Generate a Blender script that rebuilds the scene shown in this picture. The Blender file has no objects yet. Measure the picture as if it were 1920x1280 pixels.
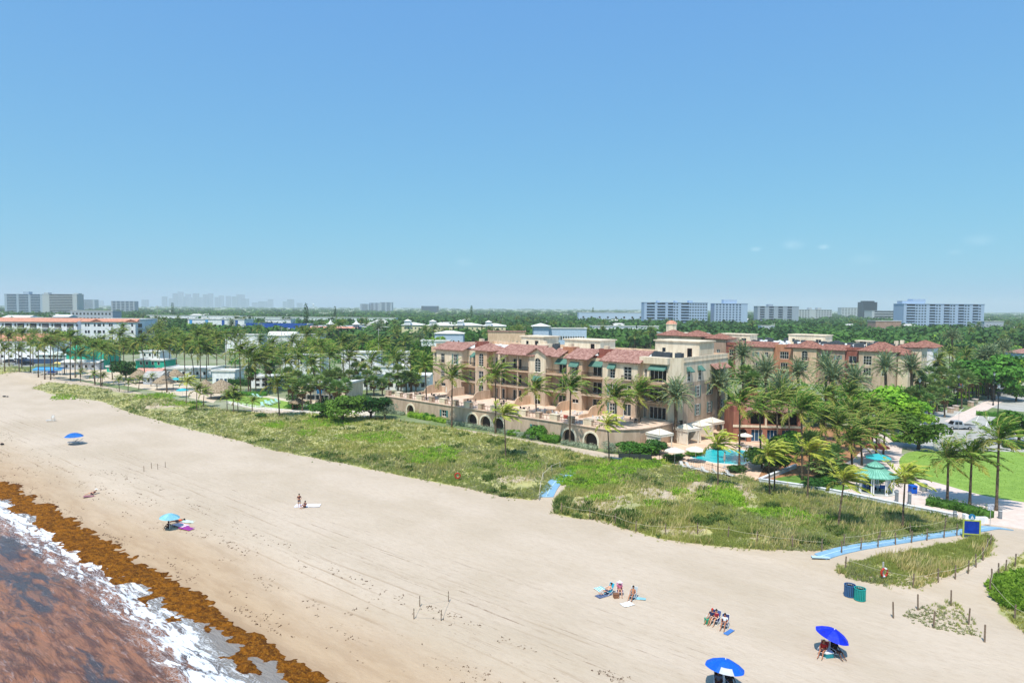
import bpy, math, random
import numpy as np
from mathutils import Vector, Matrix
random.seed(7); RNG = np.random.default_rng(7)
SC = bpy.context.scene; COL = SC.collection
R = math.radians
# ---------------------------------------------------------------- camera
CAMH = 26.0; PITCH = R(2.84); ROLL = R(0.42); FP = 1280.0
fwd = Vector((0, math.cos(PITCH), -math.sin(PITCH)))
r0 = Vector((1, 0, 0)); u0 = Vector((0, math.sin(PITCH), math.cos(PITCH)))
rgt = r0*math.cos(ROLL) + u0*math.sin(ROLL); upv = u0*math.cos(ROLL) - r0*math.sin(ROLL)
cd = bpy.data.cameras.new("camera"); cam = bpy.data.objects.new("camera", cd); COL.objects.link(cam)
cam.matrix_world = Matrix(((rgt.x, upv.x, -fwd.x, 0), (rgt.y, upv.y, -fwd.y, 0), (rgt.z, upv.z, -fwd.z, CAMH), (0, 0, 0, 1)))
cd.sensor_width = 36; cd.lens = 24; cd.clip_start = 0.5; cd.clip_end = 60000
SC.camera = cam
def ray(px, py): return fwd + rgt*((px-960)/FP) + upv*((640-py)/FP)
# ---------------------------------------------------------------- light
SUN_EL = R(63); SUN_ROT = R(200)
w = bpy.data.worlds.new("World"); SC.world = w; w.use_nodes = True
nt = w.node_tree; nt.nodes.clear()
sky = nt.nodes.new('ShaderNodeTexSky'); sky.sky_type = 'NISHITA'; sky.sun_disc = False
sky.sun_elevation = SUN_EL; sky.sun_rotation = SUN_ROT; sky.altitude = 0; sky.air_density = 1.0; sky.dust_density = 1.1; sky.ozone_density = 10.0
bg = nt.nodes.new('ShaderNodeBackground'); bg.inputs[1].default_value = 0.15
wo = nt.nodes.new('ShaderNodeOutputWorld')
gm_ = nt.nodes.new('ShaderNodeGamma'); gm_.inputs[1].default_value = .5; nt.links.new(sky.outputs[0], gm_.inputs[0])
def wvm(op, a, b, out=0):
    n = nt.nodes.new('ShaderNodeVectorMath'); n.operation = op
    for i, q in enumerate((a, b)):
        if isinstance(q, tuple): n.inputs[i].default_value = q
        else: nt.links.new(q, n.inputs[i])
    return n.outputs[out]
sxyz = nt.nodes.new('ShaderNodeSeparateXYZ'); nt.links.new(gm_.outputs[0], sxyz.inputs[0]); pw_ = nt.nodes.new('ShaderNodeMath'); pw_.operation = 'POWER'; pw_.inputs[1].default_value = .25; nt.links.new(sxyz.outputs[2], pw_.inputs[0])
cxyz = nt.nodes.new('ShaderNodeCombineXYZ'); [nt.links.new(q, cxyz.inputs[i]) for i, q in enumerate((sxyz.outputs[0], sxyz.outputs[1], pw_.outputs[0]))]
skc = wvm('MULTIPLY', cxyz.outputs[0], (1.09, 2.03, 4.45)); wtc = nt.nodes.new('ShaderNodeTexCoord').outputs['Generated']
wnz = nt.nodes.new('ShaderNodeTexNoise'); wnz.inputs['Scale'].default_value = 42; wnz.inputs['Detail'].default_value = 5; nt.links.new(wtc, wnz.inputs['Vector'])
for cpx, cpy, rad, amt in ((1417, 467, .011, .55), (1487, 459, .02, .5), (1545, 463, .011, .6), (1835, 450, .022, .35), (1620, 486, .025, .2), (870, 492, .02, .2), (1790, 473, .012, .3)):   # faint puffs of cloud
    dv = ray(cpx, cpy).normalized(); df = wvm('MULTIPLY', wvm('SUBTRACT', wtc, tuple(dv)), (1, 1, 2.2)); ln_ = wvm('LENGTH', df, (0, 0, 0), 1)
    mr_ = nt.nodes.new('ShaderNodeMapRange'); mr_.interpolation_type = 'SMOOTHSTEP'; mr_.inputs[1].default_value = rad; mr_.inputs[2].default_value = 0; nt.links.new(ln_, mr_.inputs[0])
    m2_ = nt.nodes.new('ShaderNodeMath'); m2_.operation = 'MULTIPLY'; nt.links.new(mr_.outputs[0], m2_.inputs[0]); nt.links.new(wnz.outputs[0], m2_.inputs[1])
    sc_ = nt.nodes.new('ShaderNodeVectorMath'); sc_.operation = 'SCALE'; sc_.inputs[0].default_value = (amt*3.2, amt*2.4, amt*1.9); nt.links.new(m2_.outputs[0], sc_.inputs['Scale']); skc = wvm('ADD', skc, sc_.outputs[0])
nt.links.new(skc, bg.inputs[0]); nt.links.new(bg.outputs[0], wo.inputs[0])
sd = bpy.data.lights.new("sun", 'SUN'); sd.energy = 5.0; sd.angle = R(0.5); sd.color = (1, 0.95, 0.86)
sun = bpy.data.objects.new("sun", sd); COL.objects.link(sun)
sdir = Vector((math.sin(SUN_ROT)*math.cos(SUN_EL), math.cos(SUN_ROT)*math.cos(SUN_EL), math.sin(SUN_EL)))
sun.rotation_euler = (-sdir).to_track_quat('-Z', 'Y').to_euler()
SC.view_settings.view_transform = 'Standard'; SC.view_settings.look = 'None'
SC.view_settings.exposure = 0.0; SC.view_settings.gamma = 1.0
SC.render.filter_size = 1.1; SC.cycles.max_bounces = 6; SC.cycles.diffuse_bounces = 3; SC.cycles.transparent_max_bounces = 6; SC.cycles.volume_bounces = 1
# ---------------------------------------------------------------- geometry of the place
def G(px, py, z=0.0):
    v = ray(px, py); t = (z-CAMH)/v.z
    return Vector((v.x*t, v.y*t, z))
def PD(px, py, Y):                      # point of the sight line at distance Y
    v = ray(px, py); t = Y/v.y
    return Vector((v.x*t, Y, CAMH+v.z*t))
S1 = (0.77, -0.638); N1 = (0.638, 0.77)      # along the shore, inland
SHORE_ANG = math.atan2(-0.638, 0.77)
def st(x, y): return x*S1[0]+y*S1[1], x*N1[0]+y*N1[1]
def xy(s, t): return s*S1[0]+t*N1[0], s*S1[1]+t*N1[1]
TBS = [(-9000, 84), (-290, 84), (-165, 85), (-146, 98), (-100, 105), (-50, 105), (-40, 102.0), (9000, 102.0)]
def tback(s): return np.interp(s, [a for a, b in TBS], [b for a, b in TBS])
def sm(x): x = np.clip(x, 0, 1); return x*x*(3-2*x)
def vn(x, y, f, seed=0):                # smooth value noise, -1..1
    x = np.asarray(x, float)*f; y = np.asarray(y, float)*f
    xi = np.floor(x).astype(np.int64); yi = np.floor(y).astype(np.int64); fx = x-xi; fy = y-yi
    fx = fx*fx*(3-2*fx); fy = fy*fy*(3-2*fy)
    def h(a, b):
        n = (a*374761393 + b*668265263 + seed*974711) & 0x7fffffff
        n = ((n ^ (n >> 13))*1274126177) & 0x7fffffff
        return ((n ^ (n >> 16)) & 0xffff)/32767.5-1
    return (h(xi, yi)*(1-fx)+h(xi+1, yi)*fx)*(1-fy)+(h(xi, yi+1)*(1-fx)+h(xi+1, yi+1)*fx)*fy
def fbm(x, y, f, seed=0, o=3):
    a = 0; k = 1; t = 0
    for i in range(o): a = a+vn(x, y, f*2**i, seed+i*17)*k; t += k; k *= .5
    return a/t
def soff(s): return -.8-.35*sm((np.asarray(s, float)+69)/14)      # the waterline swings seaward near the camera
def hst(s, t):
    to = t-soff(s); z = -1.55+1.55*sm((to-27.0)/16)-0.06*np.maximum(0, 27-to)
    b = tback(s)
    d = sm((t-69)/8)*sm((b-1.0-t)/6)
    z = z+d*(0.75+0.45*fbm(s, t, 0.07, 3))+0.05*fbm(s, t, 0.35, 9)*sm((t-32)/4)*sm((b-t)/3)
    return z
def hz(x, y): s, t = st(x, y); return float(hst(s, t))
def GT(px, py, dz=0.0):
    z = 0.0
    for i in range(8):
        p = G(px, py, z); s, t = st(p.x, p.y); z = float(hst(s, t)) if t < tback(s) else 0.05
    return Vector((p.x, p.y, z+dz))
# ---------------------------------------------------------------- mesh builder
class MB:
    def __init__(s): s.v = []; s.f = []; s.m = []; s.M = None
    def q(s, pts, mi=0):
        n = len(s.v); s.v += [tuple(s.M @ Vector(p)) if s.M else tuple(p) for p in pts]; s.f.append(tuple(range(n, n+len(pts)))); s.m.append(mi)
    def mesh(s, V, F, mi=0):
        n = len(s.v); s.v += [tuple(s.M @ Vector(p)) if s.M else tuple(p) for p in V]
        for f in F: s.f.append(tuple(i+n for i in f)); s.m.append(mi)
    def box(s, x0, x1, y0, y1, z0, z1, mi=0, bev=0):
        V = [(x0, y0, z0), (x1, y0, z0), (x1, y1, z0), (x0, y1, z0), (x0, y0, z1), (x1, y0, z1), (x1, y1, z1), (x0, y1, z1)]
        F = [(0, 3, 2, 1), (4, 5, 6, 7), (0, 1, 5, 4), (1, 2, 6, 5), (2, 3, 7, 6), (3, 0, 4, 7)]
        s.mesh(V, F, mi)
    def cbox(s, c, d, mi=0): s.box(c[0]-d[0]/2, c[0]+d[0]/2, c[1]-d[1]/2, c[1]+d[1]/2, c[2]-d[2]/2, c[2]+d[2]/2, mi)
    def prism(s, pts, z0, z1, mi=0, top=None):
        n = len(pts); V = [(p[0], p[1], z0) for p in pts]+[(p[0], p[1], z1) for p in pts]
        a = sum(pts[i][0]*pts[(i+1) % n][1]-pts[(i+1) % n][0]*pts[i][1] for i in range(n))
        F = [(i, (i+1) % n, n+(i+1) % n, n+i) for i in range(n)]+[tuple(range(n-1, -1, -1)), tuple(range(n, 2*n))]
        if a < 0: F = [tuple(reversed(f)) for f in F]
        s.mesh(V, F, mi)
        if top is not None: s.m[-1] = top
    def tube(s, path, rad, n=8, mi=0, cap=True):
        path = [Vector(p) for p in path]
        if not hasattr(rad, '__len__'): rad = [rad]*len(path)
        V = []; F = []
        for i, p in enumerate(path):
            d = (path[min(i+1, len(path)-1)]-path[max(i-1, 0)]).normalized()
            a = Vector((0, 0, 1)) if abs(d.z) < .9 else Vector((0, 1, 0))
            x = d.cross(a).normalized(); y = d.cross(x).normalized()
            for k in range(n):
                an = 2*math.pi*k/n; V.append(p+(x*math.cos(an)+y*math.sin(an))*rad[i])
        for i in range(len(path)-1):
            for k in range(n): F.append((i*n+k, i*n+(k+1) % n, (i+1)*n+(k+1) % n, (i+1)*n+k))
        if cap: F.append(tuple(range(n-1, -1, -1))); F.append(tuple((len(path)-1)*n+k for k in range(n)))
        s.mesh(V, F, mi)
    def lathe(s, prof, n=16, mi=0, c=(0, 0, 0), sx=1, sy=1, ph=0):
        V = []; F = []
        for (r, z) in prof:
            for k in range(n):
                a = 2*math.pi*k/n+ph; V.append((c[0]+r*math.cos(a)*sx, c[1]+r*math.sin(a)*sy, c[2]+z))
        for i in range(len(prof)-1):
            for k in range(n): F.append((i*n+k, i*n+(k+1) % n, (i+1)*n+(k+1) % n, (i+1)*n+k))
        s.mesh(V, F, mi)
    def ball(s, c, r, sx=1, sy=1, sz=1, n=10, mi=0):
        s.lathe([(r*math.sin(math.pi*i/(n//2+1)), -sz*r*math.cos(math.pi*i/(n//2+1))) for i in range(0, n//2+2)], n, mi, c, sx, sy)
    def build(s, name, mats, parent=None, smooth=False, loc=None):
        me = bpy.data.meshes.new(name); me.from_pydata(s.v, [], s.f)
        mats = mats if isinstance(mats, (list, tuple)) else [mats]
        for m in mats: me.materials.append(m)
        if len(mats) > 1: me.polygons.foreach_set('material_index', s.m)
        if smooth: me.polygons.foreach_set('use_smooth', [True]*len(s.f))
        me.update()
        return link(name, me, parent, loc)
def link(name, me, parent=None, loc=None, rot=None, scale=None):
    o = bpy.data.objects.new(name, me); COL.objects.link(o)
    if parent is not None: o.parent = parent
    if loc is not None: o.location = loc
    if rot is not None: o.rotation_euler = rot
    if scale is not None: o.scale = scale
    return o
def npmesh(name, V, F, mat, smooth=False):      # V (n,3), F (m,k) arrays
    me = bpy.data.meshes.new(name); k = F.shape[1]
    me.vertices.add(len(V)); me.vertices.foreach_set('co', np.ascontiguousarray(V, dtype=np.float32).ravel())
    me.loops.add(F.size); me.loops.foreach_set('vertex_index', np.ascontiguousarray(F, dtype=np.int32).ravel())
    me.polygons.add(len(F)); me.polygons.foreach_set('loop_start', np.arange(0, F.size, k, dtype=np.int32))
    try: me.polygons.foreach_set('loop_total', np.full(len(F), k, dtype=np.int32))
    except Exception: pass
    if smooth: me.polygons.foreach_set('use_smooth', np.ones(len(F), dtype=bool))
    for m in (mat if isinstance(mat, (list, tuple)) else [mat]): me.materials.append(m)
    me.update(calc_edges=True); me.validate(); return me
def tag(o, label=None, cat=None, group=None, kind=None):
    if label: o['label'] = label
    if cat: o['category'] = cat
    if group: o['group'] = group
    if kind: o['kind'] = kind
    return o
def empty(name, loc=(0, 0, 0), rz=0, label=None, cat=None, group=None):
    o = bpy.data.objects.new(name, None); COL.objects.link(o); o.location = loc; o.rotation_euler = (0, 0, rz)
    o.empty_display_size = 0.3
    return tag(o, label, cat, group)
def kids(o):
    return list(CH.get(o.name, [])) if False else [c for c in o.children]
def copy_tree(o, parent=None, loc=None, rz=None, label=None, group=None, scale=None):
    c = o.copy(); COL.objects.link(c)
    if parent is not None: c.parent = parent
    if loc is not None: c.location = loc
    if rz is not None: c.rotation_euler = (0, 0, rz)
    if scale is not None: c.scale = scale if hasattr(scale, '__len__') else (scale,)*3
    if label: c['label'] = label
    if group: c['group'] = group
    for ch in list(o.children): copy_tree(ch, c)
    return c
# ---------------------------------------------------------------- materials
def C(h, k=1.0):
    h = h.lstrip('#'); r = [int(h[i:i+2], 16)/255 for i in (0, 2, 4)]
    return tuple(k*(c/12.92 if c <= .04045 else ((c+.055)/1.055)**2.4) for c in r)+(1,)
MATS = {}
def mat(name, col, rough=.8, col2=None, sc=1.0, amt=.5, bump=0, bsc=8, metal=0, spec=.3, rnd=0, trans=0, stretch=None, detail=4, emit=0):
    if name in MATS: return MATS[name]
    m = bpy.data.materials.new(name); m.use_nodes = True; n = m.node_tree; N = n.nodes; L = n.links
    b = N['Principled BSDF']; b.inputs['Roughness'].default_value = rough; b.inputs['Metallic'].default_value = metal
    b.inputs['Specular IOR Level'].default_value = spec
    col = C(col) if isinstance(col, str) else tuple(col)+((1,) if len(col) == 3 else ())
    tc = N.new('ShaderNodeTexCoord'); src = tc.outputs['Object']
    if stretch:
        mp = N.new('ShaderNodeMapping'); mp.inputs['Scale'].default_value = stretch; L.new(src, mp.inputs[0]); src = mp.outputs[0]
    if col2 is None: c2 = tuple(c*.82 for c in col[:3])+(1,)
    else: c2 = C(col2) if isinstance(col2, str) else tuple(col2)+((1,) if len(col2) == 3 else ())
    nz = N.new('ShaderNodeTexNoise'); nz.inputs['Scale'].default_value = sc; nz.inputs['Detail'].default_value = detail; nz.inputs['Roughness'].default_value = .65
    L.new(src, nz.inputs['Vector'])
    mr = N.new('ShaderNodeMapRange'); mr.inputs[1].default_value = .5-.28*(1.05-amt); mr.inputs[2].default_value = .5+.28*(1.05-amt)
    L.new(nz.outputs[0], mr.inputs[0])
    mx = N.new('ShaderNodeMix'); mx.data_type = 'RGBA'; mx.inputs[6].default_value = col; mx.inputs[7].default_value = c2
    L.new(mr.outputs[0], mx.inputs[0]); out = mx.outputs[2]
    if rnd:
        oi = N.new('ShaderNodeObjectInfo'); hs = N.new('ShaderNodeHueSaturation')
        m1 = N.new('ShaderNodeMapRange'); m1.inputs[3].default_value = .5-rnd*.12; m1.inputs[4].default_value = .5+rnd*.06; L.new(oi.outputs['Random'], m1.inputs[0])
        mm = N.new('ShaderNodeMath'); mm.operation = 'MULTIPLY'; mm.inputs[1].default_value = 7.31; L.new(oi.outputs['Random'], mm.inputs[0])
        fr = N.new('ShaderNodeMath'); fr.operation = 'FRACT'; L.new(mm.outputs[0], fr.inputs[0])
        m2 = N.new('ShaderNodeMapRange'); m2.inputs[3].default_value = 1-rnd*.9; m2.inputs[4].default_value = 1+rnd*.9; L.new(fr.outputs[0], m2.inputs[0])
        L.new(m1.outputs[0], hs.inputs['Hue']); L.new(m2.outputs[0], hs.inputs['Value']); L.new(out, hs.inputs['Color']); out = hs.outputs[0]
    L.new(out, b.inputs['Base Color'])
    if bump:
        n2 = N.new('ShaderNodeTexNoise'); n2.inputs['Scale'].default_value = bsc; n2.inputs['Detail'].default_value = 5; L.new(src, n2.inputs['Vector'])
        bp = N.new('ShaderNodeBump'); bp.inputs['Strength'].default_value = min(1, bump); bp.inputs['Distance'].default_value = .1*max(1, bump); L.new(n2.outputs[0], bp.inputs['Height']); L.new(bp.outputs[0], b.inputs['Normal'])
    if trans:
        t = N.new('ShaderNodeBsdfTranslucent'); L.new(out, t.inputs[0]); ms = N.new('ShaderNodeMixShader'); ms.inputs[0].default_value = trans
        L.new(b.outputs[0], ms.inputs[1]); L.new(t.outputs[0], ms.inputs[2]); L.new(ms.outputs[0], N['Material Output'].inputs[0])
    if emit: b.inputs['Emission Color'].default_value = col; b.inputs['Emission Strength'].default_value = emit
    MATS[name] = m; return m
def leafmat(name, a, b2, rnd=.25, sc=.8, trans=.35):
    return mat(name, a, .6, b2, sc, .6, rnd=rnd, trans=trans*.7, spec=.15)
mCream = mat('stucco_cream', C('ead8c0'), .9, C('d8c4aa'), 1.1, .75, stretch=(1, 1, .22), bump=.15, bsc=14)
mPeach = mat('stucco_peach', C('d8b89c'), .9, C('c6a68a'), 1.1, .75, stretch=(1, 1, .22), bump=.15, bsc=14)
mTan = mat('stucco_tan', C('c8b09a'), .9, C('b59d87'), 1.1, .75, stretch=(1, 1, .22), bump=.2, bsc=10)
mBrown = mat('stucco_brown', C('b39483'), .9, C('9f8272'), 1.1, .75, stretch=(1, 1, .22), bump=.15, bsc=14)
mOrange = mat('stucco_orange', C('bd8468'), .9, C('ab7458'), 1.1, .75, stretch=(1, 1, .22))
mRed = mat('stucco_red', C('985c50'), .9, C('874e43'), 1.1, .75, stretch=(1, 1, .22))
mWhite = mat('stucco_white', C('f0f0f2'), .85, C('dcdde2'), 1.1, .75, stretch=(1, 1, .22))
mRoofW = mat('roof_membrane', C('e6e4e0'), .9, C('c8c6c2'), .25, .5)
mTile = mat('clay_tile', C('b0887d'), .85, C('875f54'), 1.6, .7, bump=.3, bsc=6)
mTileO = mat('clay_tile_orange', C('d39a82'), .85, C('bb7c64'), 1.2, .7, bump=.3, bsc=6)
mWood = mat('dark_timber', C('5a3527'), .8)
mGlass = mat('window_glass', C('15191e'), .25, C('30363c'), .5, .5, spec=.35, rnd=.8)
mGlassB = mat('blue_glass', C('2a5576'), .25, C('20425f'), .5, .5, spec=.4)
mFrame = mat('window_frame_white', C('f4f0e8'), .6)
mRail = mat('iron_railing', C('2b2422'), .5, metal=.4)
mRailB = mat('bronze_railing', C('7a4a34'), .5, metal=.2)
mShut = mat('shutter_green', C('7d9590'), .8)
mAwn = mat('awning_green', C('5c8579'), .85, C('4f776b'), 1.2, .5)
mTrim = mat('stone_trim', C('f2e6cf'), .85, C('ddceb4'), 1.5, .5)
mTerr = mat('terrace_tile', C('e4cbb8'), .85, C('cfb29d'), .8, .5)
mBark = mat('palm_bark', C('7d6a58'), .95, C('4e4238'), 3, .7, bump=.6, bsc=12)
mBarkD = mat('tree_bark', C('6a5a4c'), .95, C('3f352c'), 3, .7, bump=.6, bsc=12)
mGrey = mat('concrete', C('b8b6b2'), .9, C('9c9a96'), .8, .5)
mDark = mat('dark_metal', C('30353a'), .5, metal=.5)
mMetalW = mat('white_metal', C('e8eaec'), .4, metal=0)
mBlack = mat('black_fabric', C('16151a'), .9)
# ---------------------------------------------------------------- plants
mPalm = leafmat('coconut_leaf', C('84aa42'), C('2c4e1c'), .18, 2.0, .38)  # strong two-tone mottling paints crown highlights and shade into the leaf colour
mPalmY = leafmat('coconut_leaf_yellow', C('c6cc52'), C('98aa42'), .2, 1.2, .4)
mRach = mat('frond_stem', C('d0c274'), .7, C('a9a055'), 2, .5)
mPalmO = leafmat('old_coconut_leaf', C('9a9c46'), C('6a7432'), .15, .9, .3)
mDate = leafmat('date_palm_leaf', C('93a886'), C('4e6a46'), .15, .8, .25)
mSabal = leafmat('fan_palm_leaf', C('88a45c'), C('54703c'), .2, 1.0, .3)
mDead = mat('dead_frond', C('a4835c'), .95, C('7a5e42'), 2, .6)
mLeaf = leafmat('broad_leaf', C('66983a'), C('365e20'), .25, .7, .38)
mLeafL = leafmat('light_leaf', C('92be3c'), C('548426'), .2, .7, .4)
mLeafD = leafmat('dark_leaf', C('467032'), C('284a1e'), .2, .7, .3)
mLeafS = leafmat('silver_leaf', C('9fae96'), C('70826a'), .15, 1.0, .25)
def leaf_quads(P, D, Wd, ln, wd):
    """P base, D unit direction, Wd unit width dir -> pointed quads"""
    P = np.asarray(P); D = np.asarray(D); Wd = np.asarray(Wd); ln = np.asarray(ln)[:, None]; wd = np.asarray(wd)[:, None]
    n = len(P); V = np.empty((n, 4, 3))
    V[:, 0] = P; V[:, 1] = P+D*ln*.45+Wd*wd*.5; V[:, 2] = P+D*ln; V[:, 3] = P+D*ln*.45-Wd*wd*.5
    return V.reshape(-1, 3), np.arange(n*4).reshape(-1, 4)
def nrm(a): return a/np.maximum(1e-9, np.linalg.norm(a, axis=-1, keepdims=True))
def frond(L, az, el, droop, wind, nl, leaf, lw, rg, hang=.35, up=0.0):
    p = np.zeros(3); d = np.array([math.cos(az)*math.cos(el), math.sin(az)*math.cos(el), math.sin(el)])
    pts = [p.copy()]; ds = []
    for i in range(nl):
        u = i/nl; d = d+np.array([wind*(.35+u)/nl*2.2, 0, -droop*(.3+u*1.5)/nl*1.6]); d = d/np.linalg.norm(d); ds.append(d.copy())
        p = p+d*L/nl; pts.append(p.copy())
    pts = np.array(pts); ds = np.array(ds); u = (np.arange(nl)+.5)/nl
    side = nrm(np.cross(ds, [0, 0, 1])); q = pts[:-1]*.5+pts[1:]*.5; k = u > .12
    Vs = []; Fs = []; n0 = 0
    prof = np.sin(np.clip(u, 0, 1)*math.pi*.86+.32)
    for sg in (-1, 1):
        D = nrm(side*sg*.8+ds*.6+np.array([wind*.55, 0, -hang+up])+rg.normal(0, .1, (nl, 3)))
        W = nrm(np.cross(D, side*.2+np.array([0, 0, 1.0])+rg.normal(0, .35, (nl, 3))))
        V, F = leaf_quads(q[k], D[k], W[k], leaf*prof[k]*rg.uniform(.8, 1.1, k.sum()), np.full(k.sum(), lw))
        Vs.append(V); Fs.append(F+n0); n0 += len(V)
    # rachis ribbon (triangular section)
    rw = .055*(1-np.linspace(0, 1, nl+1))+.015
    sd = np.vstack([side, side[-1:]])
    A = pts+sd*rw[:, None]; B = pts-sd*rw[:, None]; Cc = pts+np.array([0, 0, .04])
    rv = np.stack([A, Cc, B], 1).reshape(-1, 3); rf = []
    for i in range(nl):
        for a, b in ((0, 1), (1, 2), (2, 0)): rf.append((i*3+a, i*3+b, i*3+3+b, i*3+3+a))
    return np.vstack(Vs), np.vstack(Fs), rv, np.array(rf)
def crown_mesh(name, parts, mats, lift=0.0):
    V = []; F = []; M = []; n = 0
    for v, f, mi in parts:
        V.append(v); F.append(f+n); M.append(np.full(len(f), mi)); n += len(v)
    V = np.vstack(V); V[:, 2] += lift
    me = npmesh(name, V, np.vstack(F), mats); M = np.concatenate(M)
    if len(M) == len(me.polygons): me.polygons.foreach_set('material_index', M.astype(np.int32))
    return me
def coco_crown(seed, leafm, nf=31, L=5.1, wind=.8, nl=28, lw=.15, leaf=1.1):
    rg = np.random.default_rng(seed); parts = []
    for i in range(nf):
        u = (i+.5)/nf; az = i*2.399+rg.uniform(-.2, .2); el = R(86-92*u**1.1)+rg.uniform(-.1, .1)
        v, f, rv, rf = frond(L*rg.uniform(.85, 1.08)*(1 if u > .15 else .75), az, el, .55+.45*u, wind*rg.uniform(.7, 1.15), nl, leaf, lw, rg, .14)
        parts += [(v, f, 2 if u > .8 and i % 3 else 0), (rv, rf, 1)]
    for i in range(7):      # nuts
        m = MB(); a = i*.9; m.ball((.2*math.cos(a), .2*math.sin(a), -.2), .13, n=6)
        fs = [f for f in m.f]; parts.append((np.array(m.v), np.array([list(f) for f in fs]), 1))
    return crown_mesh('coconut_crown', parts, [leafm, mRach, mPalmO])
def date_crown(seed):
    rg = np.random.default_rng(seed); parts = []
    for i in range(60):
        u = (i+.5)/60; az = i*2.399+rg.uniform(-.15, .15); el = R(84-96*u)+rg.uniform(-.06, .06)
        v, f, rv, rf = frond(4.7*rg.uniform(.85, 1.05), az, el, .6+.25*u, .1, 30, .7, .15, rg, .05, .18)
        parts += [(v, f, 0), (rv, rf, 1)]
    m = MB(); m.lathe([(.2, -1.0), (.55, -.6), (.6, -.1), (.2, .3)], 8); parts.append((np.array(m.v), np.array([list(f) for f in m.f]), 2))
    return crown_mesh('date_crown', parts, [mDate, mRach, mDead])
def fan_crown(seed, nf=40, dead=16, rad=1.25):
    rg = np.random.default_rng(seed); parts = []
    for i in range(nf+dead):
        dd = i >= nf; u = (i+.5)/nf; az = i*2.399+rg.uniform(-.3, .3); el = R(80-105*min(u, 1)) if not dd else R(rg.uniform(-75, -45))
        L = rg.uniform(1.0, 1.6)*(.6 if dd else 1)
        d = np.array([math.cos(az)*math.cos(el), math.sin(az)*math.cos(el), math.sin(el)]); tip = d*L+np.array([0.08, 0, -.1 if not dd else -.3])
        side = nrm(np.cross(d, [0, 0, 1])); upn = np.cross(side, d); K = 11
        th = np.linspace(-1.5, 1.5, K); D = nrm(np.outer(np.cos(th), d)+np.outer(np.sin(th), side)+np.array([0.1, 0, -.18])+rg.normal(0, .05, (K, 3)))
        W = nrm(np.cross(D, upn+rg.normal(0, .3, (K, 3))))
        v, f = leaf_quads(np.repeat(tip[None], K, 0), D, W, rad*rg.uniform(.75, 1.05, K), np.full(K, .26)); parts.append((v, f, 2 if dd else 0))
        sd = side*.03; rv = np.array([sd, -sd, tip-sd*.5, tip+sd*.5]); parts.append((rv, np.array([[0, 1, 2, 3]]), 1))
    return crown_mesh('fan_crown', parts, [mSabal, mRach, mDead])
def leaf_cloud(rg, n, size, blobs, flat=.6):
    """blobs: list of (cx,cy,cz,rx,ry,rz); leaves in the shells of the blobs"""
    w = np.array([b[3]*b[4] for b in blobs]); w = w/w.sum(); idx = rg.choice(len(blobs), n, p=w); B = np.array(blobs)[idx]
    d = nrm(rg.normal(0, 1, (n, 3))); d[:, 2] = np.where(d[:, 2] < -.5, -d[:, 2], d[:, 2]); r = rg.uniform(.72, 1.06, n)[:, None]
    P = B[:, :3]+d*B[:, 3:]*r; nn = nrm(d+rg.normal(0, .55, (n, 3))+np.array([0, 0, .4]))
    D = nrm(np.cross(nn, rg.normal(0, 1, (n, 3)))); W = np.cross(nn, D); sz = size*rg.uniform(.6, 1.3, n)
    return leaf_quads(P-D*sz[:, None]*.5, D, W, sz, sz*.85)
def tree_crown(seed, n=3400, size=.4, rx=3.2, rz=2.2, nb=22, lm=None, flatb=.25):
    rg = np.random.default_rng(seed); blobs = []
    for i in range(nb):
        a = rg.uniform(0, 6.28); q = rg.uniform(.1, .8)**.7; el = rg.uniform(-.55, .8)
        s = rg.uniform(.28, .5); blobs.append((rx*q*math.cos(a), rx*q*math.sin(a), rz*el*(1-q*.45), rx*s, rx*s, rz*s*.85))
    v, f = leaf_cloud(rg, n, size, blobs); return crown_mesh('leafy_crown', [(v, f, 0)], [lm or mLeaf])
def trunk_mesh(h, lean, r0_=.22, r1=.13, ly=0.0, bulge=1.35, n=8, m=None, ring=True):
    b = MB(); K = 9; path = []; rr = []
    for i in range(K+1):
        u = i/K; path.append((lean*(u**1.6), ly*(u**1.6), h*u-.3*(1-u))); rr.append((r0_+(r1-r0_)*u)*(1+(bulge-1)*math.exp(-u*14))*(1+.05*math.sin(i*2.3)))
    b.tube(path, rr, n); me = bpy.data.meshes.new('trunk'); me.from_pydata(b.v, [], b.f); me.materials.append(m or mBark); me.polygons.foreach_set('use_smooth', [True]*len(b.f)); return me
CR = {'C': [coco_crown(s, mPalm) for s in (1, 2, 3, 4)], 'Y': [coco_crown(s, mPalmY, 20, 3.3, 1.15, 22, .16, .95) for s in (11, 12)],
      'D': [date_crown(s) for s in (21, 22)], 'S': [fan_crown(s) for s in (31, 32, 33)],
      'c': [coco_crown(s, mPalm, 18, 3.1, .95, 18, .16, .9) for s in (5, 6)]}
KINDN = {'C': 'coconut_palm', 'Y': 'coconut_palm', 'D': 'date_palm', 'S': 'fan_palm', 'c': 'coconut_palm'}
PALMS = []
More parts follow.
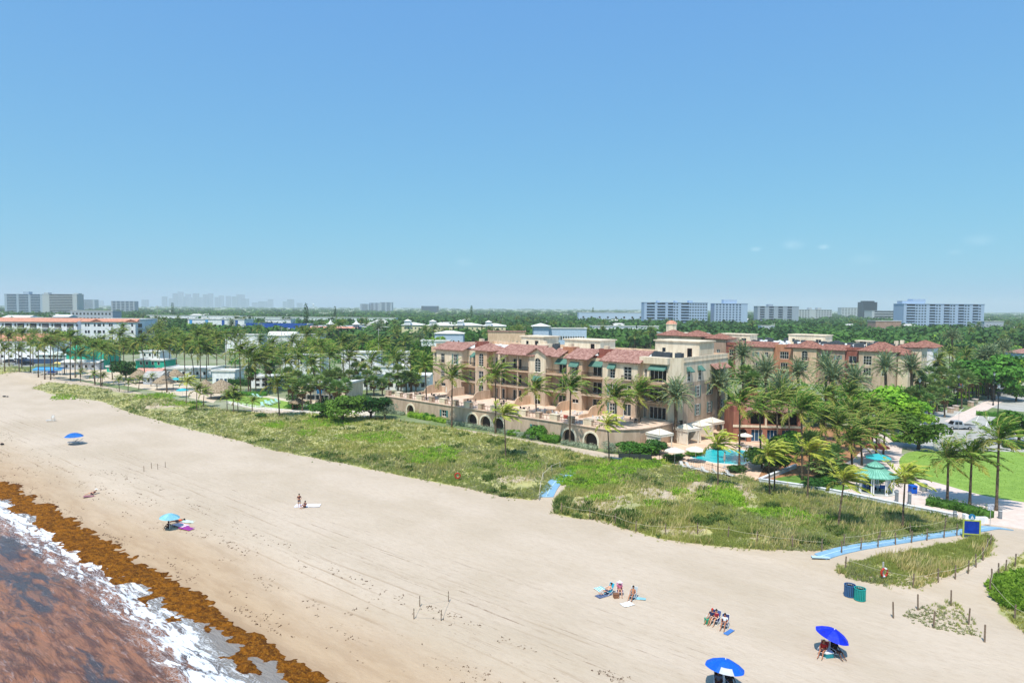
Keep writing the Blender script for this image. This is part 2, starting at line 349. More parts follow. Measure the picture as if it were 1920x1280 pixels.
def palm(kind, cx, cy, bx, by, label=None, scale=None, group=None, z=None):
    if kind == 'C' and cx < 430: cy -= 6
    g = GT(bx, by) if z is None else G(bx, by, z); top = PD(cx, cy, g.y); h = max(1.5, top.z-g.z); lean = top.x-g.x
    lean = max(-h*.5, min(h*.5, lean)); rg = random.Random(int(cx*31+cy*7))
    nm = KINDN[kind]; e = empty(nm, g)
    rr = {'C': (.19, .12), 'Y': (.13, .08), 'c': (.12, .08), 'D': (.38, .34), 'S': (.2, .17)}[kind]
    link('trunk', trunk_mesh(h, lean, rr[0], rr[1]), e)
    sc = scale or rg.uniform(.9, 1.1)
    if kind == 'C' and 300 < cx < 800 and by < 770: sc *= 1.15
    if kind == 'D': sc *= 1.12
    if kind == 'C' and cx > 1410: sc *= .92
    if h < 4 and kind in 'Cc': sc *= .8
    c = link('crown', rg.choice(CR[kind]), e, (lean, 0, h), (rg.uniform(-.06, .06), rg.uniform(-.06, .06), rg.uniform(-.35, .35) if kind in 'CYc' else rg.uniform(0, 6.28)), (sc, sc, sc))
    PALMS.append([e, kind, cx, cy, bx, by, h, lean, label, group]); return e
TCR = {'L': [tree_crown(s) for s in (41, 42, 43)], 'G': [tree_crown(s, lm=mLeafL) for s in (44, 45)], 'K': [tree_crown(s, lm=mLeafD) for s in (46, 47)],
       'V': [tree_crown(48, 1500, .3, lm=mLeafS)]}
def limbs_mesh(h, rx, seed, r=.2):
    rg = random.Random(seed); b = MB(); b.tube([(0, 0, -.3), (.05, 0, h*.35), (0.1, .05, h*.62)], [r*1.3, r, r*.8], 8)
    for i in range(5):
        a = i*1.257+rg.uniform(-.3, .3); q = rx*rg.uniform(.4, .65); b.tube([(0.05, 0, h*.45), (q*.4*math.cos(a), q*.4*math.sin(a), h*.68), (q*math.cos(a), q*math.sin(a), h*.92)], [r*.6, r*.4, r*.15], 6)
    me = bpy.data.meshes.new('trunk'); me.from_pydata(b.v, [], b.f); me.materials.append(mBarkD); return me
TREES = []
def tree(kind, x, y, z, h, rx, label=None, group=None, px=None, name='leafy_tree', crown_h=None):
    """h total height, rx crown radius"""
    rg = random.Random(int(x*13+y*7)); e = empty(name, (x, y, z), rg.uniform(0, 6.28))
    ch = crown_h or min(h*.86, rx*1.9)
    link('trunk', limbs_mesh(h-ch*.5, rx, int(x*3+y), max(.08, rx*.06)), e)
    s = rx/3.2; link('crown', rg.choice(TCR[kind]), e, (0, 0, h-ch*.5), None, (s, s, ch/2/1.9))
    TREES.append([e, kind, x, y, h, rx, label, group]); return e
def shrub(kind, x, y, z, r, h, name='shrub', label=None, group=None, n=None):
    rg = random.Random(int(x*17+y*5)); e = empty(name, (x, y, z), rg.uniform(0, 6.28)); s = r/3.2
    link('foliage', rg.choice(TCR[kind]), e, (0, 0, h*.42), None, (s, s, h*.55/2.1))
    tag(e, label, 'shrub', group); return e
def hedge_mesh(path, w_, h, seed, lm, size=.22, dens=55):
    """leafy strip along a polyline (local coordinates)"""
    rg = np.random.default_rng(seed); Vs = []; Fs = []; n0 = 0; b = MB()
    for a, c in zip(path[:-1], path[1:]):
        a = np.array(a, float); c = np.array(c, float); L = np.linalg.norm(c-a); d = (c-a)/L; nn = np.array([-d[1], d[0]])
        n = int(L*(w_+2*h)*dens*.5); u = rg.uniform(0, L, n); ww = rg.uniform(-1, 1, n); k = rg.integers(0, 3, n)
        bump_ = 1+.12*np.sin(u*2.3+seed)+.1*rg.normal(0, 1, n)
        off = np.where(k == 0, ww, np.where(k == 1, 1.0, -1.0))*w_/2*bump_; zz = np.where(k == 0, h*bump_, rg.uniform(0.02, 1, n)*h*bump_)
        P = np.stack([a[0]+d[0]*u+nn[0]*off, a[1]+d[1]*u+nn[1]*off, (a[2] if len(a) > 2 else 0)+zz], 1)
        N_ = nrm(np.stack([nn[0]*np.sign(off)*(k > 0), nn[1]*np.sign(off)*(k > 0), (k == 0)*1.0+.4], 1)+rg.normal(0, .5, (n, 3)))
        D = nrm(np.cross(N_, rg.normal(0, 1, (n, 3)))); W = np.cross(N_, D); sz = size*rg.uniform(.6, 1.3, n)
        v, f = leaf_quads(P-D*sz[:, None]*.5, D, W, sz, sz*.8); Vs.append(v); Fs.append(f+n0); n0 += len(v)
        z0 = a[2] if len(a) > 2 else 0
        q = [(a[0]+nn[0]*w_*.42, a[1]+nn[1]*w_*.42), (a[0]-nn[0]*w_*.42, a[1]-nn[1]*w_*.42), (c[0]-nn[0]*w_*.42, c[1]-nn[1]*w_*.42), (c[0]+nn[0]*w_*.42, c[1]+nn[1]*w_*.42)]
        b.prism(q, z0-.1, z0+h*.88)
    bf = np.array([list(f) for f in b.f if len(f) == 4]); Vs.append(np.array(b.v)); Fs.append(bf+n0)
    return npmesh('hedge', np.vstack(Vs), np.vstack(Fs), lm)
def tufts(name, pts, zs, size, nb, rg, m, lean=(.12, 0.02), wd=.05, spread=.35):
    """grass tufts: nb blades at each point"""
    n = len(pts); P = np.repeat(np.column_stack([pts, zs]), nb, 0); sz = np.repeat(size, nb)
    P[:, :2] += rg.normal(0, .16, (n*nb, 2))*sz[:, None]; P[:, 2] -= .04
    D = nrm(np.column_stack([rg.normal(lean[0], spread, n*nb), rg.normal(lean[1], spread, n*nb), np.ones(n*nb)]))
    W = nrm(np.cross(D, rg.normal(0, 1, (n*nb, 3)))); ln = sz*rg.uniform(.6, 1.15, n*nb)
    V, F = leaf_quads(P, D, W, ln, np.full(n*nb, wd)*np.maximum(.6, sz)); return npmesh(name, V, F, m)
def inpoly(x, y, poly):
    x = np.asarray(x); y = np.asarray(y); r = np.zeros(x.shape, bool); n = len(poly); j = n-1
    for i in range(n):
        xi, yi = poly[i]; xj, yj = poly[j]
        c = ((yi > y) != (yj > y)) & (x < (xj-xi)*(y-yi)/((yj-yi) or 1e-9)+xi); r ^= c; j = i
    return r
# ---------------------------------------------------------------- node kit
class NK:
    def __init__(s, name, rough=.9, spec=.3):
        s.m = bpy.data.materials.new(name); s.m.use_nodes = True; s.n = s.m.node_tree.nodes; s.l = s.m.node_tree.links
        s.b = s.n['Principled BSDF']; s.b.inputs['Roughness'].default_value = rough; s.b.inputs['Specular IOR Level'].default_value = spec
        s.tc = s.n.new('ShaderNodeTexCoord').outputs['Object']; sp = s.n.new('ShaderNodeSeparateXYZ'); s.l.new(s.tc, sp.inputs[0]); s.x, s.y, s.z = sp.outputs
    def lk(s, a, i):
        if isinstance(a, (int, float)): i.default_value = a
        elif isinstance(a, tuple): i.default_value = a
        else: s.l.new(a, i)
    def noise(s, sc=(1, 1, 1), detail=4, rough=.6, dist=0, rot=0):
        mp = s.n.new('ShaderNodeMapping'); mp.inputs['Rotation'].default_value = (0, 0, rot); mp.inputs['Scale'].default_value = sc; s.l.new(s.tc, mp.inputs[0])
        z = s.n.new('ShaderNodeTexNoise'); z.inputs['Scale'].default_value = 1; z.inputs['Detail'].default_value = detail; z.inputs['Roughness'].default_value = rough; z.inputs['Distortion'].default_value = dist
        s.l.new(mp.outputs[0], z.inputs['Vector']); return z.outputs[0]
    def ma(s, op, a, b=0.0):
        n = s.n.new('ShaderNodeMath'); n.operation = op; s.lk(a, n.inputs[0]); s.lk(b, n.inputs[1]); return n.outputs[0]
    def mr(s, a, lo, hi, o0=0., o1=1., smooth=True):
        n = s.n.new('ShaderNodeMapRange'); n.interpolation_type = 'SMOOTHSTEP' if smooth else 'LINEAR'
        s.lk(a, n.inputs[0]); n.inputs[1].default_value = lo; n.inputs[2].default_value = hi; n.inputs[3].default_value = o0; n.inputs[4].default_value = o1; return n.outputs[0]
    def mix(s, f, a, b):
        n = s.n.new('ShaderNodeMix'); n.data_type = 'RGBA'; s.lk(f, n.inputs[0]); s.lk(a, n.inputs[6]); s.lk(b, n.inputs[7]); return n.outputs[2]
    def mul(s, *a):
        r = a[0]
        for q in a[1:]: r = s.ma('MULTIPLY', r, q)
        return r
    def bump(s, h, st_=.5, d=.05):
        n = s.n.new('ShaderNodeBump'); n.inputs['Strength'].default_value = st_; n.inputs['Distance'].default_value = d; s.l.new(h, n.inputs['Height']); s.l.new(n.outputs[0], s.b.inputs['Normal'])
    def attr(s, nm):
        n = s.n.new('ShaderNodeAttribute'); n.attribute_name = nm; return n.outputs['Fac']
    def out(s, c): s.lk(c, s.b.inputs['Base Color']); return s.m
# sand
k = NK('beach_sand')
dry = k.mix(k.mr(k.noise((.05, .09, 1), 5), .35, .65), C('c7b5a2'), C('bba994'))
dry = k.mix(k.mr(k.noise((.9, 2.2, 1), 6, .75), .42, .72, 0, .35), dry, C('a8927a'))
so_ = k.ma('ADD', -.8, k.ma('MULTIPLY', k.mr(k.x, -69, -55), -.35)); k.y = k.ma('SUBTRACT', k.y, so_)
tw = k.ma('ADD', k.y, k.ma('MULTIPLY', k.ma('SUBTRACT', k.noise((.04, .1, 1), 4), .5), 9.0))
wet = k.mix(k.mr(k.noise((.15, .8, 1), 5, .7), .35, .65), C('b39676'), C('a18261'))
col = k.mix(k.mr(tw, 31, 41, .75, 0), dry, wet)
col = k.mix(k.mr(k.y, 29.0, 31.6, .9, 0), col, C('937b64'))
# raked drift lines and scattered wrack
streak = k.mr(k.noise((.06, 1.3, 1), 5, .8), .57, .66)
sp1 = k.mr(k.noise((1.1, 3.6, 1), 5, .8), .60, .68)
band = k.mul(k.mr(k.y, 32, 36), k.mr(k.y, 48, 41, 0, 1))
nearS = k.mr(k.x, -175, -60)
col = k.mix(k.mul(band, k.ma('MAXIMUM', k.mul(sp1, k.mr(k.noise((.1, .5, 1), 3), .48, .60), .85), k.mul(streak, sp1, .9))), col, C('6b513f'))
tyre = k.mul(k.mr(k.ma('SINE', k.ma('ADD', k.ma('MULTIPLY', k.y, 3.1), k.ma('MULTIPLY', k.noise((.018, .05, 1), 3), 16))), .86, .98), k.mr(k.noise((.08, 1.4, 1), 5, .75), .40, .60), k.mr(k.y, 34, 37), k.mr(k.y, 50, 44, 0, 1))
col = k.mix(k.mul(tyre, k.mr(k.noise((.03, .25, 1), 3), .42, .58), .5), col, C('93795f'))
line = k.mul(k.mr(k.noise((.03, 2.6, 1), 6, .8), .57, .62), k.mr(k.noise((.7, 5, 1), 4, .8), .45, .55), k.mr(k.y, 38, 42), k.mr(k.y, 54, 47))
col = k.mix(k.mul(line, .85), col, C('7a5f4b'))
veg = k.attr('veg'); vsn = k.noise((.5, .6, 1), 5, .8)
vm = k.mr(k.ma('ADD', veg, k.ma('MULTIPLY', k.ma('SUBTRACT', vsn, .5), 1.1)), .42, .62)
vc = k.mix(k.mr(k.noise((.2, .3, 1), 4), .4, .6), C('b5ae74'), C('a09e70'))
col = k.mix(vm, col, vc)
k.bump(k.ma('ADD', k.noise((2.2, 5.0, 1), 6, .75), k.ma('MULTIPLY', k.noise((.5, 1.2, 1), 4), 1.2)), .5, .13); k.out(col); mSand = k.m
# rectilinear beach grid in shore coordinates
sa = np.concatenate([np.arange(-620, -330, 5), np.arange(-330, -160, 1.6), np.arange(-160, 45, .8), np.arange(45, 200, 6)])
ta = np.concatenate([np.arange(2, 22, 2.0), np.arange(22, 112, .7), np.arange(112, 130, 3)])
def gridmesh(name, sa, ta, hf, m):
    S, T = np.meshgrid(sa, ta, indexing='ij'); Z = hf(S, T); V = np.column_stack([S.ravel(), T.ravel(), Z.ravel()])
    n, q = len(sa), len(ta); i = np.arange((n-1)*q).reshape(n-1, q)[:, :-1].ravel()
    F = np.column_stack([i, i+q, i+q+1, i+1]); return npmesh(name, V, F, m, True), S, T
def GTv(px, py):
    px = np.asarray(px, float); py = np.asarray(py, float); a = (px-960)/FP; b = (640-py)/FP
    vx = fwd.x+rgt.x*a+upv.x*b; vy = fwd.y+rgt.y*a+upv.y*b; vz = fwd.z+rgt.z*a+upv.z*b; z = np.zeros_like(px)
    for i in range(8):
        t = (z-CAMH)/vz; x = vx*t; y = vy*t; s, tt = st(x, y); z = np.where(tt < tback(s), hst(s, tt), .05)
    return x, y, z
vegA = [(58, 727), (110, 742), (190, 752), (250, 776), (330, 797), (430, 822), (520, 845), (640, 868), (760, 893), (860, 912), (950, 933), (1005, 937), (1030, 918), (1045, 900), (1085, 876), (1078, 900), (1040, 935), (1040, 962), (1150, 985), (1240, 1010), (1330, 1022), (1420, 1030), (1530, 1032), (1600, 1020), (1700, 1008), (1800, 992), (1830, 985), (1700, 952), (1600, 932), (1500, 917), (1425, 905), (1400, 893), (1330, 885), (1230, 865), (1140, 862), (1080, 848), (1000, 830), (900, 812), (800, 795), (720, 784), (640, 775), (500, 775), (420, 768), (330, 748), (240, 735), (150, 722), (90, 716)]
vegB = [(1572, 1060), (1640, 1046), (1750, 1026), (1850, 1003), (1862, 1012), (1852, 1042), (1780, 1078), (1720, 1103), (1660, 1095), (1600, 1088), (1570, 1080)]
vegC = [(1850, 1092), (1880, 1060), (1930, 1030), (2100, 980), (2100, 1250), (1925, 1190), (1880, 1150), (1858, 1115)]
vegD = [(1685, 1152), (1735, 1135), (1785, 1124), (1805, 1140), (1850, 1195), (1800, 1192), (1730, 1172)]
vegE = [(-120, 682), (0, 680), (55, 690), (60, 696), (0, 702), (-120, 700)]
POLYS = [vegA, vegB, vegC, vegD, vegE]
def toworld(poly): return [tuple(GTv(np.array([p[0]]), np.array([p[1]]))[i][0] for i in (0, 1)) for p in poly]
POLW = [toworld(p) for p in POLYS]
def hbeach(S, T): return hst(S, T)-.35*sm((T-tback(S))/1.5)
me, S_, T_ = gridmesh('beach', sa, ta, hbeach, mSand)
X_ = S_*S1[0]+T_*N1[0]; Y_ = S_*S1[1]+T_*N1[1]; vg = np.zeros(X_.shape)
sand_ell = [(1130, 950, 75, 22), (1230, 935, 70, 20), (1310, 925, 45, 22), (1050, 905, 25, 10), (960, 905, 70, 14), (1390, 935, 35, 30), (300, 765, 60, 6), (230, 736, 40, 5), (1280, 1000, 60, 10), (1420, 1015, 60, 9), (1100, 985, 60, 14), (1600, 1085, 60, 11), (1725, 1092, 80, 13), (1640, 1062, 30, 5), (1760, 1045, 26, 5), (1660, 1080, 30, 7), (1835, 1050, 20, 9), (1585, 1062, 14, 8), (820, 790, 40, 3), (640, 800, 30, 5)]
def sandy(px, py):
    r = np.zeros(np.shape(px))
    for cx, cy, rx, ry in sand_ell: r = np.maximum(r, 1-(((px-cx)/rx)**2+((py-cy)/ry)**2))
    return r
# image position of each grid vertex, to read the sandy patches
dx = X_; dy = Y_; dz = -CAMH
D3 = dx*fwd.x+dy*fwd.y+dz*fwd.z; PXv = 960+FP*(dx*rgt.x+dy*rgt.y+dz*rgt.z)/np.maximum(D3, 1); PYv = 640-FP*(dx*upv.x+dy*upv.y+dz*upv.z)/np.maximum(D3, 1)
for i, pw in enumerate(POLW): vg = np.maximum(vg, inpoly(X_, Y_, pw)*([1, .95, .9, .35, 1][i]))
g2 = vg.copy(); g2[1:-1, 1:-1] = (vg[1:-1, 1:-1]*2+vg[:-2, 1:-1]+vg[2:, 1:-1]+vg[1:-1, :-2]+vg[1:-1, 2:])/6
vg = g2-.55*np.clip(sandy(PXv, PYv)*1.6, 0, 1)*(g2 > 0)
at = me.attributes.new('veg', 'FLOAT', 'POINT'); at.data.foreach_set('value', vg.ravel().astype(np.float32))
beach = link('beach_sand', me, rot=(0, 0, SHORE_ANG)); tag(beach, kind='structure')
# sea -------------------------------------------------------------------
k = NK('sea_water', .2, .32)
RT = R(-39.65); so_ = k.ma('ADD', -.8, k.ma('MULTIPLY', k.mr(k.x, -69, -55), -.35)); k.y = k.ma('SUBTRACT', k.y, so_)
dist_ = k.ma('ADD', k.y, k.ma('ADD', k.ma('MULTIPLY', k.ma('SUBTRACT', k.noise((.10, .30, 1), 5, .6), .5), 6.5), k.ma('MULTIPLY', k.ma('SUBTRACT', k.noise((.5, 1.2, 1), 4, .6), .5), 2.2)))
dist_ = k.ma('ADD', dist_, k.ma('MULTIPLY', k.mr(k.x, -72, -50), 1.9))
brown = k.mix(k.mr(k.noise((.25, 1.5, 1), 6, .72, .5, -RT), .40, .60), C('9c6a4e'), C('684638'))
col = k.mix(k.mr(k.noise((.06, .30, 1), 5, .6, .4, -RT), .49, .57), brown, C('4e4649'))
col = k.mix(k.mul(k.mr(k.noise((.10, .42, 1), 4, .6, .5, -RT), .52, .60), k.mr(k.y, 27, 17), .8), col, C('a56c48'))
col = k.mix(k.mul(k.mr(k.noise((.5, 3.0, 1), 5, .75, .3, -RT), .56, .66), .35), col, C('b9a4a0'))
col = k.mix(k.mr(dist_, 26.5, 28.5), col, C('8f8780'))
ridge = k.ma('ABSOLUTE', k.ma('SUBTRACT', k.noise((.75, 1.9, 1), 4, .6, 1.5, -RT), .5)); lace = k.mr(ridge, .035, .012)
n1 = k.noise((.35, 1.5, 1), 6, .72, .6, -RT); bias = k.mul(k.mr(dist_, 24.6, 26.8), k.mr(dist_, 28.4, 27.6, 0, 1))
solid = k.mr(k.ma('ADD', n1, k.ma('MULTIPLY', bias, .13)), .555, .62)
solid = k.mul(solid, k.mr(dist_, 23.9, 25.3), k.mr(n1, .30, .42), k.mr(dist_, 29.2, 28.6, 0, 1))
strk = k.mul(k.mr(k.noise((.28, 2.6, 1), 6, .8, .3, -RT), .54, .60), k.mr(dist_, 24.2, 26.8), k.mr(dist_, 29.5, 28.5, 0, 1))
fo = k.ma('MAXIMUM', solid, k.ma('MAXIMUM', k.mul(strk, .8), k.mul(lace, k.mr(dist_, 23.6, 26.2), k.mr(dist_, 29.8, 29, 0, 1), .6)))
fo = k.ma('MAXIMUM', fo, k.mul(k.mr(k.noise((.10, .7, 1), 5, .65, 0, -RT), .64, .68), lace, .0))
col = k.mix(fo, col, C('e9e9ec')); k.lk(k.mr(fo, 0, .6, .2, .9), k.b.inputs['Roughness'])
k.bump(k.ma('ADD', k.noise((.30, 1.5, 1), 6, .68, .4, -RT), k.ma('MULTIPLY', fo, .12)), .8, .6); k.out(col); mSea = k.m
ss = np.concatenate([-np.geomspace(9000, 210, 30), np.arange(-200, 0, .45), np.geomspace(4, 6000, 26)]); tt_ = np.concatenate([-np.geomspace(6000, 8, 26), np.arange(-5, 33.5, .35)])
def hsea(S, T):
    a = sm((T+8)/12)
    wv = .26*fbm(S+T*1.1, T*2.6-S*.3, .14, 31, 3)+.12*fbm(S+T*.7, T*3, .5, 37, 3)
    br = .28*np.exp(-((T-soff(S)-24.5-2.2*vn(S, S*0, .06, 5))/1.1)**2)*(.6+.4*vn(S, T, .2, 8))
    return -1.42+a*(wv*sm((31-T+soff(S))/8)*1.2+br)
me, _, _ = gridmesh('sea', ss, tt_, hsea, mSea); sea = link('sea', me, rot=(0, 0, SHORE_ANG)); tag(sea, kind='structure')
# sea bed so that nothing is open below
# seaweed ---------------------------------------------------------------
k = NK('seaweed', .95, .1)
c = k.mix(k.mr(k.noise((1.6, 2.4, 2), 6, .75), .36, .62), C('a26418'), C('5c3410')); c = k.mix(k.mr(k.noise((5, 6, 5), 4, .8), .5, .7, 0, .6), c, C('d79a3a'))
c = k.mix(k.mul(k.mr(k.y, 29.6, 31.4), k.mr(k.noise((.6, 1.5, 1), 4, .7), .4, .55)), c, C('4d2c1c'))
k.bump(k.noise((4, 5, 4), 6, .8), 1, .3); k.out(c); mWeed = k.m
sw = np.concatenate([np.arange(-420, -190, 1.5), np.arange(-190, -20, .22)]); tw_ = np.arange(23, 34.5, .17)
def hweed(S, T):
    T0 = T; T = T-soff(S)
    cen = 29.3+.5*vn(S, S*0, .05, 71)+.35*vn(S, S*0, .21, 72); wid = 1.6+.4*vn(S, S*0, .09, 73)-.5*sm((S+69)/14)
    e = 1-np.abs(T-cen)/wid+.95*fbm(S, T, .32, 74, 5)+.35*vn(S, T, 1.9, 76); e = np.maximum(e, 1.6*(fbm(S, T, .4, 79, 3)-.28)*(T > 26.6)*(T < 28.6))
    hh = hst(S, T0); base = np.maximum(hh, -1.42)
    return np.where(e > 0, base+.04+.15*sm(e*1.6)+.2*fbm(S, T, 1.7, 75, 3)*sm(e*2), base-.25+.3*np.clip(e, -1, 0))
me, _, _ = gridmesh('seaweed', sw, tw_, hweed, mWeed); wd = link('seaweed', me, rot=(0, 0, SHORE_ANG)); tag(wd, 'orange brown seaweed washed up in a band along the waterline', 'seaweed', kind='stuff')
rg = np.random.default_rng(5)
# loose dried seaweed strewn on the sand
n = 3600; s = -18-152*rg.random(n)**1.35; u = rg.random(n); t = soff(s)+np.where(u < .35, 31.3+rg.exponential(.8, n), np.where(u < .85, 35.5+rg.normal(0, 1, n)*1.5+2.5*vn(s, s*0, .03, 91), 41+rg.normal(0, .5, n)+1.5*vn(s, s*0, .02, 92)))
kk = vn(s, t*3, .25, 93)+.5*vn(s, t*4, .8, 94) > .05; s = s[kk]; t = t[kk]; x, y = xy(s, t)
o = link('dried_seaweed', tufts('dried_seaweed', np.column_stack([x, y]), hst(s, t)+.03, rg.uniform(.05, .19, len(s)), 5, rg, mat('dry_weed', C('6d5442'), .95, C('46342a'), 2), (0, 0), .12, 2.2)); tag(o, 'dark dried seaweed strewn in lines across the sand', 'seaweed', kind='stuff')
# town ground -------------------------------------------------------------
TZ = .05
k = NK('town_ground')
c = k.mix(k.mr(k.noise((.02, .02, 1), 5, .7), .42, .58), C('6f8050'), C('9a9a80')); c = k.mix(k.mr(k.noise((.15, .15, 1), 5, .7), .4, .7, 0, .6), c, C('6f7a4c')); k.bump(k.noise((1, 1, 1), 5), .4, .1); k.out(c); mTown = k.m
b = MB(); ed = [xy(s, float(tback(s))) for s in (-9000, -290, -165, -146, -100, -50, -40, 9000)]
b.prism(ed+[xy(9000, 16000), xy(-9000, 16000)], TZ-.4, TZ); tag(b.build('ground', mTown), kind='structure')
# px polygon sheets ----------------------------------------------------------
def sheet(name, poly, z, m, kind='structure', label=None, cat=None, th=.12, top=None):
    b = MB(); pts = [G(p[0], p[1], z) for p in poly]; b.prism([(p.x, p.y) for p in pts], z-th, z); o = b.build(name, m); tag(o, label, cat, kind=kind); return o
mPave = mat('pink_pavers', C('dccbc2'), .9, C('cdb9ae'), .7, .5, bump=.2, bsc=6)
mAsph = mat('parking_asphalt', C('b7b4ae'), .9, C('a19e98'), .25, .5, bump=.2, bsc=6)
mLawn = mat('lawn_grass', C('8aa84a'), .95, C('7a9840'), .5, .6, bump=.6, bsc=9)
mLawn2 = mat('garden_grass', C('6f8f3c'), .95, C('55722f'), .6, .6, bump=.6, bsc=9)
mMulch = mat('mulch', C('b98a63'), .95, C('8f6546'), 1.5, .6, bump=.5, bsc=9)
def dense(pts, n=6):                       # Catmull-Rom through closed px points
    o = []
    for i in range(len(pts)):
        p0, p1, p2, p3 = [Vector(pts[(i+j) % len(pts)]).to_2d() for j in (-1, 0, 1, 2)]
        for q in range(n):
            u = q/n; o.append(tuple(.5*((2*p1)+(-p0+p2)*u+(2*p0-5*p1+4*p2-p3)*u*u+(-p0+3*p1-3*p2+p3)*u**3)))
    return o
sheet('path', [(1560, 925), (1840, 980), (1980, 1000), (2100, 990), (2100, 900), (1920, 935), (1690, 850), (1700, 800), (1660, 800), (1600, 860), (1540, 890)], TZ+.03, mPave)
sheet('garden_bed', [(1424, 902), (1560, 925), (1600, 925), (1660, 800), (1500, 800), (1400, 850), (1400, 895)], TZ+.015, mMulch)
sheet('garden_grass', [(1452, 897), (1470, 893), (1500, 890), (1560, 902), (1600, 915), (1570, 920), (1480, 908)], TZ+.035, mLawn2)
LAWN = dense([(1688, 872), (1690, 856), (1712, 846), (1760, 845), (1830, 846), (1960, 850), (2200, 880), (2150, 930), (1980, 945), (1915, 940), (1840, 927), (1760, 905), (1715, 893)], 5)
sheet('lawn', LAWN, TZ+.05, mLawn, kind='structure')
sheet('car_park', [(1672, 800), (1700, 770), (1712, 762), (1990, 790), (2200, 830), (2200, 862), (1960, 848), (1830, 845), (1712, 845), (1688, 838)], TZ+.022, mAsph)
sheet('car_park_bay', [(1818, 757), (1885, 738), (2050, 752), (2050, 782), (1900, 770)], TZ+.024, mAsph)
sheet('promenade', [(1770, 789), (1868, 742), (1892, 746), (1800, 797)], TZ+.06, mPave)
sheet('street', [(1770, 724), (1885, 722), (2200, 735), (2200, 752), (1890, 742), (1866, 742), (1770, 732)], TZ+.03, mat('street_asphalt', C('8e8c8a'), .9, C('7b7977'), .3, .5))
mPaint = mat('road_paint', C('e8e4da'), .8)
b = MB()
for i in range(8):
    a = G(1792+i*16, 760+i*3.2, TZ+.034); c_ = G(1760+i*22, 782+i*5, TZ+.034); d = (c_-a).normalized()*.07; nx = Vector((-d.y, d.x, 0)); b.q([a+nx, a-nx, c_-nx, c_+nx])
tag(b.build('parking_lines', mPaint), kind='structure')
# pool deck
mDeck = mat('pool_deck', C('e3c6ae'), .85, C('d0ae95'), .6, .5)
sheet('pool_deck', [(1228, 866), (1180, 852), (1196, 838), (1260, 800), (1390, 800), (1440, 830), (1440, 862), (1420, 898), (1376, 896), (1330, 888)], TZ+.05, mDeck)
POOLPX = [(1297, 858), (1303, 850), (1332, 841), (1372, 843), (1378, 847), (1384, 842), (1412, 848), (1416, 858), (1392, 872), (1340, 868)]
k = NK('pool_water', .05, .6); c = k.mix(k.mr(k.noise((.8, .8, 1), 3), .4, .6), C('22bcc6'), C('48d0d4')); k.bump(k.noise((2.2, 2.2, 1), 3), .5, .05); k.out(c); mPool = k.m
sheet('swimming_pool_water', POOLPX, TZ+.075, mPool)
b = MB(); pp = [G(x, y, TZ) for x, y in POOLPX]; ce = sum(pp, Vector())/len(pp)
for i in range(len(pp)):
    a, c_ = pp[i], pp[(i+1) % len(pp)]; ao, co = ce+(a-ce)*1.05, ce+(c_-ce)*1.05; d = Vector((0, 0, .1))
    b.q([a+d, c_+d, co+d, ao+d]); b.q([ao+d, co+d, co, ao]); b.q([a, c_, c_+d, a+d])
tag(b.build('pool_coping', mat('pool_coping', C('d9e4e2'), .7)), kind='structure')
# left side grounds
sheet('hotel_garden', [(560, 752), (640, 748), (705, 770), (700, 784), (620, 776), (480, 768), (430, 757), (425, 742), (470, 735)], TZ+.03, mat('patio', C('d9cdbb'), .9, C('c4b7a3'), .8, .5))
sheet('hotel_lawn', [(415, 748), (440, 742), (500, 745), (560, 757), (610, 766), (560, 768), (470, 762)], TZ+.05, mLawn)
sheet('beach_club_patio', [(60, 692), (200, 690), (420, 735), (400, 755), (330, 740), (230, 722), (90, 704)], TZ+.02, mat('sandy_patio', C('d8c6b0'), .95, C('bfae98'), .5, .5))
sheet('beach_car_park', [(-100, 668), (60, 670), (66, 686), (-100, 690)], TZ+.02, mAsph)
# dune plants -------------------------------------------------------------
def pxsample(rg, poly, n):
    xs = [p[0] for p in poly]; ys = [p[1] for p in poly]; m = int(n*3.5); x = rg.uniform(min(xs), max(xs), m); y = rg.uniform(min(ys), max(ys), m)
    k = inpoly(x, y, poly); return x[k][:n], y[k][:n]
mats_g = {'a': leafmat('dune_grass', C('b4b464'), C('98a254'), 0, .25, .4), 'b': leafmat('grey_dune_grass', C('a2a478'), C('8c9068'), 0, .3, .3), 'c': leafmat('green_dune_grass', C('a8b060'), C('8a9a4c'), 0, .3, .4)}
bins = {'a': [], 'b': [], 'c': []}
for poly, n, sz in ((vegA, 62000, .5), (vegB, 9500, .42), (vegC, 3500, .4), (vegD, 260, .3), (vegE, 1200, .7)):
    px, py = pxsample(rg, poly, n); jt = rg.random(len(px)) < .12; px = px+jt*rg.normal(0, 7, len(px)); py = py+jt*rg.normal(0, 4, len(px)); x, y, z = GTv(px, py)
    dr = sandy(px, py)*1.5; f = vn(x, y, .35, 55); keep = (rg.random(len(px)) > np.clip(dr, 0, .78)) & (fbm(x, y, .5, 66) > np.where(dr > 0, -.12, -.62))
    px, py, x, y, z = px[keep], py[keep], x[keep], y[keep], z[keep]
    f = fbm(x, y, .09, 77)+.25*rg.normal(0, 1, len(x)); yel = np.exp(-((px-930)/330)**2-((py-805)/38)**2)
    f2 = f-yel*.9; g = np.where(f2 < -.02, 'a', np.where(f2 < .3, 'b', 'c'))
    if poly is vegB: g = np.where(f < .22, 'a', 'b'); g = np.where(rg.random(len(x)) < .3, 'c', g)
    if poly is vegD: g = np.where(f < .1, 'a', 'b')
    for kk in 'abc': q = g == kk; bins[kk].append((x[q], y[q], z[q], sz*rg.uniform(.5, 1.15, q.sum())*(1+.75*fbm(x[q], y[q], .55, 88))))
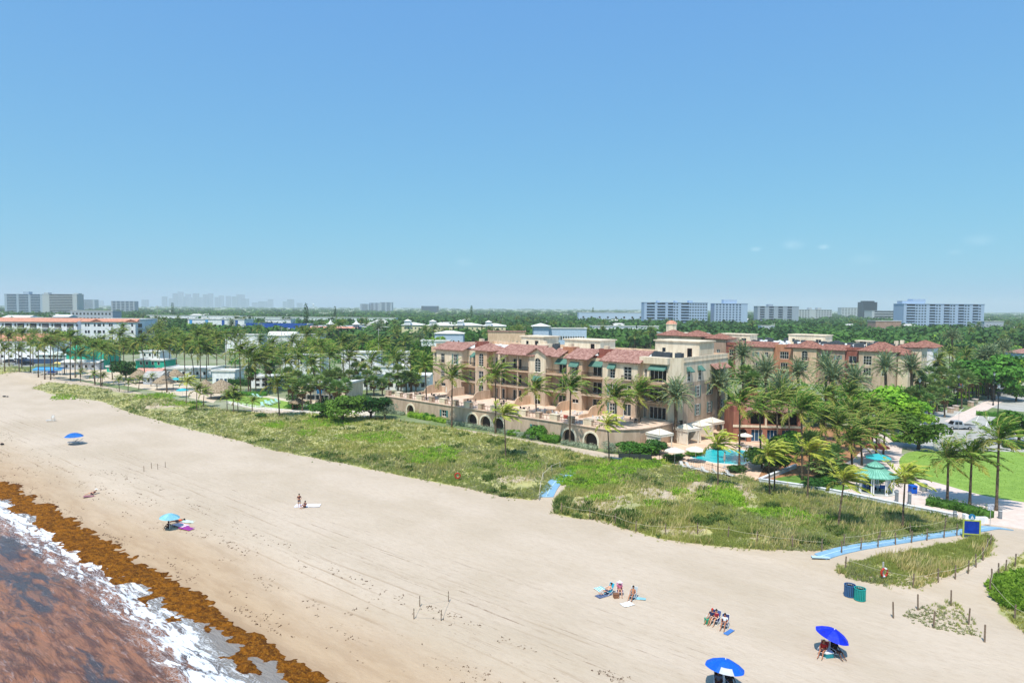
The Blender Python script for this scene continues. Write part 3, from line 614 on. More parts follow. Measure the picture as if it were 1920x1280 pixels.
nmz = {'a': ('dune_grass', 'yellowish sea oat grass covering the sand dune', 'grass'), 'b': ('dune_scrub', 'grey green scrub growing between the dune grasses', 'ground cover'), 'c': ('dune_sedge', 'fresh green grass clumps growing on the dune', 'grass')}
for kk in 'abc':
    x, y, z, s = [np.concatenate([a[i] for a in bins[kk]]) for i in range(4)]
    o = link(nmz[kk][0], tufts(nmz[kk][0], np.column_stack([x, y]), z, s, 11, rg, mats_g[kk], (.14, 0), .07 if kk != 'b' else .12, .4 if kk != 'b' else .7)); tag(o, nmz[kk][1], nmz[kk][2], kind='stuff')
px, py = pxsample(rg, vegA, 30000); x, y, z = GTv(px, py); q = (vn(x, y, .3, 101)+.5*vn(x, y, .9, 102) > .62) & (rg.random(len(x)) < .8)
x, y, z = x[q], y[q], z[q]; o = link('dune_shrubs', tufts('dune_shrubs', np.column_stack([x, y]), z+.05, rg.uniform(.4, .8, len(x)), 9, rg, leafmat('dune_shrub_leaf', C('6f8444'), C('45602c'), 0, .6, .3), (0, 0), .2, .8)); tag(o, 'darker low shrubs dotted through the dune grass', 'shrubs', kind='stuff')
px, py = pxsample(rg, vegA, 6000); px2, py2 = pxsample(rg, vegB, 900); px = np.concatenate([px, px2]); py = np.concatenate([py, py2]); x, y, z = GTv(px, py); q = vn(x, y, .2, 111) > -.1; x, y, z = x[q], y[q], z[q]
o = link('sea_oats', tufts('sea_oats', np.column_stack([x, y]), z, rg.uniform(.8, 1.25, len(x)), 3, rg, leafmat('sea_oat_stalk', C('d2c48c'), C('b5a468'), 0, .6, .3), (.25, 0), .06, .25)); tag(o, 'tall pale sea oat stalks leaning over the dune', 'grass', kind='stuff')
# bright creeping ground cover
ell = [(702, 820, 55, 9), (815, 852, 48, 14), (785, 862, 22, 8), (575, 812, 20, 6), (520, 797, 26, 6), (985, 874, 36, 9), (945, 868, 14, 5), (1090, 905, 44, 13), (1135, 890, 60, 16), (1165, 872, 50, 12), (1215, 868, 40, 10), (1100, 878, 40, 9), (1295, 896, 17, 9), (1350, 928, 42, 17), (1375, 940, 22, 12), (1272, 922, 17, 6), (1228, 946, 18, 8), (1125, 935, 26, 6), (1470, 965, 45, 10), (1430, 960, 30, 6), (1530, 975, 40, 7), (610, 790, 45, 12), (265, 745, 16, 4), (300, 742, 30, 6), (345, 757, 40, 5), (120, 745, 25, 5)]
P = []; 
for cx, cy, rx, ry in ell:
    n = int(rx*ry*1.25); a = rg.uniform(0, 6.28, n); r = rg.random(n)**.6*(1+.22*np.sin(a*3+cx)+.12*np.sin(a*7+cy)+.1*rg.normal(0, 1, n)); P.append((cx+rx*r*np.cos(a), cy+ry*r*np.sin(a)))
px = np.concatenate([p[0] for p in P]); py = np.concatenate([p[1] for p in P]); x, y, z = GTv(px, py)
o = link('creeping_vine', tufts('creeping_vine', np.column_stack([x, y]), z+.05, rg.uniform(.2, .6, len(x)), 6, rg, leafmat('vine_leaf', C('a9c648'), C('7ba634'), 0, .6, .4), (0, 0), .3, .85)); tag(o, 'bright green creeping vine patches spread over the dune', 'ground cover', kind='stuff')
# thick sea grape at the right edge
px, py = pxsample(rg, [(1852, 1098), (1875, 1080), (1935, 1068), (2050, 1060), (2050, 1160), (1925, 1150), (1885, 1140), (1860, 1120)], 1900); x, y, z = GTv(px, py)
o = link('sea_grape_thicket', tufts('sea_grape_thicket', np.column_stack([x, y]), z+.15, rg.uniform(.3, .55, len(x)), 9, rg, leafmat('sea_grape_leaf', C('8cab3c'), C('66892c'), 0, 1, .35), (0, 0), .55, 1.1)); tag(o, 'glossy green sea grape thicket at the right edge of the beach', 'ground cover', kind='stuff')
# lawn blades
px, py = pxsample(rg, [(1690, 870), (1700, 850), (1925, 850), (1925, 938), (1840, 924), (1720, 892)], 16000); x, y, z = GTv(px, py)
o = link('lawn_grass', tufts('lawn_grass', np.column_stack([x, y]), z+.02, rg.uniform(.05, .12, len(x)), 5, rg, leafmat('lawn_blade', C('94b450'), C('80a044'), 0, .4, .4), (0, 0), .3, .6)); tag(o, 'short bright green grass of the oval lawn', 'grass', kind='stuff')
# ---------------------------------------------------------------- building kit
def panel(b, x0, x1, z0, z1, y, holes=(), dep=.22, mi=lambda z: 0):
    """wall panel in the plane y facing -y with openings (hx0,hx1,hz0,hz1,arch)"""
    xs = sorted(set([x0, x1]+[h[0] for h in holes]+[h[1] for h in holes])); zs = sorted(set([z0, z1]+[h[2] for h in holes]+[h[3] for h in holes]+[z for z in getattr(panel, 'cuts', []) if z0 < z < z1]))
    for i in range(len(xs)-1):
        for j in range(len(zs)-1):
            cx = (xs[i]+xs[i+1])/2; cz = (zs[j]+zs[j+1])/2
            if any(h[0] < cx < h[1] and h[2] < cz < h[3] for h in holes): continue
            b.q([(xs[i], y, zs[j]), (xs[i+1], y, zs[j]), (xs[i+1], y, zs[j+1]), (xs[i], y, zs[j+1])], mi(cz))
    for h in holes:
        a, c, p, q = h[:4]; y2 = y+dep; m = mi((p+q)/2)
        b.q([(a, y, p), (a, y, q), (a, y2, q), (a, y2, p)], m); b.q([(c, y, q), (c, y, p), (c, y2, p), (c, y2, q)], m)
        b.q([(a, y, p), (a, y2, p), (c, y2, p), (c, y, p)], m)
        if len(h) > 4 and h[4]:
            r = (c-a)/2; xc = (a+c)/2; zc = q-r; n = 10
            for i in range(n):
                t0 = math.pi*(1-i/n); t1 = math.pi*(1-(i+1)/n); A = (xc+r*math.cos(t0), zc+r*math.sin(t0)); B = (xc+r*math.cos(t1), zc+r*math.sin(t1))
                b.q([(A[0], y, A[1]), (B[0], y, B[1]), (B[0], y, q), (A[0], y, q)], m); b.q([(A[0], y, A[1]), (A[0], y2, A[1]), (B[0], y2, B[1]), (B[0], y, B[1])], m)
        else: b.q([(a, y, q), (c, y, q), (c, y2, q), (a, y2, q)], m)
WM = {}
def window(par, x, z, w_, h, y, cols=2, rows=3, arch=False, rz=0, fm=None, gm=None, ft=.09, name='window'):
    """x centre, z sill; sits in plane y (front), frame 5 cm thick"""
    fm = fm or mFrame; gm = gm or mGlass; k = (round(w_, 2), round(h, 2), cols, rows, arch, fm.name, gm.name, ft)
    if k not in WM:
        b = MB(); r = w_/2; hh = h-r if arch else h
        b.box(-r, -r+ft, -.03, .03, 0, hh); b.box(r-ft, r, -.03, .03, 0, hh); b.box(-r+ft, r-ft, -.03, .03, 0, ft)
        if not arch: b.box(-r+ft, r-ft, -.03, .03, hh-ft, hh)
        for i in range(1, cols): xx = -r+w_*i/cols; b.box(xx-ft*.4, xx+ft*.4, -.025, .025, ft, hh-ft*(not arch)+(r-ft)*arch)
        for j in range(1, rows): zz = hh*j/rows; b.box(-r+ft, r-ft, -.02, .02, zz-ft*.35, zz+ft*.35)
        g = MB(); pts = [(-r+.02, 0.0, .02), (r-.02, 0.0, .02)]
        if arch:
            n = 12; R1 = r-.01; R2 = r-ft
            for i in range(n):
                t0 = math.pi*i/n; t1 = math.pi*(i+1)/n; c = [(R1*math.cos(t0), hh+R1*math.sin(t0)), (R1*math.cos(t1), hh+R1*math.sin(t1)), (R2*math.cos(t1), hh+R2*math.sin(t1)), (R2*math.cos(t0), hh+R2*math.sin(t0))]
                b.q([(p[0], -.03, p[1]) for p in c][::-1]); b.q([(c[3][0], -.03, c[3][1]), (c[2][0], -.03, c[2][1]), (c[2][0], .03, c[2][1]), (c[3][0], .03, c[3][1])])
            b.box(-r+ft, r-ft, -.028, .028, hh-.03, hh+.03)
            pts += [(.985*r*math.cos(math.pi*i/10), 0, hh+.985*r*math.sin(math.pi*i/10)) for i in range(11)]
        else: pts += [(r-.02, 0, hh-.02), (-r+.02, 0, hh-.02)]
        g.q(pts)
        me = bpy.data.meshes.new('window'); me.from_pydata(b.v, [], b.f); me.materials.append(fm)
        mg = bpy.data.meshes.new('pane'); mg.from_pydata(g.v, [], g.f); mg.materials.append(gm); WM[k] = (me, mg)
    me, mg = WM[k]; o = link(name, me, par, (x, y, z), (0, 0, rz)); link('pane', mg, o); return o
def xslope(b, e0, e1, r1, r0_, th=.16, rib=.5, mi=0):
    """tiled slope: eave e0-e1, ridge r0-r1 (seen from outside, counter-clockwise)"""
    e0, e1, r1, r0_ = [Vector(p) for p in (e0, e1, r1, r0_)]; n = (e1-e0).cross(r0_-e0); n = n.normalized() if n.length > 1e-6 else (e1-e0).cross(r1-e0).normalized(); d = n*th
    V = [e0, e1, r1, r0_]; b.q([v+d for v in V], mi); b.q(V[::-1], mi); b.q([e0, e1, e1+d, e0+d], mi); b.q([e1, r1, r1+d, e1+d], mi); b.q([r0_, e0, e0+d, r0_+d], mi)
    L = (e1-e0).length; k = max(1, int(L/rib)); ux = (e1-e0).normalized()
    # ribs run straight up the slope, clipped by the hips
    up_ = (n.cross(ux)).normalized(); 
    def top(s):
        # intersection of vertical line at s with edges r0-r1, e0-r0, e1-r1
        rs0 = (r0_-e0).dot(ux); rs1 = (r1-e0).dot(ux); hh0 = (r0_-e0).dot(up_); hh1 = (r1-e0).dot(up_)
        if s < rs0: return hh0*s/max(rs0, 1e-6)
        if s > rs1: return hh1*(L-s)/max(L-rs1, 1e-6)
        return hh0+(hh1-hh0)*(s-rs0)/max(1e-6, rs1-rs0)
    for i in range(k+1):
        s = L*i/k; s = min(max(s, .06), L-.06); t = top(s)
        if t < .15: continue
        a = e0+ux*s+d; c = a+up_*t; w2 = ux*.11; hp = n*.08
        b.q([a-w2, a+hp, c+hp, c-w2], mi); b.q([a+hp, a+w2, c+w2, c+hp], mi); b.q([a-w2, a+w2, a+hp], mi)
def hip(b, x0, x1, y0, y1, z, h, ov=.6, rib=.5, mi=0):
    x0 -= ov; x1 += ov; y0 -= ov; y1 += ov; w_, d = x1-x0, y1-y0; m = min(w_, d)/2
    if w_ >= d: A = Vector((x0+m, y0+m, z+h)); B = Vector((x1-m, y0+m, z+h))
    else: A = Vector((x0+m, y0+m, z+h)); B = Vector((x0+m, y1-m, z+h))
    c = [Vector((x0, y0, z)), Vector((x1, y0, z)), Vector((x1, y1, z)), Vector((x0, y1, z))]
    if w_ >= d: S = [(c[0], c[1], B, A), (c[1], c[2], B, B), (c[2], c[3], A, B), (c[3], c[0], A, A)]
    else: S = [(c[0], c[1], A, A), (c[1], c[2], B, A), (c[2], c[3], B, B), (c[3], c[0], A, B)]
    for e0, e1, r1, r0_ in S: xslope(b, e0, e1, r1, r0_, rib=rib, mi=mi)
def shed(b, x0, x1, y0, y1, z0, z1, ov=.6, rib=.5): xslope(b, (x0-ov, y0-ov, z0-ov*(z1-z0)/(y1-y0)), (x1+ov, y0-ov, z0-ov*(z1-z0)/(y1-y0)), (x1+ov, y1, z1), (x0-ov, y1, z1), rib=rib)
def gable(b, x0, x1, y0, y1, z, h, ov=.5, rib=.5):
    xm = (x0+x1)/2; k = h/((x1-x0)/2); a, c = x0-ov, x1+ov; za = z-ov*k
    xslope(b, (a, y1, za), (a, y0-ov, za), (xm, y0-ov, z+h), (xm, y1, z+h), rib=rib); xslope(b, (c, y0-ov, za), (c, y1, za), (xm, y1, z+h), (xm, y0-ov, z+h), rib=rib)
def railing(par, x0, x1, y, z, h=1.0, m=None, sides=0, step=.28):
    b = MB(); b.box(x0, x1, y-.04, y+.04, z+h-.1, z+h); b.box(x0, x1, y-.02, y+.02, z+.08, z+.12); n = max(1, int((x1-x0)/step))
    for i in range(n+1): x = x0+(x1-x0)*i/n; b.box(x-.028, x+.028, y-.025, y+.025, z+.1, z+h-.05)
    for x in ((x0, x1) if sides else ()):
        b.box(x-.03, x+.03, y+.03, y+sides, z+h-.07, z+h); k = int(sides/step)
        for i in range(k): yy = y+sides*(i+.5)/k; b.box(x-.015, x+.015, yy-.018, yy+.018, z+.0, z+h-.05)
    return b.build('railing', m or mRail, par)
def brackets(b, x0, x1, y, z, mi=0):
    n = int((x1-x0)/1.1)
    for i in range(n+1): x = x0+(x1-x0)*i/max(1, n); b.box(x-.09, x+.09, y-.55, y, z-.28, z-.05, mi)
def awning(par, x0, x1, y, z, out=1.0, drop=.8, m=None):
    b = MB(); b.q([(x0, y, z), (x0, y-out, z-drop), (x1, y-out, z-drop), (x1, y, z)]); b.q([(x0, y-out, z-drop), (x0, y-out, z-drop-.2), (x1, y-out, z-drop-.2), (x1, y-out, z-drop)])
    b.q([(x0, y, z), (x0, y, z-drop), (x0, y-out, z-drop)]); b.q([(x1, y, z), (x1, y-out, z-drop), (x1, y, z-drop)]); b.q([(x0, y, z-.04), (x1, y, z-.04), (x1, y-out, z-drop-.04), (x0, y-out, z-drop-.04)])
    return b.build('awning', m or mAwn, par)
def shutters(par, x, z, w_, h, y, rz=0, m=None):
    for sg in (-1, 1):
        b = MB(); b.box(-.28, .28, -.05, 0, 0, h)
        for i in range(int(h/.25)): b.box(-.22, .22, -.07, -.05, .08+i*.25, .2+i*.25)
        dx = sg*(w_/2+.32); b_ = b.build('shutter', m or mShut, par); b_.location = (x+dx*math.cos(rz), y+dx*math.sin(rz), z); b_.rotation_euler = (0, 0, rz)
# ---------------------------------------------------------------- the tan beachfront hotel
U = (0.735, -0.678); UANG = math.atan2(-0.678, 0.735); F0 = (-21.6, 181.0)
def hl(s, y, z=0): return Vector((F0[0]+s*U[0]-y*U[1], F0[1]+s*U[1]+y*U[0], z))   # hotel local -> world
H = empty('beachfront_hotel', (F0[0], F0[1], 0), UANG, 'long tan and cream beachfront hotel with red clay tile roofs above an arcaded terrace', 'hotel')
FL = [3.8, 7.5, 11.3]; TOP = 15.2
WALLM = [mTan, mCream, mBrown, mPeach, mRed]
panel.cuts = [11.2]
def vol(x0, x1, yf, yb, z0, z1, holes=(), lo=0, hi=1, par=None):
    b = MB(); mi = lambda z: hi if z > 11.2 else lo; panel(b, x0, x1, z0, z1, yf, holes, mi=mi)
    for (za, zb) in ((z0, min(z1, 11.2)), (max(z0, 11.2), z1)):
        if zb > za:
            m = mi((za+zb)/2); b.q([(x0, yb, za), (x0, yf, za), (x0, yf, zb), (x0, yb, zb)], m); b.q([(x1, yf, za), (x1, yb, za), (x1, yb, zb), (x1, yf, zb)], m)
    b.q([(x0, yf, z1), (x1, yf, z1), (x1, yb, z1), (x0, yb, z1)], hi); return b.build('wall', WALLM, par or H)
def winh(x, z, w_, h, arch=False): return (x-w_/2, x+w_/2, z, z+h, arch)
def bay(x0, x1, yf, wins, lo=0, hi=1, z0=3.8, z1=TOP, yb=3.0):
    """wins: (x,z,w,h,cols,rows,arch,extra)"""
    vol(x0, x1, yf, yb, z0, z1, [winh(*q[:4], q[6]) for q in wins], lo, hi)
    for q in wins:
        window(H, q[0], q[1], q[2], q[3], yf+.15, q[4], q[5], q[6])
        ex = q[7] if len(q) > 7 else ''
        if 's' in ex: shutters(H, q[0], q[1], q[2], q[3], yf)
        if 'a' in ex: awning(H, q[0]-q[2]*.7, q[0]+q[2]*.7, yf, q[1]+q[3]+.4, .8, .9)
        if 'b' in ex:
            b = MB(); b.box(q[0]-q[2]*.65, q[0]+q[2]*.65, yf-.5, yf, q[1]-.15, q[1]); bb = b.build('balcony', mTan, H); railing(bb, q[0]-q[2]*.63, q[0]+q[2]*.63, yf-.45, q[1], .9, None, .4)
        b = MB(); b.box(q[0]-q[2]/2-.1, q[0]+q[2]/2+.1, yf-.1, yf+.05, q[1]-.12, q[1]); b.build('sill', mTrim, H) if 'n' not in ex and not 'b' in ex else None
def loggia(x0, x1, doors, yw=2.2, lo=0, hi=1, top=TOP, awn=False, z0=3.8, slabs=(7.5, 11.3), so=.5):
    holes = []
    for f in FL:
        for dx, dw in doors: holes.append((dx-dw/2, dx+dw/2, f+.05, f+2.55, False))
    vol(x0, x1, yw, yw+1.5, z0, top, holes, lo, hi)
    for h in holes: window(H, (h[0]+h[1])/2, h[2], h[1]-h[0], h[3]-h[2], yw+.15, max(2, round((h[1]-h[0])/1.0)), 1, name='sliding_door', ft=.1)
    for z in slabs:
        b = MB(); b.box(x0+.01, x1-.01, -so, yw, z-.28, z); bb = b.build('balcony', mTan if z < 11 else mPeach, H); railing(bb, x0+.05, x1-.05, -so+.06, z, 1.0)
    if awn:
        for dx, dw in doors:
            if dw > 1.5: awning(H, dx-dw*.6, dx+dw*.6, yw, 14.6, 1.3, 1.0)
# core and podium
b = MB(); b.prism([(0.3, 2.8), (69.5, 2.8), (71.2, 4.5), (71.9, 24), (0.3, 24)], 0, 15.35); b.build('core', mCream, H)
b = MB(); o_ = [(-.3, 24.2), (-.3, 2.2), (1.5, 2.2), (1.5, 2.6), (0.2, 2.6), (0.2, 23.8)]
for a, c in (((0, 2.3), (0, 24)), ((0, 24), (72, 24))):
    x0_, x1_ = min(a[0], c[0])-.2, max(a[0], c[0])+.2; y0_, y1_ = min(a[1], c[1])-.2, max(a[1], c[1])+.2; b.box(x0_, x1_, y0_, y1_, 15.0, 16.3)
b.build('parapet', mPeach, H)
b = MB(); b.prism([(.5, 3), (69, 3), (70.8, 5), (71.4, 23.5), (.5, 23.5)], 15.36, 15.42); b.build('roof_deck', mRoofW, H)
pod = [(0, -14.8), (67, -13.6), (69.2, -12.6), (71.0, -10), (71.8, -6), (72, -3), (72, 3), (0, 3)]
b = MB(); arches = [(10, 1.3), (31.4, 1.5), (35.5, 1.5), (39.4, 1.5), (58.2, 1.5), (63.4, 1.5)]
pw = [(22, 1.6), (49.6, 1.6)]
hs = [(a-r, a+r, .1, 1.15+r, True) for a, r in arches]+[(a-w_/2, a+w_/2, 1.0, 2.5, False) for a, w_ in pw]
panel.cuts = []; panel(b, 0, 67, -.4, 3.8, -14.8, hs, .6)
for i in range(1, len(pod)-2): a, c = pod[i], pod[i+1]; b.q([(a[0], a[1]-(1.2 if i == 1 else 0), -.4), (c[0], c[1], -.4), (c[0], c[1], 3.8), (a[0], a[1]-(1.2 if i == 1 else 0), 3.8)])
b.q([(0, 3, -.4), (0, -14.8, -.4), (0, -14.8, 3.8), (0, 3, 3.8)]); b.build('podium_wall', mTan, H)
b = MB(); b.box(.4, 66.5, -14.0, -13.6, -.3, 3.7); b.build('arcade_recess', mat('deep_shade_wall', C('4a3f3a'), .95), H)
b = MB(); b.prism([(-.15, -15.0), (67.1, -15.0), (69.4, -12.7), (71.2, -10.1), (72.0, -6), (72.2, 2.7), (-.15, 2.7)], 3.66, 3.82); b.build('terrace_floor', mTerr, H)
for a, r in arches:
    b = MB(); n = 14
    for i in range(n):
        t0 = math.pi*i/n; t1 = math.pi*(i+1)/n; zc = 1.15; R2 = r+.38; c = [(a+rr*math.cos(t), zc+rr*math.sin(t)) for rr, t in ((r, t0), (R2, t0), (R2, t1), (r, t1))]
        b.q([(p[0], -14.92, p[1]) for p in c]); b.q([(c[1][0], -14.92, c[1][1]), (c[1][0], -14.8, c[1][1]), (c[2][0], -14.8, c[2][1]), (c[2][0], -14.92, c[2][1])])
    for sg in (-1, 1): x = a+sg*(r+.19); b.box(x-.19, x+.19, -14.92, -14.8, -.1, 1.15)
    b.build('arch_surround', mTrim, H)
for a, w_ in pw: window(H, a, 1.0, w_, 1.5, -14.6, 2, 2); shutters(H, a, 1.0, w_, 1.5, -14.8, m=mat('shutter_teal', C('4f8583'), .8))
# terrace edge: piers and railings
px_ = [.6+i*4.12 for i in range(17)]
for i, x in enumerate(px_):
    w_ = .95 if i % 2 else .5; b = MB(); b.box(x-w_, x+w_, -14.75, -13.7, 3.82, 5.0); b.box(x-w_-.06, x+w_+.06, -14.81, -13.64, 5.0, 5.1); b.build('terrace_pier', mCream if i % 2 else mTan, H)
    if i: pw_ = .5 if i % 2 else .95; railing(H, px_[i-1]+pw_+.05, x-w_-.05, -14.5, 3.82, .95, mRailB, step=.75)
# curved privacy walls between the terraces
for x, m in ((4.2, mTan), (13, mTan), (22.2, mTan), (35.5, mPeach), (47.5, mPeach), (56, mPeach)):
    b = MB(); pr = [(-5.6, 0), (-5.6, .9), (-5.2, 1.5), (-4.4, 1.95), (-3.4, 2.1), (-2, 2.1), (-.05, 2.1), (-.05, 0)]
    V = [(x-.13, y, 3.82+z) for y, z in pr]+[(x+.13, y, 3.82+z) for y, z in pr]; n = len(pr); F = [(i, (i+1) % n, n+(i+1) % n, n+i) for i in range(n)]+[tuple(range(n))[::-1], tuple(range(n, 2*n))]; b.mesh(V, F)
    b.box(x-.13, x+.13, -8.8, -5.6, 3.82, 4.5); b.build('privacy_wall', m, H)
# facade sections, left to right
panel.cuts = [11.2]
bay(0, 2.4, .8, [(1.3, 11.4, 1.1, 2.6, 2, 1, False, ''), (1.3, 4.0, 1.2, 2.3, 2, 1, False, 'n')], 0, 1, z1=14.6)
b = MB(); b.box(-.2, 2.4, .4, .8, 14.1, 15.6); b.build('cornice', mPeach, H)
bay(2.4, 12, 0, [(4.8, 11.5, 1.5, 2.5, 2, 3, False, 'b'), (4.8, 8.0, 1.5, 2.1, 2, 3, False, ''), (9.6, 11.4, 1.2, 2.6, 2, 3, False, 's'), (9.6, 7.8, 1.2, 2.4, 2, 3, False, 's'), (9.6, 4.0, 1.2, 2.4, 2, 3, False, 'n'), (5.0, 5.4, 1.8, .9, 1, 1, False, 'n')])
loggia(12, 17.6, [(13.1, .9), (15.8, 2.6)], 2.0, awn=True)
bay(17.6, 21.6, -.6, [(19.6, 11.5, 1.7, 3.3, 2, 4, True, ''), (19.6, 7.7, 1.7, 2.7, 2, 3, False, ''), (19.6, 3.95, 1.7, 2.9, 2, 3, False, '')], 0, 3, z1=15.3)
loggia(21.6, 26, [(22.8, .9), (24.7, 1.8)], 1.6)
loggia(26, 35.2, [(29.0, 2.8), (33.7, 1.4)], 2.3)
b = MB(); [b.box(x-.16, x+.16, -.45, -.13, 3.82, 15.2) for x in (26.1, 31.6, 35.1)]; b.build('column', mTan, H)
bay(35.3, 40.2, -.5, [(37.8, 11.4, 1.8, 3.2, 2, 4, True, ''), (37.8, 7.7, 1.8, 2.4, 2, 3, False, 'a'), (37.8, 4.0, 1.8, 2.4, 2, 2, False, 'n')], 0, 1, z1=15.4)
loggia(40.2, 46, [(43.5, 3.0)], 2.0, awn=True)
bay(46, 50.2, -.2, [(48.2, 11.5, 1.7, 2.4, 2, 3, False, 'a'), (48.2, 7.8, 1.7, 2.4, 2, 3, False, ''), (48.4, 5.3, 1.8, .9, 2, 1, False, 'n')], 0, 3)
loggia(50.2, 55.4, [(53.0, 3.4)], 2.2, hi=1, awn=True)
bay(55.4, 64, 0, [(57.9, 11.5, 1.3, 2.6, 2, 4, False, 'a'), (57.9, 7.8, 1.3, 2.4, 2, 3, False, 's'), (57.9, 4.0, 1.3, 2.3, 2, 3, False, 's'), (61.6, 11.4, 1.9, 2.7, 2, 4, False, 'b'), (61.6, 7.8, 1.8, 2.4, 2, 3, False, 'b'), (61.6, 3.95, 1.9, 2.5, 2, 1, False, 'n')])
loggia(64, 70.2, [(65.0, .7), (67.9, 3.8)], 1.4, top=15.8, so=1.0)
awning(H, 66.1, 69.9, 1.4, 14.7, 1.1, .8)
b = MB(); b.box(64, 70.4, 0.6, 2.6, 15.0, 16.3); b.q([(70.2, 1.4, 3.8), (72, 4.2, 3.8), (72, 4.2, 16.3), (70.2, 1.4, 16.3)], 0); b.q([(72, 4.2, 0), (72, 24, 0), (72, 24, 11.2), (72, 4.2, 11.2)], 1); b.q([(72, 4.2, 11.2), (72, 24, 11.2), (72, 24, 16.3), (72, 4.2, 16.3)], 0); b.q([(72, 4.2, 16.3), (72, 24, 16.3), (71.7, 24, 16.3), (71.7, 4.2, 16.3)], 0); b.q([(71.7, 24, 16.3), (71.7, 24, 15.4), (71.7, 4.2, 15.4), (71.7, 4.2, 16.3)], 0)
b.box(72.0, 72.12, 4.2, 24, 15.3, 15.5, 0); b.build('side_wall', [mCream, mTan], H)
for yy in (6.2, 10.8):
    window(H, 72.05, 11.4, 1.3, 2.4, yy, 2, 3, rz=R(90)); o = awning(H, -.9, .9, 0, 14.4, .9, .9); o.location = (72.05, yy, 0); o.rotation_euler = (0, 0, R(90))
for yy, zz in ((10.2, 8), (15.5, 8), (10.2, 4.2), (15.5, 4.2), (20.8, 4.2), (20.8, 8)): window(H, 72.05, zz, 1.3, 2.3, yy, 2, 3, rz=R(90)); shutters(H, 72.05, zz, 1.3, 2.3, yy, R(90))
b = MB(); xslope(b, (73.4, 15.5, 13.3), (73.4, 22.5, 13.3), (72.0, 22.5, 14.3), (72.0, 15.5, 14.3)); b.build('roof', mTile, H)
# roofs
def roofpart(fn, *a, **k): b = MB(); fn(b, *a, **k); return b.build('roof', mTile, H)
roofpart(shed, 2.4, 12.4, 0, 4.5, 15.1, 16.7); roofpart(hip, 16.4, 23.0, -.6, 5.6, 15.3, 1.7, .5); roofpart(shed, 25.6, 36.4, -.4, 4.5, 15.1, 17.0)
roofpart(gable, 35.3, 40.4, -.5, 4.6, 15.4, 1.3); roofpart(shed, 40.3, 43.2, .5, 4.5, 15.0, 16.6, .2); roofpart(shed, 46, 51.6, -.2, 4.5, 15.1, 16.9); roofpart(shed, 55.4, 64.3, 0, 4.6, 15.1, 17.1)
b = MB(); b.q([(35.3, -.5, 15.4), (40.2, -.5, 15.4), (37.8, -.5, 16.6)]); b.build('gable_wall', mCream, H)
for x0, x1, y in ((2.4, 12, 0), (26, 35.2, -.4), (46, 50.2, -.2), (55.4, 64, 0)): b = MB(); brackets(b, x0+.2, x1-.2, y, 15.1); b.build('eave_brackets', mWood, H)
for x, y, m in ((13.0, 5.2, mRed), (43.4, 3.6, mOrange), (53.6, 3.2, mRed), (31, 9, mCream)):
    b = MB(); b.box(x-1.5, x+1.5, y, y+2.2, 15.4, 17.2); b.box(x-.5, x+.5, y+.5, y+1.5, 17.2, 17.9, 1); b.build('chimney', [m, mCream], H)
for x0, x1, y0, y1, z, m in ((13, 17.6, 2.4, 3, 15.6, mCream), (21.6, 26, 2.2, 3, 15.6, mCream), (40.2, 46, 2.6, 3.2, 15.7, mPeach), (50.2, 55.4, 2.6, 3.2, 15.7, mRed)): b = MB(); b.box(x0, x1, y0, y1, 15.2, z); b.build('parapet', m, H)
for x0, x1, y0, y1, z1 in ((21.5, 29, 12, 18, 18.6), (36.5, 47, 11, 17, 18.4), (60.5, 71.0, 12.5, 19, 19.0)):
    b = MB(); b.box(x0, x1, y0, y1, 15.42, z1); b.box(x0-.3, x1+.3, y0-.3, y1+.3, z1, z1+.25); pb = b.build('penthouse', mCream, H)
    window(H, x0+2.2, 16.6, 1.0, 1.1, y0-.03, 1, 1, fm=mTrim); window(H, x1-2.2, 15.5, 1.1, 2.2, y0-.03, 1, 1, name='door', fm=mWood)
# ---------------------------------------------------------------- rooftop machines: one kind, copied
def make_ac(name='air_conditioner', s=1.0):
    e = empty(name); b = MB(); b.box(-.75, .75, -.55, .55, .2, 1.5); 
    for i in range(5): b.box(-.77, .77, -.57, .57, .4+i*.2, .44+i*.2)
    b.build('casing', mat('unit_casing', C('4a5158'), .6, C('3c4248')), e); b = MB(); b.lathe([(.42, 1.5), (.42, 1.58), (.1, 1.6), (.0, 1.6)], 12); b.build('fan_grille', mDark, e)
    b = MB(); [b.box(x-.05, x+.05, y-.05, y+.05, 0, .2) for x in (-.6, .6) for y in (-.4, .4)]; b.build('feet', mGrey, e); return e
def make_vent():
    e = empty('roof_vent'); b = MB(); b.lathe([(.35, 0), (.35, .7), (.6, .8), (.55, 1.0), (0, 1.15)], 12); b.build('cowl', mat('vent_white', C('e9ebee'), .5), e); b = MB(); b.box(-.5, .5, -.5, .5, 0, .12); b.build('kerb', mGrey, e); return e
AC = make_ac(); VT = make_vent(); acu = []; vtu = []
def put(proto, lst, loc, rz, label, group, cat, sc=1.0):
    o = proto if not lst else copy_tree(proto); o.location = loc; o.rotation_euler = (0, 0, rz); o.scale = (sc, sc, sc); tag(o, label, cat, group); lst.append(o); return o
rr = random.Random(3)
for i, (x, y) in enumerate([(49.5, 8), (51.2, 8), (53, 8.5), (55.2, 8), (33.2, 12), (30.8, 12), (65, 7.6), (66.6, 7.4), (69, 7.8), (30, 16), (57.5, 9), (62.8, 9)]): put(AC, acu, hl(x, y, 15.42), UANG, 'dark box air conditioner on the flat roof of the long tan beachfront hotel', 'rooftop units of the beachfront hotel', 'air conditioner')
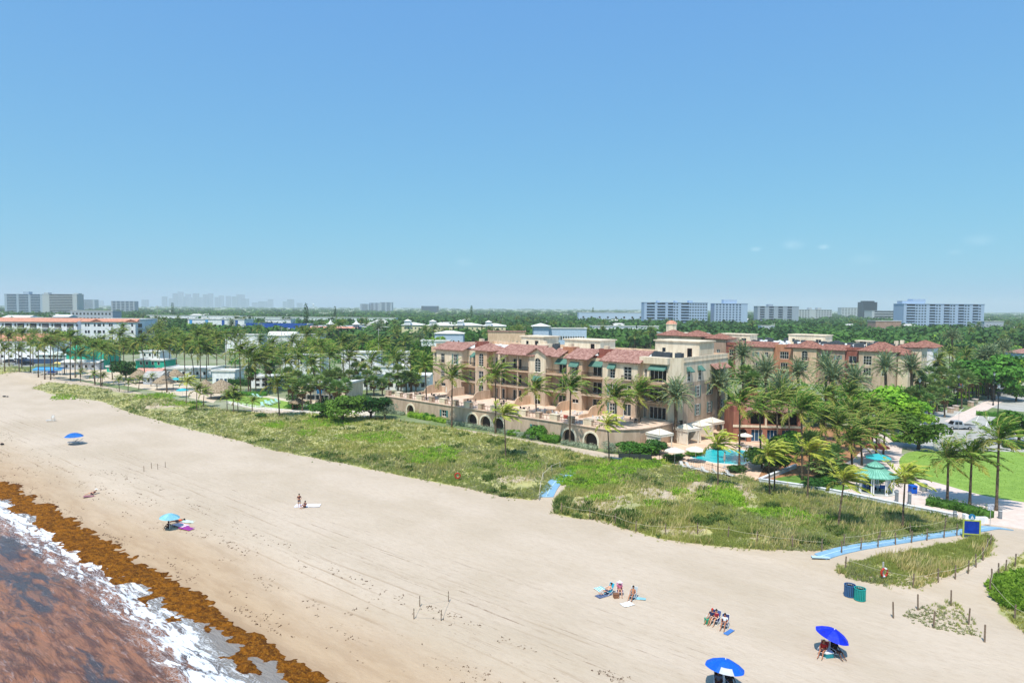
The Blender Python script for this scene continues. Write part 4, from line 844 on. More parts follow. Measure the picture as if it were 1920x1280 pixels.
for i, (x, y) in enumerate([(48, 10), (46, 8), (56.5, 11), (58.6, 7), (18, 8), (24.5, 8.5), (33, 7), (59.5, 9.5), (67.8, 9.5), (10, 9)]): put(VT, vtu, hl(x, y, 15.42), 0, 'white mushroom vent on the flat roof of the long tan beachfront hotel', 'roof vents of the beachfront hotel', 'vent', 1.1)
# ---------------------------------------------------------------- generic buildings
def setup_building(name, pl, pr, Y, ytop, depth, label, cat='building', yaw=0.0, z0=0.05):
    L = PD(pl, ytop, Y); Rr = PD(pr, ytop, Y); w_ = (Rr.x-L.x)/math.cos(yaw); e = empty(name, (L.x, Y, z0), yaw, label, cat); return e, w_, (L.z+Rr.z)/2-z0
def body(e, w_, d, h, m, x0=0, y0=0, z0=-.3, cop=.18, name='wall'):
    b = MB(); b.box(x0, x0+w_, y0, y0+d, z0, h); o = b.build(name, m, e)
    return o
def roof_flat(e, w_, d, h, m=None, x0=0, y0=0, ov=.35, th=.35):
    b = MB(); b.box(x0-ov, x0+w_+ov, y0-ov, y0+d+ov, h, h+th*.6); b.box(x0-ov, x0+w_+ov, y0-ov, y0-ov+.3, h+th*.6, h+th*1.6); b.box(x0-ov, x0-ov+.3, y0-ov+.3, y0+d+ov, h+th*.6, h+th*1.6); b.box(x0+w_+ov-.3, x0+w_+ov, y0-ov+.3, y0+d+ov, h+th*.6, h+th*1.6); return b.build('roof', m or mRoofW, e)
def win_grid(e, w_, h, floors, bays, ww=.9, wh=1.3, x0=0, y=-.04, z0=0, fm=None, gm=None, cols=1, rows=1, skip=None, sill=.9, margin=1.0):
    fh = h/floors
    for f in range(floors):
        for i in range(bays):
            if skip and skip(f, i): continue
            x = x0+margin+(w_-2*margin)*(i+.5)/bays; window(e, x, z0+f*fh+min(sill, fh*.3), ww, min(wh, fh*.65), y, cols, rows, fm=fm, gm=gm, ft=.08)
def house(name, pl, pr, Y, ytop, depth, label, wall=None, floors=2, bays=6, roof='flat', rm=None, yaw=0.0, cat='building', ww=1.0, wh=1.3, gm=None, rh=2.0, fm=None, bal=False, sill=.9):
    e, w_, h = setup_building(name, pl, pr, Y, ytop, depth, label, cat, yaw); wall = wall or mWhite
    if roof in ('hip', 'gable'): h -= rh
    body(e, w_, depth, h, wall)
    if roof == 'flat': roof_flat(e, w_, depth, h, rm)
    else:
        b = MB()
        if roof == 'hip': hip(b, 0, w_, 0, depth, h, rh, .5, rib=1.2 if Y > 300 else .6)
        else:
            V = [(-.5, -.5, h), (w_+.5, -.5, h), (w_+.5, depth/2, h+rh), (-.5, depth/2, h+rh), (w_+.5, depth+.5, h), (-.5, depth+.5, h)]
            b.mesh(V, [(0, 1, 2, 3), (2, 4, 5, 3), (1, 4, 2), (0, 3, 5), (0, 5, 4, 1)])
        b.build('roof', rm or mTile, e)
    if bays: win_grid(e, w_, h, floors, bays, ww, wh, gm=gm, fm=fm, sill=sill)
    if bal:
        for f in range(1, floors): b = MB(); b.box(.3, w_-.3, -1.3, 0, h/floors*f-.15, h/floors*f); bb = b.build('balcony', wall, e); railing(bb, .35, w_-.35, -1.25, h/floors*f, 1.0, mFrame, step=1.0)
    return e, w_, h
def tower(name, pl, pr, Y, ytop, depth, label, floors, bands, wm, gm=None, yaw=0.0, slab=1.0, pent=None, bm=None, group=None):
    """bands: string of columns, w wall, g glass recess, b balcony stack"""
    e, w_, h = setup_building(name, pl, pr, Y, ytop, depth, label, 'high rise' if floors > 7 else 'apartment block', yaw); gm = gm or mGlassB; bw = w_/len(bands); fh = h/floors
    if group: e['group'] = group
    body(e, w_, depth, h, gm, name='glazing', y0=.6, x0=.1); e.children[0].scale = ((w_-.2)/w_, 1, 1)
    b = MB()
    for i, c in enumerate(bands):
        if c in 'wW': b.box(i*bw, (i+1)*bw, 0, depth+.2, -.3, h+.3)
    b.box(-.02, .5, .01, depth+.1, -.3, h+.2); b.box(w_-.5, w_+.02, .01, depth+.1, -.3, h+.2)
    for f in range(floors): b.box(.3, w_-.3, .28, .62, f*fh-.3, f*fh+fh*.42)
    b.box(-.4, w_+.4, -.4, depth+.6, h+.3, h+.9); b.build('wall', wm, e)
    for f in range(1, floors):
        b = MB(); n = 0; i = 0
        while i < len(bands):
            if bands[i] == 'b':
                j = i
                while j < len(bands) and bands[j] == 'b': j += 1
                b.box(i*bw+.1, j*bw-.1, -slab, .27, f*fh-.2, f*fh+.05); b.box(i*bw+.1, j*bw-.1, -slab, -slab+.12, f*fh+.05, f*fh+1.0); n += 1; i = j
            else: i += 1
        if n: b.build('balcony', bm or wm, e)
    wcols = [i for i, c in enumerate(bands) if c == 'W']
    for f in range(floors):
        if not wcols: break
        b = MB()
        for i in wcols: b.box((i+.2)*bw, (i+.8)*bw, -.06, .02, f*fh+fh*.35, f*fh+fh*.78)
        b.build('window_row', gm, e)
    if pent:
        for a, c, hh in pent: b = MB(); b.box(a*w_, c*w_, depth*.25, depth*.75, h+.9, h+.9+hh); b.build('penthouse', wm, e)
    return e
# ---------------------------------------------------------------- second tile-roofed block behind
F2 = (60.0, 282.0)
K = empty('courtyard_block', (F2[0], F2[1], 0), UANG, 'three storey block with brown clay hip roofs behind the silver date palms', 'apartment block')
def kl(s, y, z=0): return Vector((F2[0]+s*U[0]-y*U[1], F2[1]+s*U[1]+y*U[0], z))
mTileB = mat('clay_tile_brown', C('a57466'), .85, C('744c40'), 1.4, .7, bump=.3, bsc=6)
KW = [mTan, mCream, mBrown, mPeach, mRed, mOrange]; panel.cuts = []
b = MB(); b.box(0, 88.8, 1.5, 52, 0, 12.2); b.build('core', mCream, K); b = MB(); b.box(0, 30, 1.5, 12, 12.25, 15); b.build('upper_storey', mTan, K); b = MB(); b.box(.5, 88, 2, 51.5, 12.21, 12.3); b.build('roof_deck', mRoofW, K)
def kseg(x0, x1, yf, m, wins, z1=12.3, par=K, md=1.6):
    b = MB(); hs = []
    for q in wins: hs.append((q[0]-q[2]/2, q[0]+q[2]/2, q[1], q[1]+q[3], q[6]))
    panel(b, x0, x1, -.3, z1, yf, hs); b.q([(x0, md, -.3), (x0, yf, -.3), (x0, yf, z1), (x0, md, z1)]); b.q([(x1, yf, -.3), (x1, md, -.3), (x1, md, z1), (x1, yf, z1)]); b.q([(x0, yf, z1), (x1, yf, z1), (x1, md, z1), (x0, md, z1)]); b.build('wall', m, par)
    for q in wins:
        window(par, q[0], q[1], q[2], q[3], yf+.15, q[4], q[5], q[6], name='window')
        ex = q[7] if len(q) > 7 else ''
        if 's' in ex: shutters(par, q[0], q[1], q[2], q[3], yf)
        if 'b' in ex: b = MB(); b.box(q[0]-q[2]*.75, q[0]+q[2]*.75, yf-1, yf, q[1]-.25, q[1]-.02); bb = b.build('balcony', mTan, par); railing(bb, q[0]-q[2]*.73, q[0]+q[2]*.73, yf-.95, q[1]-.02, 1.0, None, .9)
def W(x, z, w_=1.4, h=1.8, c=2, r=2, a=False, e=''): return (x, z, w_, h, c, r, a, e)
kseg(0, 12, 0, mTan, [W(3, 12), W(8, 12), W(3, 8.6), W(8, 8.6), W(3, 5), W(8, 5)], 15); kseg(12, 20, -.8, mPeach, [W(16, 8.4, 1.8, 2.8, 2, 3, True), W(16, 4.6, 1.8, 2.2)], 15); kseg(20, 30, 0, mBrown, [W(23, 8.6), W(27, 8.6), W(23, 5), W(27, 5)], 14.4)
kseg(30, 34, .6, mRed, [W(32, 8.3, 1.6, 2.3, 2, 1, False, 'b')]); kseg(34, 48.5, -.2, mTan, [W(37, 8.5, 1.9, 2.4, 2, 3), W(42, 8.5, 1.4, 1.7, 2, 2, False, 's'), W(46, 8.5, 1.3, 1.8), W(37, 4.6, 1.9, 2.4, 2, 3), W(43, 4.4, 2.4, 2.4, 3, 1, False, 'b')])
kseg(48.5, 56, .3, mOrange, [W(52.3, 8.2, 3.2, 2.6, 4, 2, False, ''), W(52.3, 4.4, 2.6, 2.4, 3, 1, False, 'b')]); kseg(56, 64, -1.2, mPeach, [W(60, 8.2, 2.2, 3.4, 2, 3, True, 'b'), W(60, 4.4, 1.8, 2.4)])
kseg(64, 73, -.2, mBrown, [W(66.6, 8.0, 2.6, 2.9, 3, 4), W(70.8, 8.9, 1.4, 1.6, 2, 2, False, 's'), W(67, 4.2, 2.4, 2.6, 3, 1, False, ''), W(71, 4.6)]); kseg(73, 77.6, .5, mRed, [W(75.3, 7.9, 2.4, 2.5, 2, 1, False, 'b'), W(75.3, 4.2, 2.2, 2.4, 2, 1)])
kseg(77.6, 88.8, -.8, mTan, [W(80.3, 7.8, 2.6, 3.0, 3, 3), W(85.5, 8.0, 2.0, 2.6, 2, 3), W(80.3, 4.2, 2.4, 2.6, 3, 1, False, 'b'), W(85.5, 4.4, 1.8, 2.2)])
def kroof(fn, *a, par=K, **k_): b = MB(); fn(b, *a, rib=.6, **k_); return b.build('roof', mTileB, par)
kroof(hip, 11, 21, -.8, 9, 15.0, 2.4); kroof(hip, 0, 10, 0, 9, 15.0, 2.2); kroof(hip, 21.6, 30, 0, 8, 14.4, 2.0); kroof(shed, 34, 48.4, -.2, 4.4, 12.2, 13.8); kroof(hip, 55.6, 64.6, -1.2, 6.5, 12.4, 2.5); kroof(shed, 65.4, 73, -.2, 4, 12.3, 13.8); kroof(hip, 77.6, 88.9, -.8, 9, 12.3, 3.0); kroof(shed, 52.6, 56, .3, 3.6, 12.3, 13.4, .2)
for x0, x1, m in ((30, 34, mRed), (48.5, 53, mOrange), (73, 77.6, mRed)): b = MB(); b.box(x0, x1, .35, 3.2, 12.3, 13.3); b.build('parapet', m, K)
for x0, x1, y0, y1, z1 in ((2, 11, 12, 20, 15.6), (20, 33, 15, 22, 15.8), (44, 58, 26, 34, 16.0), (70, 75, 22, 26, 14.6)):
    b = MB(); b.box(x0, x1, y0, y1, 12.3, z1); b.box(x0-.3, x1+.3, y0-.3, y1+.3, z1, z1+.3); b.build('penthouse', mCream, K); window(K, x0+2, 13.2, 1.2, 1.5, y0-.03, 1, 1, fm=mTrim); window(K, x1-2.5, 12.5, 2.2, 2.1, y0-.03, 2, 1, fm=mTrim)
# wing turned towards the street
KC = kl(89, 0)
K2 = empty('street_wing_block', (KC.x, KC.y, 0), UANG+R(90), 'stepped three storey wing with small tile roofs facing the street', 'apartment block')
b = MB(); b.box(10, 52, 1.5, 12, 0, 12.2); b.build('core', mCream, K2)
kseg(.9, 9, -3.0, mCream, [W(3.5, 8.2, 1.6, 2.4), W(7, 8.2, 1.6, 2.4), W(3.5, 4.4), W(7, 4.4)], 11.4, K2, 0); kseg(9, 16, 0, mBrown, [W(12.5, 8.3, 1.6, 2.4, 2, 1, False, 'b'), W(12.5, 4.3, 1.6, 2.4)], 12.3, K2); kseg(16, 24, -3.6, mCream, [W(18.6, 8.0, 1.4, 3.2, 2, 4), W(22, 8.4, 1.2, 2.2), W(18.6, 4.2, 1.4, 2.4), W(22, 4.4, 1.2, 2.0)], 13.2, K2)
kseg(24, 31, -.6, mPeach, [W(27.5, 8.2, 1.6, 2.4, 2, 2, False, 'b'), W(27.5, 4.4)], 12.3, K2); kseg(31, 39, -4.0, mWhite, [W(33.5, 8.2, 1.4, 2.6, 2, 3, False, 'b'), W(37, 8.2, 1.4, 2.6), W(33.5, 4.2, 1.4, 2.4), W(37, 4.2)], 12.6, K2); kseg(39, 52, -2.6, mTan, [W(42, 8, 1.8, 3.0, 2, 4), W(45, 8, 1.8, 3.0, 2, 4), W(49, 8, 1.4, 2.2), W(42, 4.2, 1.8, 2.4), W(46, 4.2, 1.8, 2.4)], 12.4, K2)
for a in ((.9, 9, -3, 4, 11.5, 1.4), (16, 24, -3.6, 4, 13.3, 1.7), (31, 39, -4, 4, 12.7, 1.8), (39, 52, -2.6, 6, 12.5, 2.2)): kroof(hip, *a, par=K2)
kroof(shed, 9, 16, 0, 4, 12.3, 13.5, par=K2); kroof(shed, 24, 31, -.6, 4, 12.3, 13.5, par=K2)
for x in (22, 30): b = MB(); b.box(x-.6, x+.6, 5, 6.2, 12.3, 15.2); b.build('chimney', mCream, K2)
rr = random.Random(9); acu2 = []; vtu2 = []
for i in range(26):
    s, y = rr.uniform(24, 88), rr.choice([9, 13, 17, 24, 30, 36])+rr.uniform(-1, 1)
    if i < 10: s, y = 56+i*3.3, 19+rr.uniform(-.5, 1.5)
    o = copy_tree(AC); o.location = kl(s, y, 12.3); o.rotation_euler = (0, 0, UANG); o.scale = (1.25,)*3; tag(o, 'dark box air conditioner on the flat roof of the brown hip roofed block', 'air conditioner', 'rooftop units of the block behind the date palms'); acu2.append(o)
for i in range(22):
    s, y = rr.uniform(28, 86), rr.uniform(8, 30); o = copy_tree(VT); o.location = kl(s, y, 12.3); o.scale = (1.2,)*3; tag(o, 'white mushroom vent on the flat roof of the hip-roofed block behind the date palms', 'vent', 'roof vents of the block behind the date palms'); vtu2.append(o)
# ---------------------------------------------------------------- pool house, cabanas
e, w_, h = setup_building('pool_house', 1376, 1500, 133, 772, 9, 'red two storey pool house with pink tile roof beside the swimming pool', 'building', R(-6))
b = MB(); hs = [(1.0, 2.6, .1, 2.6, True), (3.4, 5.6, .1, 2.5), (6.4, 8.4, .1, 2.5), (9.2, 11.4, .1, 2.5), (3.2, 5.8, 3.5, 5.7), (6.4, 9.0, 3.5, 5.7), (9.6, 12, 3.5, 5.7)]
panel(b, 0, w_, -.3, h, 0, hs, .5); b.q([(0, 9, -.3), (0, 0, -.3), (0, 0, h), (0, 9, h)]); b.q([(w_, 0, -.3), (w_, 9, -.3), (w_, 9, h), (w_, 0, h)]); b.build('wall', mat('terracotta_stucco', C('a66f5c'), .9, C('935e4d'), 1.1, .75, stretch=(1, 1, .22)), e)
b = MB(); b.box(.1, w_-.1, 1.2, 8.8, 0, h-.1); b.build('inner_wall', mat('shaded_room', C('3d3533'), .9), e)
for q in hs[1:4]: window(e, (q[0]+q[1])/2, .1, q[1]-q[0], 2.4, .35, 3, 1, gm=mGlassB, name='glass_door')
b = MB(); b.box(-.1, w_+.1, -.12, .0, 2.9, 3.35); b.build('cornice', mCream, e)
for x in (6.1, 9.3): b = MB(); b.box(x-.15, x+.15, -.1, .4, 3.35, 5.8); b.build('column', mCream, e)
for q in hs[4:]: railing(e, q[0], q[1], .1, 3.5, .9)
b = MB(); hip(b, 2.5, w_, 0, 9, h, 2.4, .6, rib=.5); b.build('roof', mTile, e); b = MB(); b.box(0, 2.4, 0, 9, h, h+1.0); b.box(3, w_, 8.4, 9.4, h, h+3.0); b.build('parapet', mRed, e)
mCanvas = mat('white_canvas', C('f3ede2'), .9, C('e0d6c6'), 1, .4, trans=.15)
def make_cabana():
    e = empty('cabana'); b = MB(); hip(b, -1.5, 1.5, -1.4, 1.4, 2.45, .7, .12, rib=9); b.box(-1.62, 1.62, -1.55, -1.5, 2.2, 2.46); b.box(-1.62, 1.62, 1.5, 1.55, 2.2, 2.46); b.box(1.57, 1.62, -1.5, 1.5, 2.2, 2.46); b.box(-1.62, -1.57, -1.5, 1.5, 2.2, 2.46); b.build('canopy', mCanvas, e)
    b = MB(); [b.box(x-.05, x+.05, y-.05, y+.05, 0, 2.45) for x in (-1.45, 1.45) for y in (-1.35, 1.35)]; b.build('frame', mCream, e)
    for (x0, x1, y0, y1) in ((-1.45, 1.45, 1.3, 1.36), (-1.47, -1.41, -1.3, 1.3)):
        b = MB(); b.box(x0, x1, y0, y1, .05, 2.4); b.build('side_panel', mCanvas, e)
    for x in (-1.35, 1.35):
        b = MB(); b.lathe([(.16, 0), (.1, .9), (.09, 1.2), (.17, 2.4)], 8, 0, (x, -1.35, 0)); b.build('curtain', mCanvas, e)
    return e
CB = make_cabana(); cs = [(1236, 847, 'free-standing white cabana at the foot of the terrace wall, nearest the beach'), (1287, 836, 'front cabana of the three white ones in a row along the hotel side wall'), (1311, 829, 'middle cabana of the three white ones in a row along the hotel side wall'), (1334, 822, 'rear cabana of the three white ones in a row along the hotel side wall')]
for i, (x, y, lb) in enumerate(cs):
    o = CB if i == 0 else copy_tree(CB); o.location = G(x, y-6, TZ+.05); o.rotation_euler = (0, 0, UANG+R(78)); tag(o, lb, 'cabana', 'white pool cabanas'); o.scale = (1.15,)*3
# ---------------------------------------------------------------- left: white apartment house with orange tiles
mTileL = mTileO
e, w_, h = setup_building('white_apartment_house', 152, 249, 400, 603, 30, 'white four storey apartment house with orange tile roof, far left behind the palms', 'apartment block', R(5))
b = MB(); hs = []; fh = h/4; gx = [2.6, 4.2, 7.6, 9.6, 10.6, 12.6, 16, 17.2, 23.2, 28.6]
body(e, w_, 30, h, mWhite)
for f in range(4):
    for i, x in enumerate(gx): window(e, x, f*fh+1.2, .95 if f != 2 else 1.1, 1.7, -.05, 1, 2, arch=(f == 2 and i in (0, 4)), fm=mat('brown_window_frame', C('6d6a70'), .6))
b = MB(); shed(b, 0, w_, 0, 5, h, h+1.6, .7, rib=1.2); b.build('roof', mTileL, e)
for x in (8.0, 27.5): b = MB(); gable(b, x-2.2, x+3.6, -.1, 4, h+.1, 1.1, .5, rib=1.2); b.q([(x-2.2, -.1, h), (x+3.6, -.1, h), (x+.7, -.1, h+1.1)]); b.build('dormer_gable', mTileL, e)
b = MB(); b.box(0, w_, 5, 30, h, h+1.5); b.build('flat_roof', mRoofW, e)
for f in range(4): b = MB(); b.box(w_, w_+1.6, 3, 9, f*fh+.1, f*fh+.4); bb = b.build('balcony', mWhite, e); b = MB(); b.box(w_, w_+.05, 3.5, 8.5, f*fh+.5, f*fh+2.8); b.build('opening', mGlass, bb)
# its long left wing
e, w_, h = setup_building('white_terraced_wing', -160, 151, 412, 602, 22, 'long white wing with balconies and orange tile roof, left of the white apartment house front', 'apartment block', R(-2))
body(e, w_, 22, h, mWhite); fh = h/4
for i in range(13):
    x = w_-4-i*7.6
    for f in range(1, 4):
        b = MB(); b.box(x-2.4, x+2.2, -1.6, 0, f*fh-.1, f*fh+.15); bb = b.build('balcony', mWhite, e); b = MB(); b.box(x-2.2, x+2.0, -.06, -.01, f*fh+.2, f*fh+2.7); b.build('opening', mGlass, bb); railing(bb, x-2.3, x+2.1, -1.55, f*fh+.15, 1, mFrame, step=.6)
        window(e, x+4.1, f*fh+1.0, 1, 1.6, -.05, 1, 2, fm=mat('brown_window_frame', 'ffffff'))
b = MB(); shed(b, 0, w_, -.4, 6, h, h+2, .7, rib=1.5); b.build('roof', mTileL, e)
e, w_, h = house('low_tiled_block', -140, 97, 318, 626, 14, 'lower white block with salmon tile roof in front of the white apartment wings, left edge', mWhite, 3, 14, 'hip', mTileL, rh=3.2, ww=1.4)
b = MB(); gable(b, w_-14, w_-7, -.3, 5, h+.1, 1.6, .5, rib=1.2); b.q([(w_-14, -.3, h), (w_-7, -.3, h), (w_-10.5, -.3, h+1.6)]); b.build('dormer_gable', mTileL, e)
mDkB = mat('deep_blue_wall', C('2456a8'), .7); mLtB = mat('light_blue_wall', C('4fa0dc'), .7); mPaleB = mat('pale_blue_wall', C('b9cbe0'), .85); mYel = mat('pale_yellow_wall', C('e6dcb0'), .85); mGy = mat('grey_wall', C('b4bac4'), .85); mPink = mat('pink_tile', C('dfa594'), .85, C('c98d7c'), 1, .6); mMint = mat('mint_wall', C('dde6e0'), .85); mTeal = mat('teal_wall', C('2bb79a'), .8, C('249c86'), .5, .3); mTealR = mat('teal_roof', C('38c5a6'), .8, C('2aa78d'), .5, .4)
house('grey_apartment_block', 132, 211, 700, 583, 16, 'grey and white four storey block with dark windows behind the white apartment house', mGy, 4, 11, 'flat', ww=2.2, wh=2.2, cat='apartment block')
house('low_white_house', 4, 52, 620, 591, 16, 'white low house with gabled roof near the left edge behind the tiled wing', mWhite, 2, 5, 'gable', mRoofW)
house('low_white_house', 52, 96, 560, 596, 18, 'pale house with flat roof left of the grey block, far left', mWhite, 2, 5)
house('low_white_house', 98, 128, 640, 590, 14, 'small pale house just left of the grey four storey block', mPaleB, 2, 4, 'gable', mRoofW)
house('long_warehouse', 275, 450, 820, 592, 20, 'very long low white building below the downtown skyline', mWhite, 1, 20, ww=3, wh=1.5)
e, w_, h = house('school_building', 352, 458, 560, 599, 20, 'white two storey building with blue panels left of the deep blue building', mWhite, 2, 9, ww=1.6, wh=1.6, gm=mGlassB)
for x, c in ((2.5, mLtB), (15.5, mLtB), (29, mDkB), (40, mDkB)): b = MB(); b.box(x-1.1, x+1.1, -.2, 0, 0, h-.4); b.build('blue_panel', c, e)
e, w_, h = setup_building('blue_shopping_building', 462, 575, 500, 607, 18, 'wide building with a deep blue upper band and light blue sloping awnings', 'building')
body(e, w_, 18, h, mGy); b = MB(); b.box(-.1, w_+.1, -.5, 0, h-3.4, h+.5); b.build('blue_band', mDkB, e)
for x0, x1 in ((1, 12), (15, 28), (34, 43)): b = MB(); b.q([(x0, -.5, h-3.4), (x0, -5, h-7.5), (x1, -5, h-7.5), (x1, -.5, h-3.4)]); b.q([(x0, -.5, h-3.4), (x0, -.5, h-7.6), (x0, -5, h-7.6)]); b.q([(x1, -.5, h-3.4), (x1, -5, h-7.6), (x1, -.5, h-7.6)]); b.q([(x0, -5, h-7.5), (x0, -5, h-7.9), (x1, -5, h-7.9), (x1, -5, h-7.5)]); b.build('awning', mLtB, e)
for x in (13.5, 31): b = MB(); b.prism([(x-1, -6), (x+1, -6), (x+1, 0), (x-1, 0)], 0, h-5); b.mesh([(x-1, -7, h-8), (x+1, -7, h-8), (x+1, 0, h-2.6), (x-1, 0, h-2.6), (x-1, 0, h-8), (x+1, 0, h-8)], [(0, 1, 2, 3), (0, 3, 4), (1, 5, 2)]); b.build('buttress', mGy, e)
b = MB(); b.mesh([(-14, -1, 0), (0, -1, 0), (0, -1, h), (-14, -1, h-5), (-14, 10, 0), (0, 10, 0), (0, 10, h), (-14, 10, h-5)], [(0, 1, 2, 3), (3, 2, 6, 7), (4, 0, 3, 7)]); b.build('ramp_wing', mGy, e)
house('white_blockhouse', 497, 545, 640, 599, 14, 'white stepped house rising behind the deep blue building', mWhite, 2, 4)
house('gabled_white_house', 500, 552, 398, 622, 12, 'low white house with broad gabled roof in front of the blue building', mWhite, 1, 4, 'gable', mRoofW, rh=2.2)
house('flat_white_house', 548, 600, 385, 628, 12, 'low white flat-roofed house right of the gabled white house', mWhite, 1, 5)
house('flat_white_house', 422, 486, 372, 628, 12, 'low white flat-roofed house left of the gabled white house', mWhite, 1, 6)
e, w_, h = setup_building('arcade_hotel', 582, 672, 480, 611, 16, 'grey three storey building with pink tile canopies and two pointed tent turrets', 'building')
body(e, w_, 16, h, mGy)
for z in (h*.36, h-.4):
    for x0, x1 in ((0, 12.2), (15.8, w_)):
        b = MB(); xslope(b, (x0, -2.2, z-1.2), (x1, -2.2, z-1.2), (x1, 0, z), (x0, 0, z), rib=1.2); b.build('canopy_roof', mPink, e)
win_grid(e, w_, h, 3, 12, 1.6, 1.6, z0=-.4)
for x in (12.4, w_-3.2): b = MB(); b.box(x, x+3.2, -1, 2.2, 0, h+1.2); b.build('turret', mGy, e); b = MB(); b.lathe([(3.3, 0), (1.6, .9), (.6, 2.2), (0, 3.6)], 8, 0, (x+1.6, .6, h+1.2)); b.build('turret_roof', mRoofW, e)
house('plain_grey_hall', 673, 730, 482, 614, 18, 'plain windowless pale grey hall right of the turreted building', mGy, 1, 0)
house('long_white_flats', 440, 742, 800, 595, 14, 'very long white two storey flats across the middle distance', mMint, 2, 30, ww=3.2, wh=2, gm=mGlass, cat='apartment block')
for i, (a, c, y) in enumerate(((753, 792, 603), (800, 848, 604), (852, 902, 604), (905, 948, 605))):
    e, w_, h = house('yellow_condominium', a, c, 450+i*6, y+2, 14, ['leftmost pale yellow condominium with a white hipped roof turret', 'second pale yellow condominium from the left in the white-roofed row', 'third pale yellow condominium from the left in the white-roofed row', 'rightmost pale yellow condominium of the white-roofed row'][i], mYel, 4, 5, 'hip', mRoofW, rh=1.6, cat='apartment block')
    e['group'] = 'row of pale yellow condominiums'
    b = MB(); b.box(2, 6, -1.2, 3, h, h+2.6); b.build('turret', mWhite, e); b = MB(); hip(b, 2, 6, -1.2, 3, h+2.6, 1.2, .4, rib=9); b.build('turret_roof', mRoofW, e)
house('white_villa', 815, 868, 372, 621, 12, 'pale two storey villa with light roof in front of the yellow condominiums', mPaleB, 2, 5, 'hip', mRoofW, rh=1.4)
house('long_low_roof', 790, 842, 300, 640, 10, 'low white roofed shed above the left end of the beachfront hotel', mWhite, 1, 4)
house('peach_shop_row', 915, 985, 345, 622, 12, 'row of peach and pink low shops behind the beachfront hotel', mPeach, 2, 8, 'flat', mTile)
e, w_, h = house('pale_blue_office', 1000, 1100, 380, 616, 14, 'pale blue two storey building with close vertical windows', mPaleB, 2, 20, ww=1.0, wh=2.2)
b = MB(); b.box(0, 8.5, -2, 7, 0, h+1.2); b.build('corner_tower', mPaleB, e); b = MB(); hip(b, 0, 8.5, -2, 7, h+1.2, 1.6, 1.2, rib=9); b.build('tower_roof', mRoofW, e)
house('white_longhouse', 1110, 1235, 520, 612, 16, 'long white low building with ribbon windows in the trees', mWhite, 1, 14, ww=3.2, wh=1.4)
house('white_longhouse', 1085, 1210, 1050, 586, 20, 'pale blue and white hall far off left of the wide high rise', mPaleB, 2, 8, ww=3, wh=3)
e, w_, h = house('cream_civic_building', 1244, 1330, 335, 626, 14, 'cream building topped by a small tower with an orange dome', mCream, 1, 5)
b = MB(); b.lathe([(2.6, 0), (2.6, 4.4), (2.9, 4.5), (2.9, 4.8)], 8, 0, (4.8, 4, h)); b.build('bell_tower', mCream, e); b = MB(); b.lathe([(2.9, 4.8), (2.2, 5.8), (1.0, 6.4), (0, 6.6)], 8, 0, (4.8, 4, h)); b.build('dome', mTileO, e)
house('white_pavilion', 1428, 1452, 560, 611, 8, 'small white flat pavilion among trees above the block behind the date palms', mWhite, 1, 2)
house('brown_long_building', 1642, 1690, 620, 602, 14, 'brown low building in the trees left of the wide blue and white high rise', mBrown, 2, 8)
house('tan_motel', 1880, 2040, 262, 690, 12, 'low tan building behind the street at the right edge', mat('motel_tan', C('d7bb84'), .9), 1, 6)
house('tile_roof_cottage', 1912, 1960, 330, 655, 10, 'cottage with red tile roof at the right edge', mPaleB, 1, 3, 'hip', mTile, rh=2)
house('grey_clinic', 1846, 1882, 690, 603, 14, 'grey cubic building at the right foot of the wide blue and white high rise', mGy, 3, 5)
for i, (a, c) in enumerate(((1788, 1812), (1812, 1834))):
    e, w_, h = setup_building('blue_canopy_pavilion', a, c, 560, 627, 8, ('left' if i == 0 else 'right')+' one of the two bright blue tent roofs behind the street trees', 'pavilion'); 
    b = MB(); hip(b, 0, w_, 0, 8, h, 3.0, .3, rib=9); b.build('canopy', mat('bright_blue_canopy', C('2f9fe0'), .7), e); b = MB(); [b.box(x-.15, x+.15, y-.15, y+.15, 0, h) for x in (.3, w_-.3) for y in (.3, 7.7)]; b.build('posts', mWhite, e)
# ---------------------------------------------------------------- high rises
mTB = mat('tower_blue_white', C('a9bdd6'), .8); mTG = mat('tower_grey', C('9aa6b4'), .8); mTC = mat('tower_cream', C('b3b9bc'), .8); mTD = mat('tower_dark_glass', C('2a3642'), .3); mTS = mat('tower_steel_blue', C('9fb0c0'), .8)
tower('blue_grey_condo_tower', 8, 79, 1400, 552, 22, 'wide blue grey condominium slab at the far left horizon', 14, 'wbbbbwbbbbwbbbbw', mTS, pent=[(.45, .6, 5)])
tower('grey_condo_tower', 79, 144, 1400, 552, 22, 'wide grey condominium slab joined to the right of the blue grey slab', 14, 'wwwbbbbbbbbbbww', mTC, mTD, pent=[(.0, .12, 3), (.86, 1, 2)])
tower('distant_office', 153, 177, 3000, 562, 30, 'small hazy flat-topped tower right of the two joined slabs', 9, 'wbbbbbw', mTG)
tower('distant_condo', 208, 252, 1900, 565, 20, 'low wide distant block with white columns left of the downtown skyline', 8, 'wbbwbbwbbwbbwbbw', mTG)
tower('distant_condo', 735-60, 692, 3000, 570, 30, 'low left section of the grey cluster on the horizon above the yellow condominiums', 8, 'wbbbbw', mTG)
tower('distant_condo', 692, 712, 3050, 568, 30, 'middle grey block of the cluster on the horizon', 9, 'wbwbw', mTG); tower('distant_condo', 712, 735, 3000, 567, 30, 'tallest right block of the grey cluster on the horizon', 10, 'wbbwbbw', mTG)
tower('distant_condo', 790, 822, 3200, 574, 30, 'thin dark low block on the horizon above the long tan hotel', 4, 'wbbbbbbw', mTD)
